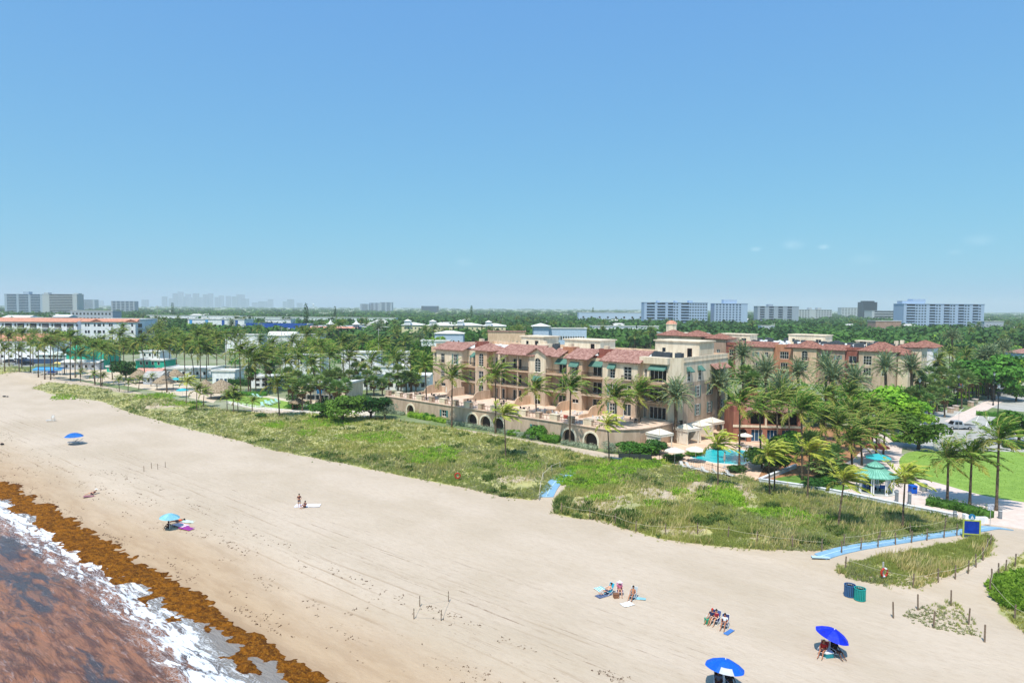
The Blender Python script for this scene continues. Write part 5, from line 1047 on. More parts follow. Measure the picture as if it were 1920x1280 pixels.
tower('wide_condo_tower', 1208, 1327, 900, 568, 20, 'wide nine storey white and blue grey high rise, leftmost of the right-hand group', 9, 'wbbbwbbbwbbWWwbbbWWWWWWW', mTB, mTD, pent=[(.22, .26, 2), (.5, .54, 2), (.72, .78, 2.5)])
tower('grid_office_tower', 1340, 1402, 900, 570, 18, 'square gridded tower with white penthouse, second of the right-hand group', 10, 'wbwbwbwbwbwbwbwbwwww', mTB, mGlassB, slab=.3, pent=[(.3, .7, 5)])
tower('striped_condo_tower', 1421, 1498, 1100, 575, 18, 'grey high rise with dark and pale vertical stripes', 8, 'wbbwwbbwwbbwwbbwww', mTG, mTD, pent=[(.28, .4, 3)])
tower('beige_office_block', 1498, 1560, 1500, 581, 25, 'low beige block right of the striped high rise', 6, 'WWWWwwWWWWWW', mTC, mGlass, pent=[(.35, .42, 4), (.6, .72, 4)]); tower('beige_office_block', 1578, 1612, 2200, 577, 25, 'pale block left of the dark glass tower', 7, 'WWWWWW', mTC, mGlass)
tower('dark_glass_tower', 1618, 1645, 1700, 567, 25, 'dark glass office tower standing alone between the pale blocks', 12, 'wbbbbbbbbbbw', mTD, mTD, slab=.1, pent=[(.1, .9, 3)])
tower('parking_garage', 1635, 1694, 1400, 583, 30, 'long low beige parking garage left of the wide blue and white high rise', 5, 'wbbbbbbbbbbw', mTC, mTD)
tower('beach_condo_tower', 1695, 1846, 750, 571, 20, 'widest blue and white high rise at the right with dark balcony stacks', 11, 'wbbbWWWWwbbWWwbbWWwbbWWwbbWw', mTB, mTD, pent=[(.01, .14, 3), (.14, .3, 5)])
mHz = mat('skyline_glass', C('5d7690'), .5); 
SK = [(303, 311, 557), (316, 323, 560), (323, 331, 551), (333, 342, 548), (343, 347, 557), (347, 356, 552), (357, 361, 559), (361, 371, 551), (372, 380, 558), (380, 389, 553), (390, 398, 551), (402, 411, 558), (410, 418, 555), (423, 431, 556), (434, 444, 557), (443, 457, 553), (448, 465, 561), (472, 484, 568), (484, 500, 566), (502, 511, 562), (530, 538, 566), (538, 550, 562), (556, 566, 569), (265, 276, 563), (182, 192, 565)]
ords = ['first', 'second', 'third', 'fourth', 'fifth', 'sixth', 'seventh', 'eighth', 'ninth', 'tenth', 'eleventh', 'twelfth', 'thirteenth', 'fourteenth', 'fifteenth', 'sixteenth', 'seventeenth', 'eighteenth', 'nineteenth', 'twentieth']
desc = {0: 'isolated slim hazy tower at the left end of the downtown skyline', 2: 'tall hazy tower just left of the tallest one downtown', 3: 'tallest hazy tower of the downtown skyline'}
srt = sorted(range(len(SK)), key=lambda i: SK[i][0])
for i, (a, c, y) in enumerate(SK):
    yy = 9000+(i*137 % 7)*250; y -= 1; e = tower('downtown_skyscraper', a, c, yy, y, 40, desc.get(i, 'hazy skyscraper on the left horizon, %s from the left of the downtown towers' % (ords[srt.index(i)] if srt.index(i) < 20 else 'number %d' % (srt.index(i)+1))), 8, 'wbbw', mHz, mGlassB, slab=.2, group='downtown skyline')
e = empty('water_tower', PD(588, 573, 6000), 0, 'tiny pale water tower on the horizon right of the downtown skyline', 'water tower'); b = MB(); b.lathe([(3, -30), (2.5, 0), (9, 6), (11, 11), (8, 17), (0, 20)], 12); b.build('tank', mWhite, e)
# ---------------------------------------------------------------- white modern hotel behind the thatched huts
house('white_beach_motel', 560, 652, 184, 720, 12, 'white two storey motel with dark ribbon windows behind the palms left of the terrace', mCream, 2, 9, ww=1.6, wh=1.4, yaw=R(-10))
house('white_beach_motel', 470, 548, 215, 708, 10, 'white motel wing with stepped flat roof left of the two storey motel', mWhite, 2, 5, ww=1.6)
house('white_low_motel', 650, 805, 212, 706, 12, 'long single storey white motel wing just left of the tan hotel terrace', mWhite, 1, 12, ww=1.3, wh=1.7)
house('white_low_motel', 690, 800, 236, 688, 12, 'white flat roof one row behind the long motel wing', mWhite, 1, 8, ww=1.5)
house('white_rear_motel', 640, 706, 258, 662, 12, 'white block with rooftop fence behind the big lone coconut palm', mWhite, 2, 4, ww=1.4); house('white_rear_motel', 745, 778, 246, 662, 10, 'white upright block left of the green ivy wall', mWhite, 2, 2)
house('white_rear_motel', 530, 600, 250, 668, 12, 'white flat-roofed block half hidden in the palm grove', mWhite, 2, 5)
e, w_, h = setup_building('ivy_wall', 770, 812, 228, 650, 5, 'tall wall covered in green ivy against the left end of the tan hotel', 'green wall'); b = MB(); b.box(0, w_, 0, 4, 0, h); b.build('wall', mLeafD, e); me = hedge_mesh([(0, 2), (w_, 2)], 4.4, h, 3, mLeaf, .5, 22); link('ivy', me, e)
# beach club
e, w_, h = setup_building('teal_beach_club', 124, 194, 274, 657, 12, 'beach club with bright teal walls and low grey base', 'building'); body(e, w_, 12, h, mTeal); b = MB(); b.box(-.05, w_+.05, -3.5, -.02, 0, h*.38); b.build('grey_base', mGy, e); b = MB(); xslope(b, (-.3, -4, h*.38), (w_+.3, -4, h*.38), (w_+.3, -.1, h*.5), (-.3, -.1, h*.5), rib=2); b.build('lean_to_roof', mRoofW, e); b = MB(); xslope(b, (-.3, -1, h-.2), (w_*.7, -1, h-.2), (w_*.7, 6, h+1.6), (-.3, 6, h+1.6), rib=2); b.build('roof', mTealR, e); win_grid(e, w_, h*.38, 1, 5, 1.2, 1.2, y=-3.55)
house('teal_beach_annex', 254, 308, 262, 676, 9, 'smaller teal building behind the thatched huts', mTeal, 2, 4, 'flat', mRoofW)
house('mint_beach_house', 72, 124, 300, 660, 12, 'pale mint house with shallow roof left of the teal beach club', mMint, 2, 4, 'gable', mMint, rh=1.2)
house('teal_kiosk', 200, 214, 262, 688, 4, 'small teal kiosk wall right of the beach club', mTeal, 1, 1)
house('white_flat_house', 306, 395, 245, 692, 12, 'low white flat-roofed house behind the thatched huts', mWhite, 1, 6); house('white_flat_house', 262, 300, 300, 660, 10, 'white house behind the teal annex', mWhite, 2, 3); house('pink_roof_house', 250, 296, 240, 692, 8, 'low house with pale pink roof next to the thatched huts', mCream, 1, 3, 'gable', mPink, rh=1.5)
house('grey_gable_house', 268, 298, 222, 697, 7, 'small grey gabled shed between thatched huts', mGy, 1, 2, 'gable', mGrey, rh=1.8)
house('blue_pool_bar', 398, 440, 222, 696, 8, 'white bar building with blue band half hidden by palms', mWhite, 1, 4, gm=mGlassB)
# ---------------------------------------------------------------- palms (crown x,y ; foot x,y in the photograph)
PL = []
def P_(k, s):
    for q in s.split(';'):
        a = [float(v) for v in q.split(',')]; PL.append((k, *a))
P_('C', '2,633,2,684;16,640,17,686;28,634,30,682;42,634,41,690;57,652,57,698;62,638,62,686;72,660,72,707;84,650,84,711;95,652,95,712;99,640,101,705;110,645,107,702;132,640,132,712;141,652,141,708;150,648,154,694;165,652,165,690;175,660,178,720;188,648,187,690;190,662,189,724;205,668,211,712;225,636,224,698;232,655,232,704;250,660,250,700;265,648,272,716;285,650,287,692;305,658,313,735;345,652,347,712;357,662,364,708;375,655,376,715;388,668,387,714;405,642,407,700;425,640,423,690;440,632,441,690;449,660,451,735;466,668,466,738;478,680,480,740;497,675,498,735;510,645,512,704;524,668,526,714;548,642,548,698;560,655,561,706;575,630,575,690;590,650,590,694;487,640,487,690;535,680,535,728;318,648,318,694;330,640,331,690;295,636,296,684;370,636,371,690;390,640,391,690;8,662,9,697;35,662,36,697;120,668,121,702;150,672,151,706;215,660,216,694')
P_('C', '520,722,524,781;583,684,603,757;644,643,644,708;696,678,696,732;716,652,716,712;797,688,800,779;848,708,847,801;929,706,929,812;1004,732,1006,808;1070,729,1068,835;1153,748,1157,836;1198,740,1198,828;1387,758,1386,874;1424,768,1426,862;1502,772,1504,900;1569,802,1572,884;1644,812,1642,868;1632,768,1636,838;1600,776,1602,850;1660,800,1656,856;1778,862,1776,940;1822,860,1818,948;1873,826,1868,957;1540,790,1541,880;1456,760,1458,850;1595,830,1598,890;1548,744,1548,830;1478,748,1480,840;1590,740,1592,830;1612,812,1616,872')
P_('S', '548,722,549,768;566,728,567,770;582,720,583,764;600,716,601,766;618,722,619,768;632,728,633,770;648,722,649,765;540,700,541,745;556,708,557,750;590,700,590,742;632,700,633,742;655,705,656,744;672,716,673,742;688,705,688,740;700,716,701,742;716,720,717,742;752,712,752,740;762,706,762,738;780,712,780,738;506,690,507,730;470,700,470,738')
P_('C', '618,668,619,730;655,672,656,728;560,672,561,730;738,668,739,730;770,676,770,734;500,668,500,730;600,650,601,712')
P_('C', '745,678,746,736;606,660,606,708;680,640,681,690;635,610,635,664;760,640,760,676')
P_('Y', '1346,834,1346,912;1440,853,1443,928;1452,851,1452,921;1518,848,1514,936;1583,903,1572,987;1697,900,1692,990;945,778,948,857;351,716,349,757;1139,796,1142,866')
P_('c', '241,716,240,734;222,712,224,734;151,698,151,716;175,702,178,722;284,706,283,724;369,732,369,770;383,736,381,763;437,735,438,773;425,742,426,771;446,750,446,774;473,752,473,770;192,706,192,724;262,712,260,730')
P_('D', '1267,744,1267,830;1348,722,1348,808;1393,668,1393,760;1435,702,1438,780;1463,735,1463,822;1496,700,1497,778;1561,712,1562,790;1601,718,1602,790;1660,690,1661,770;1709,692,1709,772;1785,632,1786,700;1846,672,1850,742;1858,668,1859,742;1882,655,1884,720;787,634,787,674;1548,690,1549,770')
P_('S', '574,716,575,752;612,706,612,746;621,705,619,746;640,712,641,738;667,690,668,730;683,692,683,730;705,698,705,726;729,710,729,737;746,696,747,740;772,708,772,737;1302,702,1299,804;1325,722,1322,798;1244,752,1247,810;1735,718,1736,768;1750,713,1751,764;1766,700,1768,758;1783,705,1784,752;1796,690,1797,748;1810,704,1811,752;1822,690,1823,744;1834,708,1835,750;1845,694,1846,740;1775,726,1776,764;1748,736,1750,776;1724,708,1726,770;1720,735,1722,782;1742,700,1743,750;1756,728,1757,772;1770,742,1771,782;1788,716,1789,762;1802,722,1803,766;1816,712,1817,760;1728,745,1729,792;1741,752,1742,796;1760,690,1761,740;1830,694,1831,744;1852,706,1853,748;1706,742,1707,790;1535,868,1536,904;1560,852,1562,892;1603,770,1604,820;1398,700,1399,790;1362,690,1362,780;1412,712,1413,800;1520,830,1522,884;1548,862,1549,900')
P_('C', '1760,676,1761,742;1812,668,1813,736;1780,664,1781,730')
for a in PL:
    if a[0] == 'S' and a[2] > 840: palm('S', *a[1:], scale=.9)
    else: palm(*a)
# more of the same grove and street palms, further back
rr = random.Random(21)
def free(x, y, r=2.0, boxes=[]):
    if not boxes:
        for o in bpy.data.objects:
            if o.type == 'EMPTY' and o.parent is None and o.get('category') in ('building', 'apartment block', 'high rise', 'green wall', 'pavilion', 'hotel') and o.location.y < 1300:
                pts = [c for c in o.children if c.type == 'MESH' and len(c.data.vertices)]; M = Matrix.Translation(o.location) @ Matrix.Rotation(o.rotation_euler.z, 4, 'Z'); xs = [v for c in pts for v in [Vector(q) for q in c.bound_box] if not c.location.length > 0]
                if xs: boxes.append((M.inverted(), min(v.x for v in xs), max(v.x for v in xs), min(v.y for v in xs), max(v.y for v in xs)))
    for Mi, a, b_, c, d in boxes:
        q = Mi @ Vector((x, y, 0))
        if a-r < q.x < b_+r and c-r < q.y < d+r: return False
    return True
def inroof(x, y): return not free(x, y, 1.5)
n = 0; far_p = []
while n < 125:
    px = rr.uniform(-40, 1960); py = rr.uniform(614, 668); g = G(px, py, 0)
    if 1220 < px < 1800 and py > 632: continue
    if not free(g.x, g.y, 1.2): continue
    h = rr.uniform(8, 13); k = rr.choice('CCCCSD') if py < 655 else 'C'
    e = empty(KINDN[k], (g.x, g.y, TZ)); me = trunk_mesh(h, rr.uniform(-.4, 1), .2, .14, n=6) if n < 6 else far_p[n % 6][1]
    hh = h if n < 6 else far_p[n % 6][2]; ln = me['lean'] if n >= 6 else None
    if n < 6: ln = max(v.co.x for v in me.vertices)-.14; me['lean'] = ln
    link('trunk', me, e); s = rr.uniform(.85, 1.15); link('crown', rr.choice(CR[k]), e, (ln, 0, hh), (0, 0, rr.uniform(-.4, .4)), (s,)*3); far_p.append((e, me, hh)); n += 1
    lab = {'C': 'small distant coconut palm', 'S': 'small distant fan palm', 'D': 'small distant date palm'}[k]
    where = 'beyond the beach club' if px < 430 else 'among the low white houses' if px < 800 else 'rising behind the roof line of the tan hotel' if px < 1230 else 'behind the brown hip roofed block' if px < 1800 else 'behind the street at the right edge'
    tag(e, lab+' '+where, 'palm tree', 'distant palms '+where)
# ---------------------------------------------------------------- leafy trees
def tr(kind, px, pyb, h, r, label, **k): g = GT(px, pyb); e = tree(kind, g.x, g.y, g.z-.05, h, r, **k); tag(e, label, 'tree'); return e
tr('G', 1668, 800, 8.2, 7.2, 'big bright green spreading tree left of the car park, behind the windblown palms'); tr('G', 1632, 790, 7.6, 6.0, 'bright green tree joined to the left of the big spreading tree'); tr('G', 1700, 812, 6.0, 4.6, 'lower light green tree at the right end of the big spreading crowns')
tr('L', 1722, 842, 6.2, 4.6, 'open-crowned green tree at the corner of the lawn and the car park'); tr('L', 1910, 832, 6.2, 4.4, 'round green tree in the car park at the right edge'); tr('L', 1862, 750, 12.5, 8.5, 'large dark green tree behind the tall date palms by the street'); tr('G', 1838, 735, 11, 7, 'yellow green tree crown left of the large dark street tree'); tr('G', 1895, 735, 10.5, 6, 'yellow green tree right of the large dark street tree'); tr('L', 1905, 752, 5, 3.8, 'small round tree in front of the low tan motel'); tr('L', 1520, 788, 6.5, 5, 'green tree between the date palms and the pool house roof'); tr('L', 1545, 800, 6, 4.6, 'dark green tree right of the pool house roof'); tr('K', 1350, 770, 6, 4, 'dark tree in the gap beside the side wall of the tan hotel')
tr('K', 236, 712, 6.5, 4.2, 'dark round tree between the beach club and the thatched huts'); tr('K', 695, 786, 5.6, 4.6, 'dark dense sea grape tree at the left end of the terrace wall'); tr('L', 642, 788, 5.4, 4.8, 'bushy bright sea grape tree on the dune edge left of the dark one'); tr('V', 722, 786, 3.6, 2.6, 'silvery round bush at the left corner of the terrace wall'); tr('L', 610, 782, 3.4, 3.4, 'low bushy sea grape left of the bright one')
tr('L', 1428, 878, 3.4, 2.6, 'dark glossy bush at the right end of the swimming pool'); tr('K', 1440, 885, 3.4, 3.0, 'dark bush in the corner of the low white garden wall'); tr('L', 1470, 862, 3.8, 3.0, 'green bush behind the yellowish palms near the garden wall'); tr('L', 1500, 850, 3.8, 3, 'green bush in front of the red pool house'); tr('K', 1560, 905, 2.6, 2.4, 'dark bush behind the low white wall left of the pavilion'); tr('L', 1225, 812, 3.2, 2.2, 'green shrub between terrace end wall and white cabanas')
# mid distance trees, each its own object
n = 0; grp = {}
tries = 0
while n < 285 and tries < 20000:
    tries += 1; u = rr.random(); px = rr.uniform(-60, 1980); py = 588+86*u**1.4; g = G(px, py, 0)
    if 1225 < px < 1800 and py > 632: continue
    if px < 560 and py > 662: continue
    r = rr.uniform(4, 7.5)*(1+.15*(py < 605))
    if not free(g.x, g.y, r*.45): continue
    k = rr.choices('LGK', [4, 2, 3])[0]; h = rr.uniform(6, 11); e = tree(k, g.x, g.y, TZ, h, r); n += 1
    where = 'left of the downtown skyline' if px < 300 else 'below the downtown skyline' if px < 560 else 'between blue building and yellow condominiums' if px < 900 else 'behind the roofs of the tan hotel' if px < 1230 else 'at the foot of the high rises' if px < 1700 else 'around the widest high rise'
    tag(e, {'L': 'mid green', 'G': 'yellow green', 'K': 'dark green'}[k]+' leafy tree in the tree belt '+where, 'tree', 'trees '+where)
# tall dark pointed trees
def column_tree(px, ytop, Y, lab, w_=2.6):
    t = PD(px, ytop, Y); rg_ = np.random.default_rng(int(px)); e = empty('columnar_tree', (t.x, Y, TZ)); h = t.z
    v, f = leaf_cloud(rg_, 500, 1.1, [(0, 0, h*q, w_*(1.1-.7*abs(q-.45)), w_*(1.1-.7*abs(q-.45)), h*.14) for q in (.2, .35, .5, .65, .8, .92)]); link('foliage', npmesh('foliage', v, f, mLeafD), e)
    b = MB(); b.tube([(0, 0, -.2), (0, 0, h*.6)], [.4, .2]); b.build('trunk', mBarkD, e); tag(e, lab, 'tree')
column_tree(574, 572, 620, 'tall dark columnar tree rising above the flats, nearest of the pointed ones'); column_tree(628, 576, 900, 'dark pointed tree pair partner right of the tall columnar tree', 2.2); column_tree(884, 574, 1000, 'slim dark pointed tree on the horizon above the middle of the tan hotel', 2.2); column_tree(323, 569, 1200, 'small dark pointed tree below the left end of the downtown skyline', 3); column_tree(1112, 577, 1500, 'pointed dark tree on the horizon left of the wide high rise', 2.6)
# far tree cover: one mass
rg = np.random.default_rng(77)
def mass(name, n, u0, u1, card, lab, m, seed, hgt=(8, 14), excl=True):
    rg = np.random.default_rng(seed); Y = 1/rg.uniform(1/u1, 1/u0, n); X = (rg.uniform(-200, 2120, n)-960)/FP*Y; keep = np.array([free(x, y, 2) if y < 1300 else True for x, y in zip(X, Y)]) if excl else np.ones(n, bool)
    keep &= fbm(X, Y, .004, seed) > -.55; X = X[keep]; Y = Y[keep]; n = len(X); sc = 1+Y/2500; H_ = rg.uniform(*hgt, n); r = rg.uniform(4, 8, n)*sc; q = card; d = nrm(rg.normal(0, 1, (n, q, 3))); d[..., 2] = np.abs(d[..., 2])*1.0-.25
    P = np.stack([X, Y, H_*.55], 1)[:, None, :]+d*np.stack([r, r, H_*.5], 1)[:, None, :]*rg.uniform(.7, 1.05, (n, q, 1)); nn = nrm(d+rg.normal(0, .5, d.shape)+[0, 0, .4]); D = nrm(np.cross(nn, rg.normal(0, 1, d.shape))); Wd = np.cross(nn, D); s = (r[:, None]*.42*rg.uniform(.6, 1.3, (n, q))).ravel()
    v, f = leaf_quads((P-D*(s.reshape(n, q, 1))*.5).reshape(-1, 3), D.reshape(-1, 3), Wd.reshape(-1, 3), s, s*.85); o = link(name, npmesh(name, v, f, m), loc=(0, 0, 0)); tag(o, lab, 'trees', kind='stuff')
mass('distant_woods', 5200, 420, 14000, 40, 'mid green tree cover of the town running to the horizon', leafmat('far_leaf', C('588038'), C('38582a'), 0, .02, .3), 5); mass('distant_dark_woods', 4600, 420, 14000, 40, 'darker trees mixed through the distant tree cover', leafmat('far_leaf_dark', C('4c7234'), C('325228'), 0, .02, .3), 6); mass('distant_pale_woods', 2300, 430, 7000, 40, 'lighter green trees mixed through the distant tree cover', leafmat('far_leaf_light', C('8aa84c'), C('628636'), 0, .02, .3), 7, (6, 10))
# small far houses
hm = {}
proto = None; n = 0
while n < 125:
    px = rr.uniform(0, 1920); Y = 1/rr.uniform(1/2600, 1/620); X = (px-960)/FP*Y
    if Y < 1300 and not free(X, Y, 12): continue
    if proto is None:
        proto = empty('distant_house'); b = MB(); b.box(-9, 9, -6, 6, -.3, 6.5); b.build('wall', mWhite, proto); b = MB(); hip(b, -9, 9, -6, 6, 6.5, 2.4, .6, rib=9); b.build('roof', mat('pale_far_roof', C('c9c7c2'), .9), proto); b = MB(); [b.box(x-.7, x+.7, -6.05, -6.0, z, z+1.4) for x in (-6, -2, 2, 6) for z in (1.2, 4)]; b.build('windows', mGlass, proto); o = proto
    else: o = copy_tree(proto)
    o.location = (X, Y, TZ); o.rotation_euler = (0, 0, rr.uniform(-.6, .6)); s = rr.uniform(.6, 1.15); o.scale = (s*rr.uniform(.8, 1.6), s, s*rr.uniform(.8, 1.3)); n += 1
    wh = 'left' if px < 640 else 'middle' if px < 1280 else 'right'; tag(o, 'small white house in the distant tree cover, %s third of the view' % wh, 'house', 'white houses in the distant tree cover, '+wh+' third')
# utility poles
for px, yt, yb, lab in ((296, 572, 655, 'tall thin pole rising above the trees right of the white apartment house'), (540, 614, 660, 'utility pole in front of the gabled white house'), (710, 615, 680, 'grey transformer pole in front of the plain grey hall'), (528, 560+52, 668, 'utility pole beside the deep blue building')):
    g = G(px, yb, 0); t = PD(px, yt, g.y); e = empty('utility_pole', (g.x, g.y, 0), 0, lab, 'pole'); b = MB(); b.tube([(0, 0, -.3), (0, 0, t.z)], [.18, .12], 8); b.build('pole', mGrey, e); b = MB(); b.box(-1.1, 1.1, -.06, .06, t.z-.9, t.z-.75); b.build('crossarm', mGrey, e)

# garden greenery filling the plots between the near houses
def greenery(n, py0, py1, x0, x1, name, lab, m, seed, size=(1.6, 3.4)):
    rg = np.random.default_rng(seed); px = rg.uniform(x0, x1, n); py = rg.uniform(py0, py1, n); P = [G(a, b, 0) for a, b in zip(px, py)]; P = [p for p in P if free(p.x, p.y, 1.2)]; X = np.array([p.x for p in P]); Y = np.array([p.y for p in P]); kp = fbm(X, Y, .03, seed) > -.25; X = X[kp]; Y = Y[kp]; n = len(X); q = 60
    r = rg.uniform(*size, n); H_ = r*rg.uniform(.9, 1.6, n); d = nrm(rg.normal(0, 1, (n, q, 3))); d[..., 2] = np.abs(d[..., 2]); P = np.stack([X, Y, np.zeros(n)], 1)[:, None, :]+d*np.stack([r, r, H_], 1)[:, None, :]*rg.uniform(.7, 1.05, (n, q, 1)); nn = nrm(d+rg.normal(0, .5, d.shape)+[0, 0, .4]); D = nrm(np.cross(nn, rg.normal(0, 1, d.shape))); Wd = np.cross(nn, D); s = (r[:, None]*.36*rg.uniform(.6, 1.3, (n, q))).ravel()
    v, f = leaf_quads((P-D*(s.reshape(n, q, 1))*.5).reshape(-1, 3), D.reshape(-1, 3), Wd.reshape(-1, 3), s, s*.85); tag(link(name, npmesh(name, v, f, m)), lab, 'greenery', kind='stuff')
greenery(1100, 606, 664, -60, 820, 'garden_greenery', 'mixed green garden bushes between the low houses on the left', mLeaf, 31, (2.4, 5.2)); greenery(800, 602, 664, -60, 820, 'dark_garden_greenery', 'darker garden bushes between the low houses on the left', mLeafD, 32, (2.6, 5.6)); greenery(500, 600, 640, 800, 1240, 'hotel_back_greenery', 'bushes and low trees behind the roofs of the tan hotel', mLeaf, 39, (3, 6))
greenery(420, 660, 694, 1800, 2000, 'crossing_greenery', 'low trees and bushes round the street crossing', mLeaf, 40, (2, 4)); greenery(900, 598, 664, 1690, 2000, 'street_greenery', 'green bushes and low trees behind the street on the right', mLeafL, 33, (3, 6)); greenery(160, 720, 790, 1400, 1720, 'courtyard_greenery', 'courtyard bushes between the date palms and the pool house', mLeaf, 34, (1, 2)); greenery(160, 700, 762, 1690, 1770, 'palm_bed_greenery', 'bushes in the bed under the fan palms', mLeafL, 35, (1, 2)); greenery(160, 664, 716, 430, 810, 'motel_greenery', 'bushes between the white motel wings', mLeaf, 38, (1.2, 2.6)); greenery(90, 744, 764, 540, 690, 'motel_front_shrubs', 'shrubs along the front of the white motel', mLeafD, 41, (.8, 1.8)); greenery(200, 640, 720, 1150, 1420, 'back_garden_greenery', 'bushes between the tan hotel and the brown hip roofed block', mLeaf, 36, (1.5, 3.5)); greenery(200, 662, 740, 1180, 1560, 'courtyard_dark_greenery', 'darker bushes in the courtyard behind the tan hotel', mLeafD, 37, (1.2, 3))
# ---------------------------------------------------------------- low white wall, hedges, lights, park furniture
def wpath(pts, z=None): return [(GT(*p) if z is None else G(p[0], p[1], z)) for p in pts]
wp = wpath([(1492, 877), (1424, 904), (1500, 915), (1560, 925), (1630, 939), (1700, 954), (1795, 973)], TZ)
e = empty('low_garden_wall', wp[1], 0, 'low white capped wall dividing the dune from the park', 'wall')
def ribwall(b, pts, w_, h, c=0.0, base=-.5):
    for a, d in zip(pts[:-1], pts[1:]):
        v = (d-a).normalized(); n = Vector((-v.y, v.x, 0))*w_/2; a2 = a-v*c; d2 = d+v*c; b.prism([tuple((a2+n)[:2]), tuple((a2-n)[:2]), tuple((d2-n)[:2]), tuple((d2+n)[:2])], base, h)
loc = [p-wp[1] for p in wp]; b = MB(); ribwall(b, loc, .3, .55); b.build('wall', mat('white_wall_paint', C('e6e6ea'), .8, C('c9ccd2'), .8, .5), e); b = MB(); ribwall(b, loc, .42, .65, .05, .555); b.build('cap', mWhite, e)
g = G(1818, 980, TZ); e = empty('wall_end_block', g, 0, 'white concrete block at the right end of the low wall beside the blue mat', 'block'); b = MB(); b.box(-.3, 2.1, -.25, .25, -.4, .75); b.box(-.75, -.35, -.3, .3, -.4, 1.1); b.build('block', mWhite, e)
def hedge(px, w_, h, label, lm, seed, size=.2, dens=60, z=None):
    pts = wpath(px, z); o0 = pts[0]; me = hedge_mesh([tuple(p-o0) for p in pts], w_, h, seed, lm, size, dens); o = link('hedge', me, loc=o0); tag(o, label, 'hedge'); return o
hedge([(1738, 945), (1795, 955), (1856, 972)], 1.9, 1.0, 'long trimmed dark green hedge behind the right end of the low white wall', mLeaf, 1, .2, 70); hedge([(1590, 900), (1640, 898), (1712, 905)], 2.6, .7, 'low green hedge curving behind the green-roofed pavilion', mLeaf, 2); hedge([(1672, 826), (1708, 828)], 2.6, 1.3, 'small clipped hedge by the car park entrance', mLeafL, 3); hedge([(1830, 778), (1884, 782)], 1.6, 1.1, 'clipped hedge between the car park bays', mLeaf, 4); hedge([(1880, 838), (1990, 846)], 2, 1.2, 'dark hedge between the lawn and the car park at the right edge', mLeafD, 5)
mSil = leafmat('silver_hedge', C('9aa78c'), C('77866c'), 0, 1, .25)
def hq(s): return tuple((hl(s, -16.6))[:2])+(float(hst(*st(*hl(s, -16.6)[:2])))-.05,)
def hhedge(s0, s1, w_, h, lab, lm, seed):
    a = Vector(hq(s0)); c = Vector(hq(s1)); me = hedge_mesh([(0, 0, 0), tuple(c-a)], w_, h, seed, lm, .24, 50); tag(link('hedge', me, loc=a), lab, 'hedge')
hhedge(12, 20, 1.8, 1.3, 'bright green hedge in front of the terrace wall right of its first arch', mLeafL, 11); hhedge(21, 25, 1.6, 1.0, 'short bright green hedge beside the teal shuttered window of the terrace wall', mLeafL, 12); hhedge(25.5, 33, 1.2, .9, 'silvery hedge left of the three arches', mSil, 13); hhedge(33.5, 42, 1.3, .9, 'silvery hedge below the three arches', mSil, 14); hhedge(43, 52, 1.6, 1.0, 'silvery green hedge right of the three arches', mSil, 15); hhedge(53, 57, 2, 1.5, 'dark green hedge left of the last pair of arches', mLeaf, 16); hhedge(58, 66, 1.2, .9, 'silvery hedge below the last pair of arches', mSil, 17); hhedge(3, 9.5, 1.3, .9, 'silvery hedge left of the first arch of the terrace wall', mSil, 18)
rr = random.Random(4)
for i, (s, r, h, k, lab) in enumerate([(19, 1.2, 1.9, 'L', 'rounded shrub above the bright green hedge on the terrace wall'), (51.5, 1.9, 3.0, 'L', 'tall leafy shrub against the terrace wall right of the barred window'), (55, 1.6, 1.6, 'G', 'ball shaped bright shrub left of the last pair of arches'), (45.5, 1.3, 1.3, 'G', 'low round shrub in front of the middle of the terrace wall'), (48.5, 1.2, 1.2, 'L', 'low shrub left of the barred window of the terrace wall'), (69, 1.6, 2.4, 'V', 'silvery shrub at the right corner of the terrace wall')]):
    x, y, z = hq(s); shrub(k, x, y, z, r, h, label=lab)
for px, py, r, h, k, lab in ((1200, 852, 3.6, 2.6, 'L', 'broad clipped green shrub at the right corner of the terrace wall, beside the umbrellas'), (1226, 850, 2.2, 2.6, 'K', 'dark shrub left of the free-standing white cabana'), (490, 783, 1.4, 1.2, 'K', 'round dark shrub alone on the dune beside the motel lawn'), (545, 766, 1.5, 1.1, 'L', 'small round green shrub on the motel lawn'), (1782, 762, 2.6, 2.6, 'L', 'round clipped shrub left of the promenade, the darker of the two big balls'), (1800, 750, 2.6, 2.8, 'G', 'tall rounded light green shrub beside the promenade'), (1826, 738, 3.4, 3.6, 'G', 'largest round bright green shrub by the promenade'), (1858, 738, 3, 1.8, 'K', 'low dark rounded shrub at the far end of the promenade'), (1815, 757, 3, 1.6, 'V', 'pale flowering bush beside the promenade'), (1745, 770, 2.4, 2, 'L', 'shrub under the fan palms near the street lamp'), (1300, 728+126, 1.6, 1.0, 'L', 'bush at the foot of the left white umbrella'), (1345, 842, 1.4, 1.4, 'L', 'bush under the yellow palm behind the pool'), (1380, 884, 1.6, 1.2, 'K', 'dark bush at the foot of the leaning tall palm by the pool'), (362, 768, 1.2, 1.0, 'L', 'small green bush by the thatched umbrella lawn'), (615, 748, 1.6, 1.4, 'K', 'dark bush in front of the white motel windows'), (1265, 862, 1.9, 1.3, 'K', 'dark bush under the left white pool umbrella'), (1640, 905, 1.2, 1.0, 'K', 'dark bush behind the green-roofed pavilion'), (1520, 915, 1.8, 1.5, 'K', 'dark spiky bush behind the low white wall'), (1545, 912, 1.6, 1.4, 'L', 'green bush left of the pavilion behind the low white wall'), (1590, 890, 2.0, 1.6, 'L', 'green bush just left of the pavilion')):
    g = GT(px, py); shrub(k, g.x, g.y, g.z-.05, r, h, label=lab)
e = None
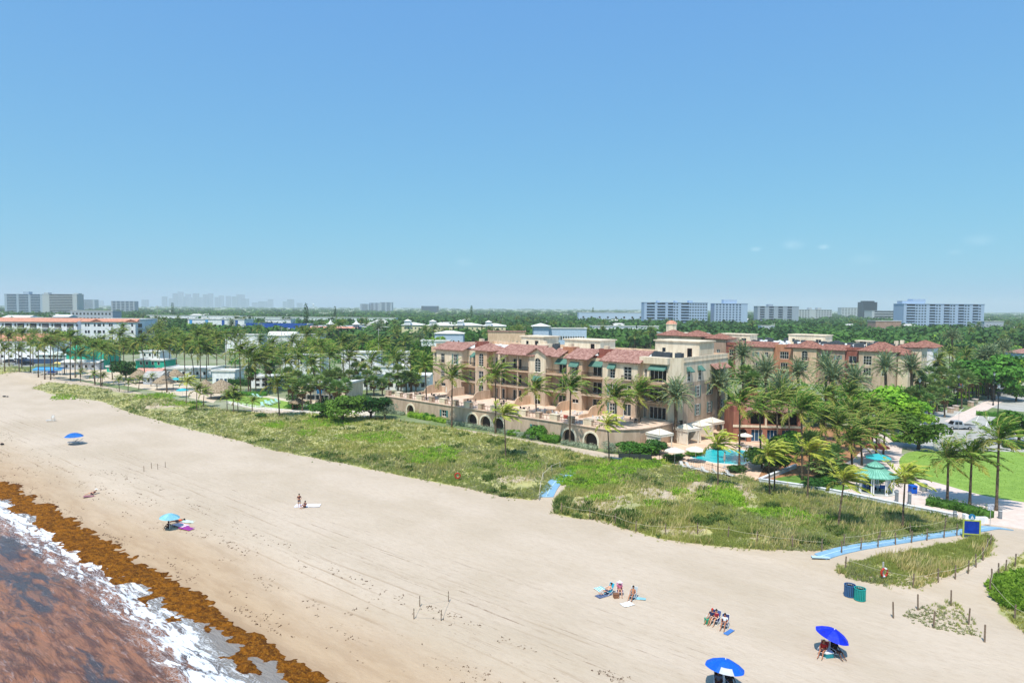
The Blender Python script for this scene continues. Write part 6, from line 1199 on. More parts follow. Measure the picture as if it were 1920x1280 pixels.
# dark hedges by the motel
hedge([(330+100, 722), (486, 724)], 2, 2.2, 'dark clipped hedge wall behind the big thatched hut', mLeafD, 21, .35, 25); hedge([(425, 742), (500, 742)], 2, 1.3, 'mid green hedge behind the motel lawn', mLeaf, 22, .3, 30)
# ---- pavilion with green metal roof
g = G(1640, 921, TZ); gz = empty('pavilion', g, R(10), 'small open eight-sided pavilion with two-tier pale green metal roof on white posts', 'pavilion')
mCop = mat('green_metal_roof', C('8cc4ae'), .55, C('6eaa94'), 1.2, .5); mCop2 = mat('green_metal_seam', C('5f9a86'), .6)
b = MB()
def octroof(b, r0, z0, r1, z1, seams=5):
    for i in range(8):
        a0 = i*math.pi/4; a1 = a0+math.pi/4; A, B = [Vector((r0*math.cos(a), r0*math.sin(a), z0)) for a in (a0, a1)]; D, E_ = [Vector((r1*math.cos(a), r1*math.sin(a), z1)) for a in (a0, a1)]
        b.q([A, B, E_, D], 0); b.q([A-Vector((0, 0, .12)), B-Vector((0, 0, .12)), B, A], 1); b.q([B-Vector((0, 0, .1)), A-Vector((0, 0, .1)), D-Vector((0, 0, .1)), E_-Vector((0, 0, .1))], 0)
        for k in range(seams):
            u = k/seams; P, Q = A.lerp(B, u), D.lerp(E_, u); n = (B-A).normalized()*.03; up_ = Vector((0, 0, .05)); b.q([P-n, P+up_, Q+up_, Q-n], 1); b.q([P+up_, P+n, Q+n, Q+up_], 1)
octroof(b, 3.0, 2.5, 1.0, 3.5); b.build('roof', [mCop, mCop2], gz)
b = MB(); octroof(b, 1.15, 3.75, .02, 4.45, 2); b.build('cupola_roof', [mCop, mCop2], gz); b = MB(); b.lathe([(.85, 3.4), (.85, 3.8)], 8); b.build('cupola', mCop2, gz)
for i in range(8):
    a = i*math.pi/4; c, s = math.cos(a), math.sin(a); b = MB(); [b.box(2.35*c+dx-.06, 2.35*c+dx+.06, 2.35*s+dy-.06, 2.35*s+dy+.06, 0, 2.5) for dx, dy in ((-.13*s, .13*c), (.13*s, -.13*c))]; b.box(2.35*c-.18, 2.35*c+.18, 2.35*s-.18, 2.35*s+.18, 0, .1); b.build('post', mWhite, gz)
b = MB(); b.lathe([(2.9, 0), (2.9, .06), (0, .07)], 8); b.build('floor', mGrey, gz)
for i, (dx, dy, lb) in enumerate(((-1.1, 0, 'left'), (.2, .9, 'rear'), (1.2, -.1, 'right'))):
    e = empty('picnic_bench', g+Vector((dx, dy, .07)), R(30+i*70), 'blue bench under the green-roofed pavilion, the '+lb+' one of three', 'bench', 'blue benches in the pavilion'); b = MB(); b.box(-.6, .6, -.2, .2, .42, .47); b.build('seat', mDkB, e); b = MB(); b.box(-.6, .6, .2, .25, .5, .95); b.build('backrest', mDkB, e)
    for x in (-.5, .5): b = MB(); b.box(x-.04, x+.04, -.18, .24, 0, .42); b.build('leg', mDark, e)
# bins and bollards
def bin_(px, py, m, lab, r=.42, h=1.15, name='litter_bin'):
    e = empty(name, G(px, py, TZ+.03), 0, lab, 'bin'); b = MB(); b.box(-r, r, -r, r, .05, h*.82); b.build('body', m, e); b = MB(); b.box(-r-.04, r+.04, -r-.04, r+.04, h*.82, h*.9); b.prism([(-r, -r), (r, -r), (r, r), (-r, r)], h*.9, h); b.build('lid', m, e); b = MB(); b.box(-r*.5, r*.5, -r-.06, -r-.045, h*.62, h*.78); b.build('flap', mDark, e)
bin_(1711, 924, mat('bin_blue', C('1a5fc8'), .5), 'bright blue square bin on the pink path beside the hedge'); bin_(1731, 920, mat('bin_grey', C('9aa09f'), .5), 'grey rounded bin right of the blue one', .36)
for px, py, lab in ((1681, 941, 'left of two thick grey bollards on the path by the pavilion'), (1705, 945, 'right of two thick grey bollards on the path by the pavilion'), (1875, 972, 'short grey bollard at the right end of the long dark hedge'), (1799-9, 976, 'thin dark bollard behind the blue sign')):
    e = empty('bollard', G(px, py, TZ), 0, lab, 'bollard'); h = 1.75 if px < 1710 else 1.3; b = MB(); b.lathe([(.22, -.2), (.22, h-.15), (.18, h-.08), (0, h)], 14); b.build('shaft', mat('bollard_grey', C('7d8288'), .8, C('666b70'), 2), e, True); b = MB(); b.lathe([(.235, h-.3), (.235, h-.22)], 14); b.build('band', mWhite, e)
# table umbrellas by the path
def patio_umbrella(g, m, r, h, lab, closed=False, cat='umbrella', name='patio_umbrella', scallop=8, tiltx=0, pm=None):
    e = empty(name, g, 0, lab, cat); b = MB(); b.tube([(0, 0, 0), (0, 0, h+.1)], .03, 8); b.build('pole', pm or mMetalW, e)
    b = MB()
    if closed: b.lathe([(.12, h-1.5), (.2, h-1.2), (.13, h-.5), (.02, h)], 8)
    else:
        for i in range(scallop):
            a0 = i*2*math.pi/scallop; a1 = a0+2*math.pi/scallop; am = (a0+a1)/2; A, B = [(r*math.cos(a), r*math.sin(a), h-.62*r*.55) for a in (a0, a1)]; M_ = (r*.93*math.cos(am), r*.93*math.sin(am), h-.62*r*.52)
            q1 = [(.5*r*math.cos(a), .5*r*math.sin(a), h-.62*r*.22) for a in (a0, a1)]; T = (0, 0, h); b.q([A, M_, q1[0]]); b.q([M_, B, q1[1], q1[0]]); b.q([q1[0], q1[1], T]); b.q([(A[0], A[1], A[2]-.12), (M_[0], M_[1], M_[2]-.12), M_, A]); b.q([(M_[0], M_[1], M_[2]-.12), (B[0], B[1], B[2]-.12), B, M_])
    b.build('canopy', m, e)
    if not closed:
        b = MB(); [b.tube([(0, 0, h-.12), (r*.95*math.cos(i*2*math.pi/scallop), r*.95*math.sin(i*2*math.pi/scallop), h-.62*r*.55-.02)], .012, 4) for i in range(scallop)]; b.build('ribs', mMetalW, e)
    b = MB(); b.lathe([(.3, 0), (.28, .08), (.05, .1)], 10); b.build('base', mGrey, e); return e
mTurq = mat('turquoise_canvas', C('45c3cf'), .8, trans=.2); mRedC = mat('red_canvas', C('d4685a'), .8, trans=.2)
patio_umbrella(G(1646, 878, TZ), mTurq, 2.0, 2.5, 'turquoise parasol on the path behind the pavilion'); patio_umbrella(G(1644, 856, TZ), mRedC, 2.1, 2.5, 'faded red parasol beyond the turquoise one')
for px, py, lab in ((1265, 868, 'left of the two open white umbrellas at the near side of the pool'), (1304, 866, 'right of the two open white umbrellas at the near side of the pool'), (1397, 838, 'white umbrella in front of the red pool house')): patio_umbrella(G(px, py, TZ+.05), mCanvas, 1.75 if px < 1390 else 1.4, 2.7, lab, scallop=8)
patio_umbrella(G(1358, 876, TZ+.05), mat('grey_canvas', C('a9a49c'), .9), 1, 2.6, 'closed grey umbrella at the near edge of the pool', True)
# iron pool fence
fp = wpath([(1236, 864), (1290, 874), (1335, 884), (1382, 898)], TZ); e = empty('pool_fence', fp[0], 0, 'thin dark iron fence between the dune and the pool deck', 'fence')
for a, d in zip(fp[:-1], fp[1:]):
    L = (d-a).length; v = (d-a)/L; b = MB(); b.tube([a-fp[0]+Vector((0, 0, 1.1)), d-fp[0]+Vector((0, 0, 1.1))], .03, 4); b.tube([a-fp[0]+Vector((0, 0, .15)), d-fp[0]+Vector((0, 0, .15))], .02, 4)
    for i in range(int(L/.35)): p = a-fp[0]+v*i*.35; b.box(p.x-.012, p.x+.012, p.y-.012, p.y+.012, .1, 1.15)
    b.build('fence_panel', mRail, e); b = MB(); p = a-fp[0]; b.box(p.x-.04, p.x+.04, p.y-.04, p.y+.04, 0, 1.35); b.build('post', mRail, e)
# dark equipment yard behind the terrace corner
g = G(1160, 862, TZ); e = empty('black_gate', g, R(-10), 'dark metal screen fence at the foot of the terrace corner beside the small palm', 'fence'); b = MB(); b.box(0, 5.5, -.03, .03, 0, 1.15); b.build('panel', mat('black_mesh', C('39423f'), .8), e); b = MB(); [b.box(x-.05, x+.05, -.07, .07, 0, 1.85) for x in (0, 1.8, 3.6, 5.5)]; b.build('posts', mDark, e)
# ---- loungers round the pool and on the motel terrace
def make_lounger(m, fm):
    e = empty('sun_lounger'); b = MB(); [b.box(x-.025, x+.025, -.9, .9, .28, .33) for x in (-.3, .3)]; [b.box(-.3, .3, y-.025, y+.025, .28, .32) for y in (-.88, .2, .88)]; b.build('frame', fm, e)
    b = MB(); [b.box(x-.025, x+.025, y-.025, y+.025, 0, .28) for x in (-.29, .29) for y in (-.75, .6)]; b.build('legs', fm, e)
    b = MB(); b.box(-.27, .27, -.88, .2, .34, .39); b.build('seat', m, e); b = MB(); b.mesh([(-.27, .2, .34), (.27, .2, .34), (.27, .2, .39), (-.27, .2, .39), (-.27, .85, .85), (.27, .85, .85), (.27, .82, .9), (-.27, .82, .9)], [(0, 1, 5, 4), (3, 7, 6, 2), (0, 4, 7, 3), (1, 2, 6, 5), (4, 5, 6, 7)]); b.build('backrest', m, e); return e
mSling = mat('white_sling', C('c9c6c2'), .7); LGR = make_lounger(mSling, mMetalW); lg = []
spots = [(1292, 878, 20), (1306, 882, 80), (1322, 886, 25), (1345, 890, 60), (1368, 893, 25), (1400, 840, 120), (1409, 842, 130), (1420, 846, 130), (1383, 838, 160), (1392, 836, 160), (1360, 832, 180), (1280, 876, 10)]
for i, (px, py, a) in enumerate(spots):
    o = LGR if not lg else copy_tree(LGR); o.location = G(px, py, TZ+.05); o.rotation_euler = (0, 0, R(a)); near = py > 870
    tag(o, 'white sun lounger, '+((ords[sum(1 for q in spots if q[1] > 870 and q[0] < px)]+' from the left in front of the pool') if near else (ords[sum(1 for q in spots if q[1] < 870 and q[0] < px)]+' from the left beyond the pool')), 'sun lounger', 'sun loungers round the pool'); lg.append(o)
mMintF = mat('mint_sling', C('a9d3c6'), .7); L2 = make_lounger(mMintF, mMetalW); l2 = []
spots = [(500, 758, 40), (506, 760, 40), (512, 757, 50), (520, 755, 50), (492, 762, 30), (478, 745, 60), (486, 746, 60), (575, 764, 100), (583, 766, 100), (590, 768, 110), (596, 766, 110)]
for i, (px, py, a) in enumerate(spots):
    o = L2 if not l2 else copy_tree(L2); o.location = G(px, py, TZ+.05); o.rotation_euler = (0, 0, R(a)); o.scale = (1.25,)*3; tag(o, 'mint green sun lounger on the motel lawn, %s from the left' % ords[sum(1 for q in spots if q[0] < px)], 'sun lounger', 'mint sun loungers by the motel'); l2.append(o)
# ---- terrace furniture
def make_table(m):
    e = empty('table_set'); b = MB(); b.lathe([(0, .70), (.55, .70), (.55, .74), (0, .74)], 14); b.build('table_top', m, e); b = MB(); b.tube([(0, 0, 0), (0, 0, .7)], .04, 6); b.lathe([(.28, 0), (.26, .04), (0, .05)], 10); b.build('pedestal', mDark, e); return e
def make_chair(m):
    e = empty('patio_chair'); b = MB(); b.box(-.24, .24, -.24, .24, .42, .46); b.build('seat', m, e); b = MB(); b.box(-.24, .24, .22, .26, .5, .9); b.build('backrest', m, e)
    b = MB(); [b.box(x-.02, x+.02, y-.02, y+.02, 0, .42 if y < 0 else .9) for x in (-.22, .22) for y in (-.22, .24)]; b.build('legs', m, e); return e
TB = make_table(mTerr); CHW = make_chair(mMetalW); CHD = make_chair(mDark); tset = []; cset = {0: [], 1: []}
tabs = [(6, -9, 1), (11, -8, 1), (16.5, -9, 1), (25, -9, 1), (33, -8, 1), (41.5, -9, 1), (45.5, -8.5, 0), (50, -8.5, 0), (53.5, -6, 0), (60, -8, 0), (63, -5, 0), (66.5, -4.5, 1), (30, -4, 1)]
for i, (s, y, k) in enumerate(tabs):
    o = TB if not tset else copy_tree(TB); o['category'] = 'table'; o.name = 'patio_table'; o.location = hl(s, y, 3.82); tset.append(o)
    tag(o, 'round patio table on the hotel terrace, %s from the left end' % ords[sum(1 for q in tabs if q[0] < s)], 'table', 'patio tables on the hotel terrace')
    for j in range(3 if i % 2 else 4):
        a = j*2*math.pi/(3 if i % 2 else 4)+.4; P = CHD if k else CHW; c = P if not cset[k] else copy_tree(P); w0 = hl(s, y, 3.82); c.location = w0+Vector((.85*math.cos(a), .85*math.sin(a), 0)); c.rotation_euler = (0, 0, a-math.pi/2); cset[k].append(c)
        tag(c, ('dark' if k else 'white')+' chair at the %s patio table from the left end of the hotel terrace' % ords[sum(1 for q in tabs if q[0] < s)], 'chair', 'chairs round the %s terrace table' % ords[sum(1 for q in tabs if q[0] < s)])
e = empty('barbecue_grill', hl(43.5, -12.2, 3.82), UANG, 'black barbecue grill near the terrace railing', 'grill'); b = MB(); b.lathe([(0, .6), (.3, .65), (.38, .85), (.3, 1.05), (0, 1.12)], 12, 0, (0, 0, 0), 1.4, 1); b.build('hood', mBlack, e); b = MB(); [b.box(x-.03, x+.03, y-.03, y+.03, 0, .7) for x in (-.4, .4) for y in (-.2, .2)]; b.box(-.45, .45, -.25, .25, .15, .18); b.build('stand', mDark, e)
patio_umbrella(hl(13, -6, 3.82), mCanvas, 1, 2.6, 'closed white umbrella on the left part of the hotel terrace', True)
e = empty('red_towel_rack', hl(55.5, -12.4, 3.82), UANG, 'red cloth hung on the terrace railing left of the small dune palm', 'cloth'); b = MB(); b.box(-.6, .6, -.03, .03, .3, 1.05); b.build('cloth', mRedC, e)
# ---- street lamps, signs, vehicles
def lamp(px, py, ytop, lab, arm=False, banner=False):
    g = G(px, py, TZ); h = PD(px, ytop, g.y).z-g.z; e = empty('street_lamp', g, 0, lab, 'street lamp'); b = MB(); b.tube([(0, 0, 0), (0, 0, h-.5)], [.13, .08], 8); b.lathe([(.25, 0), (.2, .5), (.13, .7)], 10); b.build('pole', mDark, e)
    b = MB(); b.lathe([(.12, h-.6), (.3, h-.1), (.32, h)], 8); b.build('lantern', mat('lamp_glass', C('dfe3e6'), .3), e); b = MB(); b.lathe([(.4, h), (.15, h+.3), (0, h+.45)], 8); b.build('cap', mDark, e)
    if arm: b = MB(); b.box(-.9, .9, -.05, .05, h-1.6, h-1.5); b.build('crossarm', mDark, e); b = MB(); b.box(-.25, .3, -.2, .2, h-2.4, h-1.6); b.build('control_box', mDark, e)
    if banner: b = MB(); b.box(.15, 1.15, -.03, .03, h-3.4, h-1.2); bb = b.build('banner', mDkB, e); b = MB(); b.box(.35, .95, -.045, -.032, h-2.4, h-1.7); b.build('emblem', mRedC, bb)
lamp(1722, 790, 712, 'street lamp with white lantern in front of the fan palms'); lamp(1870, 800, 722, 'tall dark lamp post with control box in the middle of the car park', True); lamp(1862, 760, 700, 'lamp post behind the promenade beside the date palms'); lamp(1795, 766, 705, 'lamp post with blue banner beside the round shrubs', False, True); lamp(1842, 742, 700, 'far lamp post with blue banner near the street', False, True)
for px, py, yt, m, lab in ((1752, 778, 754, 'y', 'narrow yellow marker sign by the parked pickup'), (1912, 728, 712, 'y', 'yellow marker sign beside the street at the right edge'), (1750.5, 838, 815, 'b', 'small blue sign on a post at the near edge of the car park'), (1856, 990, 945, 'w', 'white and grey notice on a thin post behind the wall end'), (1797, 806, 770, 'p', 'thin bare pole in front of the parked pickup'), (1565, 870, 838, 'p', 'thin lamp pole among the palms left of the turquoise parasol')):
    g = G(px, py, TZ); h = PD(px, yt, g.y).z; e = empty('post_sign' if m != 'p' else 'thin_pole', g, 0, lab, 'sign' if m != 'p' else 'pole'); b = MB(); b.tube([(0, 0, 0), (0, 0, h)], .035, 6); b.build('post', mGrey, e)
    if m != 'p':
        w_, hh = (.22, 1.3) if m == 'y' else (.35, .8) if m == 'b' else (.38, .75); b = MB(); b.box(-w_, w_, -.05, -.03, h-hh, h); b.build('panel', {'y': mat('marker_yellow', C('d8de3a'), .6), 'b': mDkB, 'w': mat('notice_white', C('d8d8de'), .7, C('8c8c98'), 9, .9)}[m], e)
def car(px, py, rz, m, lab, L=4.6, w_=1.85, h=1.5, kind='car', name='parked_car'):
    e = empty(name, G(px, py, TZ+.03), rz, lab, 'car' if kind == 'car' else 'pickup truck'); b = MB(); k = L/4.6; hb = h*.56
    pts = [(-2.3, .35), (-2.28, hb-.1), (-1.5, hb), (-.9, h-.05), (-.6, h), (.9, h), (1.5, hb+.06), (2.2, hb-.05), (2.3, .35)] if kind == 'car' else [(-2.3, .45), (-2.3, hb), (-1.35, hb+.06), (-.95, h), (.25, h), (.5, hb+.08), (.52, hb-.02), (2.3, hb-.02), (2.3, .45)]
    pts = [(x*k, z) for x, z in pts]; n = len(pts); V = []
    for i, (x, z) in enumerate(pts): ins = .2 if z > hb+.1 else .0; V.append((x, -w_/2+ins, z))
    for i, (x, z) in enumerate(pts): ins = .2 if z > hb+.1 else .0; V.append((x, w_/2-ins, z))
    b.mesh(V, [tuple(range(n)), tuple(range(2*n-1, n-1, -1))]+[(i, n+i, n+(i+1) % n, (i+1) % n) for i in range(n)]); bo = b.build('body', m, e)
    b = MB(); xa, xb = (-1.25*k, 1.2*k) if kind == 'car' else (-1.0*k, .22*k)
    for s in (-1, 1):
        y0 = s*(w_/2+.004); y1 = s*(w_/2-.17)
        for c0, c1 in ((xa, (xa+xb)/2-.05), ((xa+xb)/2+.05, xb)): b.q([(c0, y0*.995, hb+.08), (c1, y0*.995, hb+.08), (c1-.1*(c1 == xb), y1*1.02, h-.1), (c0+.1*(c0 == xa), y1*1.02, h-.1)])
    b.build('side_windows', mGlass, e)
    b = MB(); b.q([(-1.52*k if kind == 'car' else -1.36*k, -w_*.42, hb+.08), (-1.52*k if kind == 'car' else -1.36*k, w_*.42, hb+.08), (-.93*k if kind == 'car' else -.98*k, w_*.36, h-.06), (-.93*k if kind == 'car' else -.98*k, -w_*.36, h-.06)]); b.build('windscreen', mGlass, e)
    if kind != 'car': b = MB(); b.box(.62*k, 2.2*k, -w_*.42, w_*.42, hb-.015, hb); b.build('truck_bed', mBlack, e)
    for x in (-1.45*k, 1.4*k):
        for s in (-1, 1): b = MB(); b.M = Matrix.Translation((x, s*(w_/2-.08), .36)) @ Matrix.Rotation(math.pi/2, 4, 'X'); b.lathe([(0, -.12), (.36, -.12), (.38, 0), (.36, .12), (0, .12)], 14); wh = b.build('wheel', mat('tyre', C('1c1c1e'), .9), e); b = MB(); b.M = Matrix.Translation((x, s*(w_/2-.08), .36)) @ Matrix.Rotation(math.pi/2, 4, 'X'); b.lathe([(0, -.13), (.2, -.13), (.2, .13), (0, .13)], 10); b.build('rim', mGrey, wh)
    for s in (-1, 1): b = MB(); b.box(-2.33*k, -2.27*k, s*w_*.36-.16, s*w_*.36+.16, hb-.28, hb-.14); b.build('headlight', mMetalW, e); b = MB(); b.box(2.27*k, 2.33*k, s*w_*.4-.12, s*w_*.4+.12, hb-.3, hb-.1); b.build('tail_light', mRedC, e)
mSilv = mat('silver_paint', C('b9bcc2'), .3, metal=.4); mWc = mat('white_paint_car', C('e8eaec'), .3); mDc = mat('dark_paint_car', C('23272e'), .3); mBc = mat('blue_grey_paint', C('6e8aa8'), .3)
car(1797, 804, R(-3), mSilv, 'silver crew cab pickup truck parked across the car park', 6.0, 2.0, 1.85, 'pickup', 'pickup_truck'); car(1912, 742, R(10), mBc, 'blue grey car entering the street at the right edge', 4.8, 1.9, 1.5); car(1906, 812, R(5), mDc, 'dark green car half hidden under the round car park tree'); car(1845, 706, R(5), mWc, 'white car on the street behind the date palms'); car(1868, 712, R(5), mDc, 'dark car right of the white one on the street'); car(1888, 716, R(5), mSilv, 'silver car furthest right on the street behind the date palms')
for px, py, m, lab in ((18, 680, mDc, 'dark car nearest the left edge in the beach car park'), (34, 678, mWc, 'white car in the left beach car park'), (52, 684, mDc, 'black car right of the white one in the left beach car park'), (48, 676, mWc, 'white van-like car behind the black one in the left beach car park')): car(px, py, R(8), m, lab, 4.7, 1.9, 1.7)
# low stone pillars by the promenade
for i, (px, py) in enumerate(((1782, 774), (1792, 770), (1820, 762), (1828, 757))): e = empty('stone_pillar', G(px, py, TZ), R(20), 'square pinkish gate pillar beside the promenade, %s from the left' % ords[i], 'pillar', 'gate pillars beside the promenade'); b = MB(); b.box(-.5, .5, -.5, .5, 0, 1.3); b.build('shaft', mTan, e); b = MB(); b.box(-.6, .6, -.6, .6, 1.3, 1.45); b.build('cap', mPave, e)
# ---- thatched huts
mThatch = mat('thatch', C('b5a289'), .95, C('7f6c58'), 1.2, .7, bump=1, bsc=9, stretch=(3, 3, 1)); rgt_ = np.random.default_rng(12)
def hut(px, py, r, h, lab, eave=2.1):
    g = G(px, py, TZ); e = empty('thatched_hut', g, 0, lab, 'thatched hut'); b = MB(); n = 26; rings = [(r, eave), (r*.8, eave+(h-eave)*.28), (r*.5, eave+(h-eave)*.62), (r*.16, eave+(h-eave)*.93), (.03, h)]; V = []
    rq = random.Random(int(px)); 
    for j, (rad, z) in enumerate(rings):
        for i in range(n): V.append((rad*(1+.05*rq.uniform(-1, 1))*math.cos(2*math.pi*i/n), rad*(1+.05*rq.uniform(-1, 1))*math.sin(2*math.pi*i/n), z+rq.uniform(-.1, .1)*(1.6 if j == 0 else .5)))
    b.mesh(V, [(j*n+i, j*n+(i+1) % n, (j+1)*n+(i+1) % n, (j+1)*n+i) for j in range(4) for i in range(n)]); b.mesh([(v[0]*.97, v[1]*.97, v[2]-.18) for v in V[:n]]+[(0, 0, h-.4)], [((i+1) % n, i, n) for i in range(n)]); b.mesh(V[:n]+[(v[0]*.97, v[1]*.97, v[2]-.18) for v in V[:n]], [(n+i, n+(i+1) % n, (i+1) % n, i) for i in range(n)]); b.build('thatch_roof', mThatch, e)
    m = 900 if r > 3 else 350; a = rgt_.uniform(0, 6.28, m); q = np.sqrt(rgt_.uniform(.02, 1, m)); zz = eave+(h-eave)*(1-q); P = np.column_stack([r*q*np.cos(a), r*q*np.sin(a), zz+.05]); sl = (h-eave)/r; D = nrm(np.column_stack([np.cos(a), np.sin(a), -sl*np.ones(m)])+rgt_.normal(0, .12, (m, 3))); Wd = nrm(np.cross(D, [0, 0, 1.])); v, f = leaf_quads(P, D, Wd, rgt_.uniform(.3, .6, m), np.full(m, .07)); link('thatch_fringe', npmesh('thatch_fringe', v, f, mThatch), e)
    k = 5 if r > 2.2 else 1
    for i in range(k): b = MB(); rad = r*.72 if k > 1 else 0; a0 = i*2*math.pi/k+.5; b.tube([(rad*math.cos(a0), rad*math.sin(a0), 0), (rad*math.cos(a0), rad*math.sin(a0), (eave+.3 if k > 1 else h-.5))], .09, 7); b.build('post', mBark, e)
    if k == 1: b = MB(); b.lathe([(0, .7), (.7, .7), (.7, .75), (0, .75)], 10); b.build('table_top', mWood, e)
hut(415, 746, 4.6, 5.2, 'largest thatched hut beside the dark hedge'); hut(385, 738, 2.4, 4.2, 'small thatched hut touching the left side of the largest one'); hut(329, 716, 2.8, 4.4, 'thatched hut behind the leaning palms', 2.2); hut(308, 730, 3.4, 4.4, 'wide low thatched hut in front of the teal annex', 2.2); hut(262, 718, 3.2, 4.6, 'thatched hut at the left of the group, beside the dark round tree', 2.2); hut(558, 768, 1.9, 3.0, 'thatched table umbrella at the right end of the motel lawn', 1.9); hut(457, 712, 1.9, 3.2, 'thatched umbrella just behind the dark hedge'); hut(504, 728, 1.8, 3.0, 'thatched umbrella behind the mint loungers'); hut(432, 706, 2, 3.4, 'furthest thatched roof behind the dark hedge')
for px, py, c, lab in ((97, 708, mDkB, 'deep blue umbrella in front of the long blue awning'), (277, 712, mLtB, 'light blue umbrella left of the leaning palm'), (330, 722, mTurq, 'turquoise umbrella between the thatched huts'), (290, 702, mLtB, 'pale blue umbrella behind the thatched hut'), (342, 744, mTurq, 'green umbrella nearest the dune left of the largest hut'), (314, 700, mLtB, 'blue umbrella beyond the wide low thatched hut'), (118, 690, mat('yellow_canvas', C('e8c23c'), .8), 'yellow umbrella behind the long blue awning'), (108, 689, mat('pale_yellow_canvas', C('eed68c'), .8), 'pale yellow umbrella left of the bright yellow one')): patio_umbrella(G(px, py, TZ), c, 1.7, 2.5, lab)
g = G(61, 703, TZ); e = empty('long_blue_awning', g, R(3), 'long bright blue awning on posts at the beach club', 'awning'); Lw = (G(124, 701, TZ)-g).length; b = MB(); b.q([(0, 0, 2.1), (Lw, 0, 2.1), (Lw, 2.6, 2.7), (0, 2.6, 2.7)]); b.q([(0, 2.6, 2.7), (Lw, 2.6, 2.7), (Lw, 5.2, 2.1), (0, 5.2, 2.1)]); b.box(0, Lw, -.02, 0, 1.6, 2.1); b.build('canopy', mLtB, e); b = MB(); [b.box(i*Lw/8-.05, i*Lw/8+.05, y-.05, y+.05, 0, 2.1) for i in range(9) for y in (.05, 5.1)]; b.build('posts', mWhite, e)
e = empty('blue_windbreak', G(24, 684, TZ), R(4), 'long blue fence screen behind the left beach car park', 'fence'); b = MB(); b.box(-2, 22, 6, 6.1, 0, 2.2); b.build('panel', mat('slate_blue_screen', C('39557a'), .8), e)
e = empty('blue_sign_board', G(579+20, 756, TZ), 0, 'small bright blue board hanging before the white motel', 'sign'); b = MB(); b.box(-.7, .7, -.04, .04, 2.6, 3.7); b.build('board', mLtB, e); b = MB(); b.tube([(0, .06, 0), (0, .06, 3.8)], .05, 6); b.build('post', mGrey, e)
# motel garden fence
fp = wpath([(425, 757), (470, 765), (550, 776), (625, 782)], TZ+.0); e = empty('white_garden_fence', fp[0], 0, 'low white post and rail fence along the dune side of the motel lawn', 'fence')
for a, d in zip(fp[:-1], fp[1:]):
    b = MB(); L = (d-a).length; v = (d-a)/L; [b.tube([a-fp[0]+Vector((0, 0, z)), d-fp[0]+Vector((0, 0, z))], .05, 4) for z in (.8, .4)]; [b.box((a-fp[0]+v*i*2).x-.06, (a-fp[0]+v*i*2).x+.06, (a-fp[0]+v*i*2).y-.06, (a-fp[0]+v*i*2).y+.06, -.2, .95) for i in range(int(L/2)+1)]; b.build('fence_panel', mWhite, e)
# ---------------------------------------------------------------- blue mats
mMat = mat('blue_mat', C('86aecb'), .85, C('7a9fba'), 1.2, .5, bump=.3, bsc=20); mMatL = mat('mat_stripe', C('b4cfe2'), .85)
def ribbon(px, w_, name, lab, end=None):
    pts = [GT(*p) for p in px]; o0 = pts[0]; P = [Vector(dv) for dv in []]
    q = []
    for i in range(len(pts)-1):
        p0, p1, p2, p3 = [pts[max(0, min(len(pts)-1, i+j))] for j in (-1, 0, 1, 2)]
        for k in range(6): u = k/6; q.append(.5*((2*p1)+(-p0+p2)*u+(2*p0-5*p1+4*p2-p3)*u*u+(-p0+3*p1-3*p2+p3)*u**3))
    q.append(pts[-1]); b = MB(); st_ = MB()
    for i in range(len(q)-1):
        def fr(j): v = (q[min(j+1, len(q)-1)]-q[max(j-1, 0)]); v.z = 0; v.normalize(); n = Vector((-v.y, v.x, 0)); return n
        n0, n1 = fr(i), fr(i+1)
        def z(p): p = Vector(p); p.z = hz(p.x, p.y)+.09; return p-o0
        A, B, Cc, D = z(q[i]+n0*w_/2), z(q[i]-n0*w_/2), z(q[i+1]-n1*w_/2), z(q[i+1]+n1*w_/2); up_ = max(A.z, B.z)+0; b.q([A, B, Cc, D]); dn = Vector((0, 0, .25)); b.q([A, A-dn, B-dn, B]) if i == 0 else None; b.q([B, B-dn, Cc-dn, Cc]); b.q([D, D-dn, A-dn, A])
        m0, m1 = (A+B)/2, (Cc+D)/2; e_ = Vector((0, 0, .012)); st_.q([m0+n0*.07+e_, m0-n0*.07+e_, m1-n1*.07+e_, m1+n1*.07+e_])
    e = empty(name, o0, 0, lab, 'mat'); b.build('mat_surface', mMat, e); st_.build('centre_seam', mMatL, e); return e
ribbon([(1024, 932), (1033, 914), (1047, 898), (1063, 889), (1080, 881)], 2.0, 'beach_access_mat', 'short blue mat coming down the dune from the hotel terrace')
ribbon([(1538, 1044), (1570, 1034), (1608, 1026), (1660, 1018), (1710, 1010), (1765, 1002), (1805, 997), (1838, 992), (1865, 990), (1888, 992)], 1.5, 'beach_access_mat', 'long blue mat curving from the path across the dune to the sand')
e = empty('mat_end_piece', GT(1536, 1046, .1), R(-8), 'pale blue rolled end of the long mat on the sand', 'mat'); b = MB(); b.box(-.75, .95, -.25, .25, 0, .06); b.tube([(-.8, -.3, .08), (.95, -.3, .08)], .1, 8); b.build('roll', mMatL, e)
fp = [GT(*p) for p in ((1011, 938), (1014, 916), (1018, 900), (1034, 885), (1050, 878))]; e = empty('rope_handrail', fp[0], 0, 'pale posts and rope handrail on the left side of the short blue mat', 'handrail'); b = MB(); [b.tube([p-fp[0], p-fp[0]+Vector((0, 0, 1.1))], .05, 6) for p in fp]; b.build('posts', mGrey, e); b = MB(); b.tube([p-fp[0]+Vector((0, 0, 1.0)) for p in fp], .025, 5); b.build('rope', mCream, e)
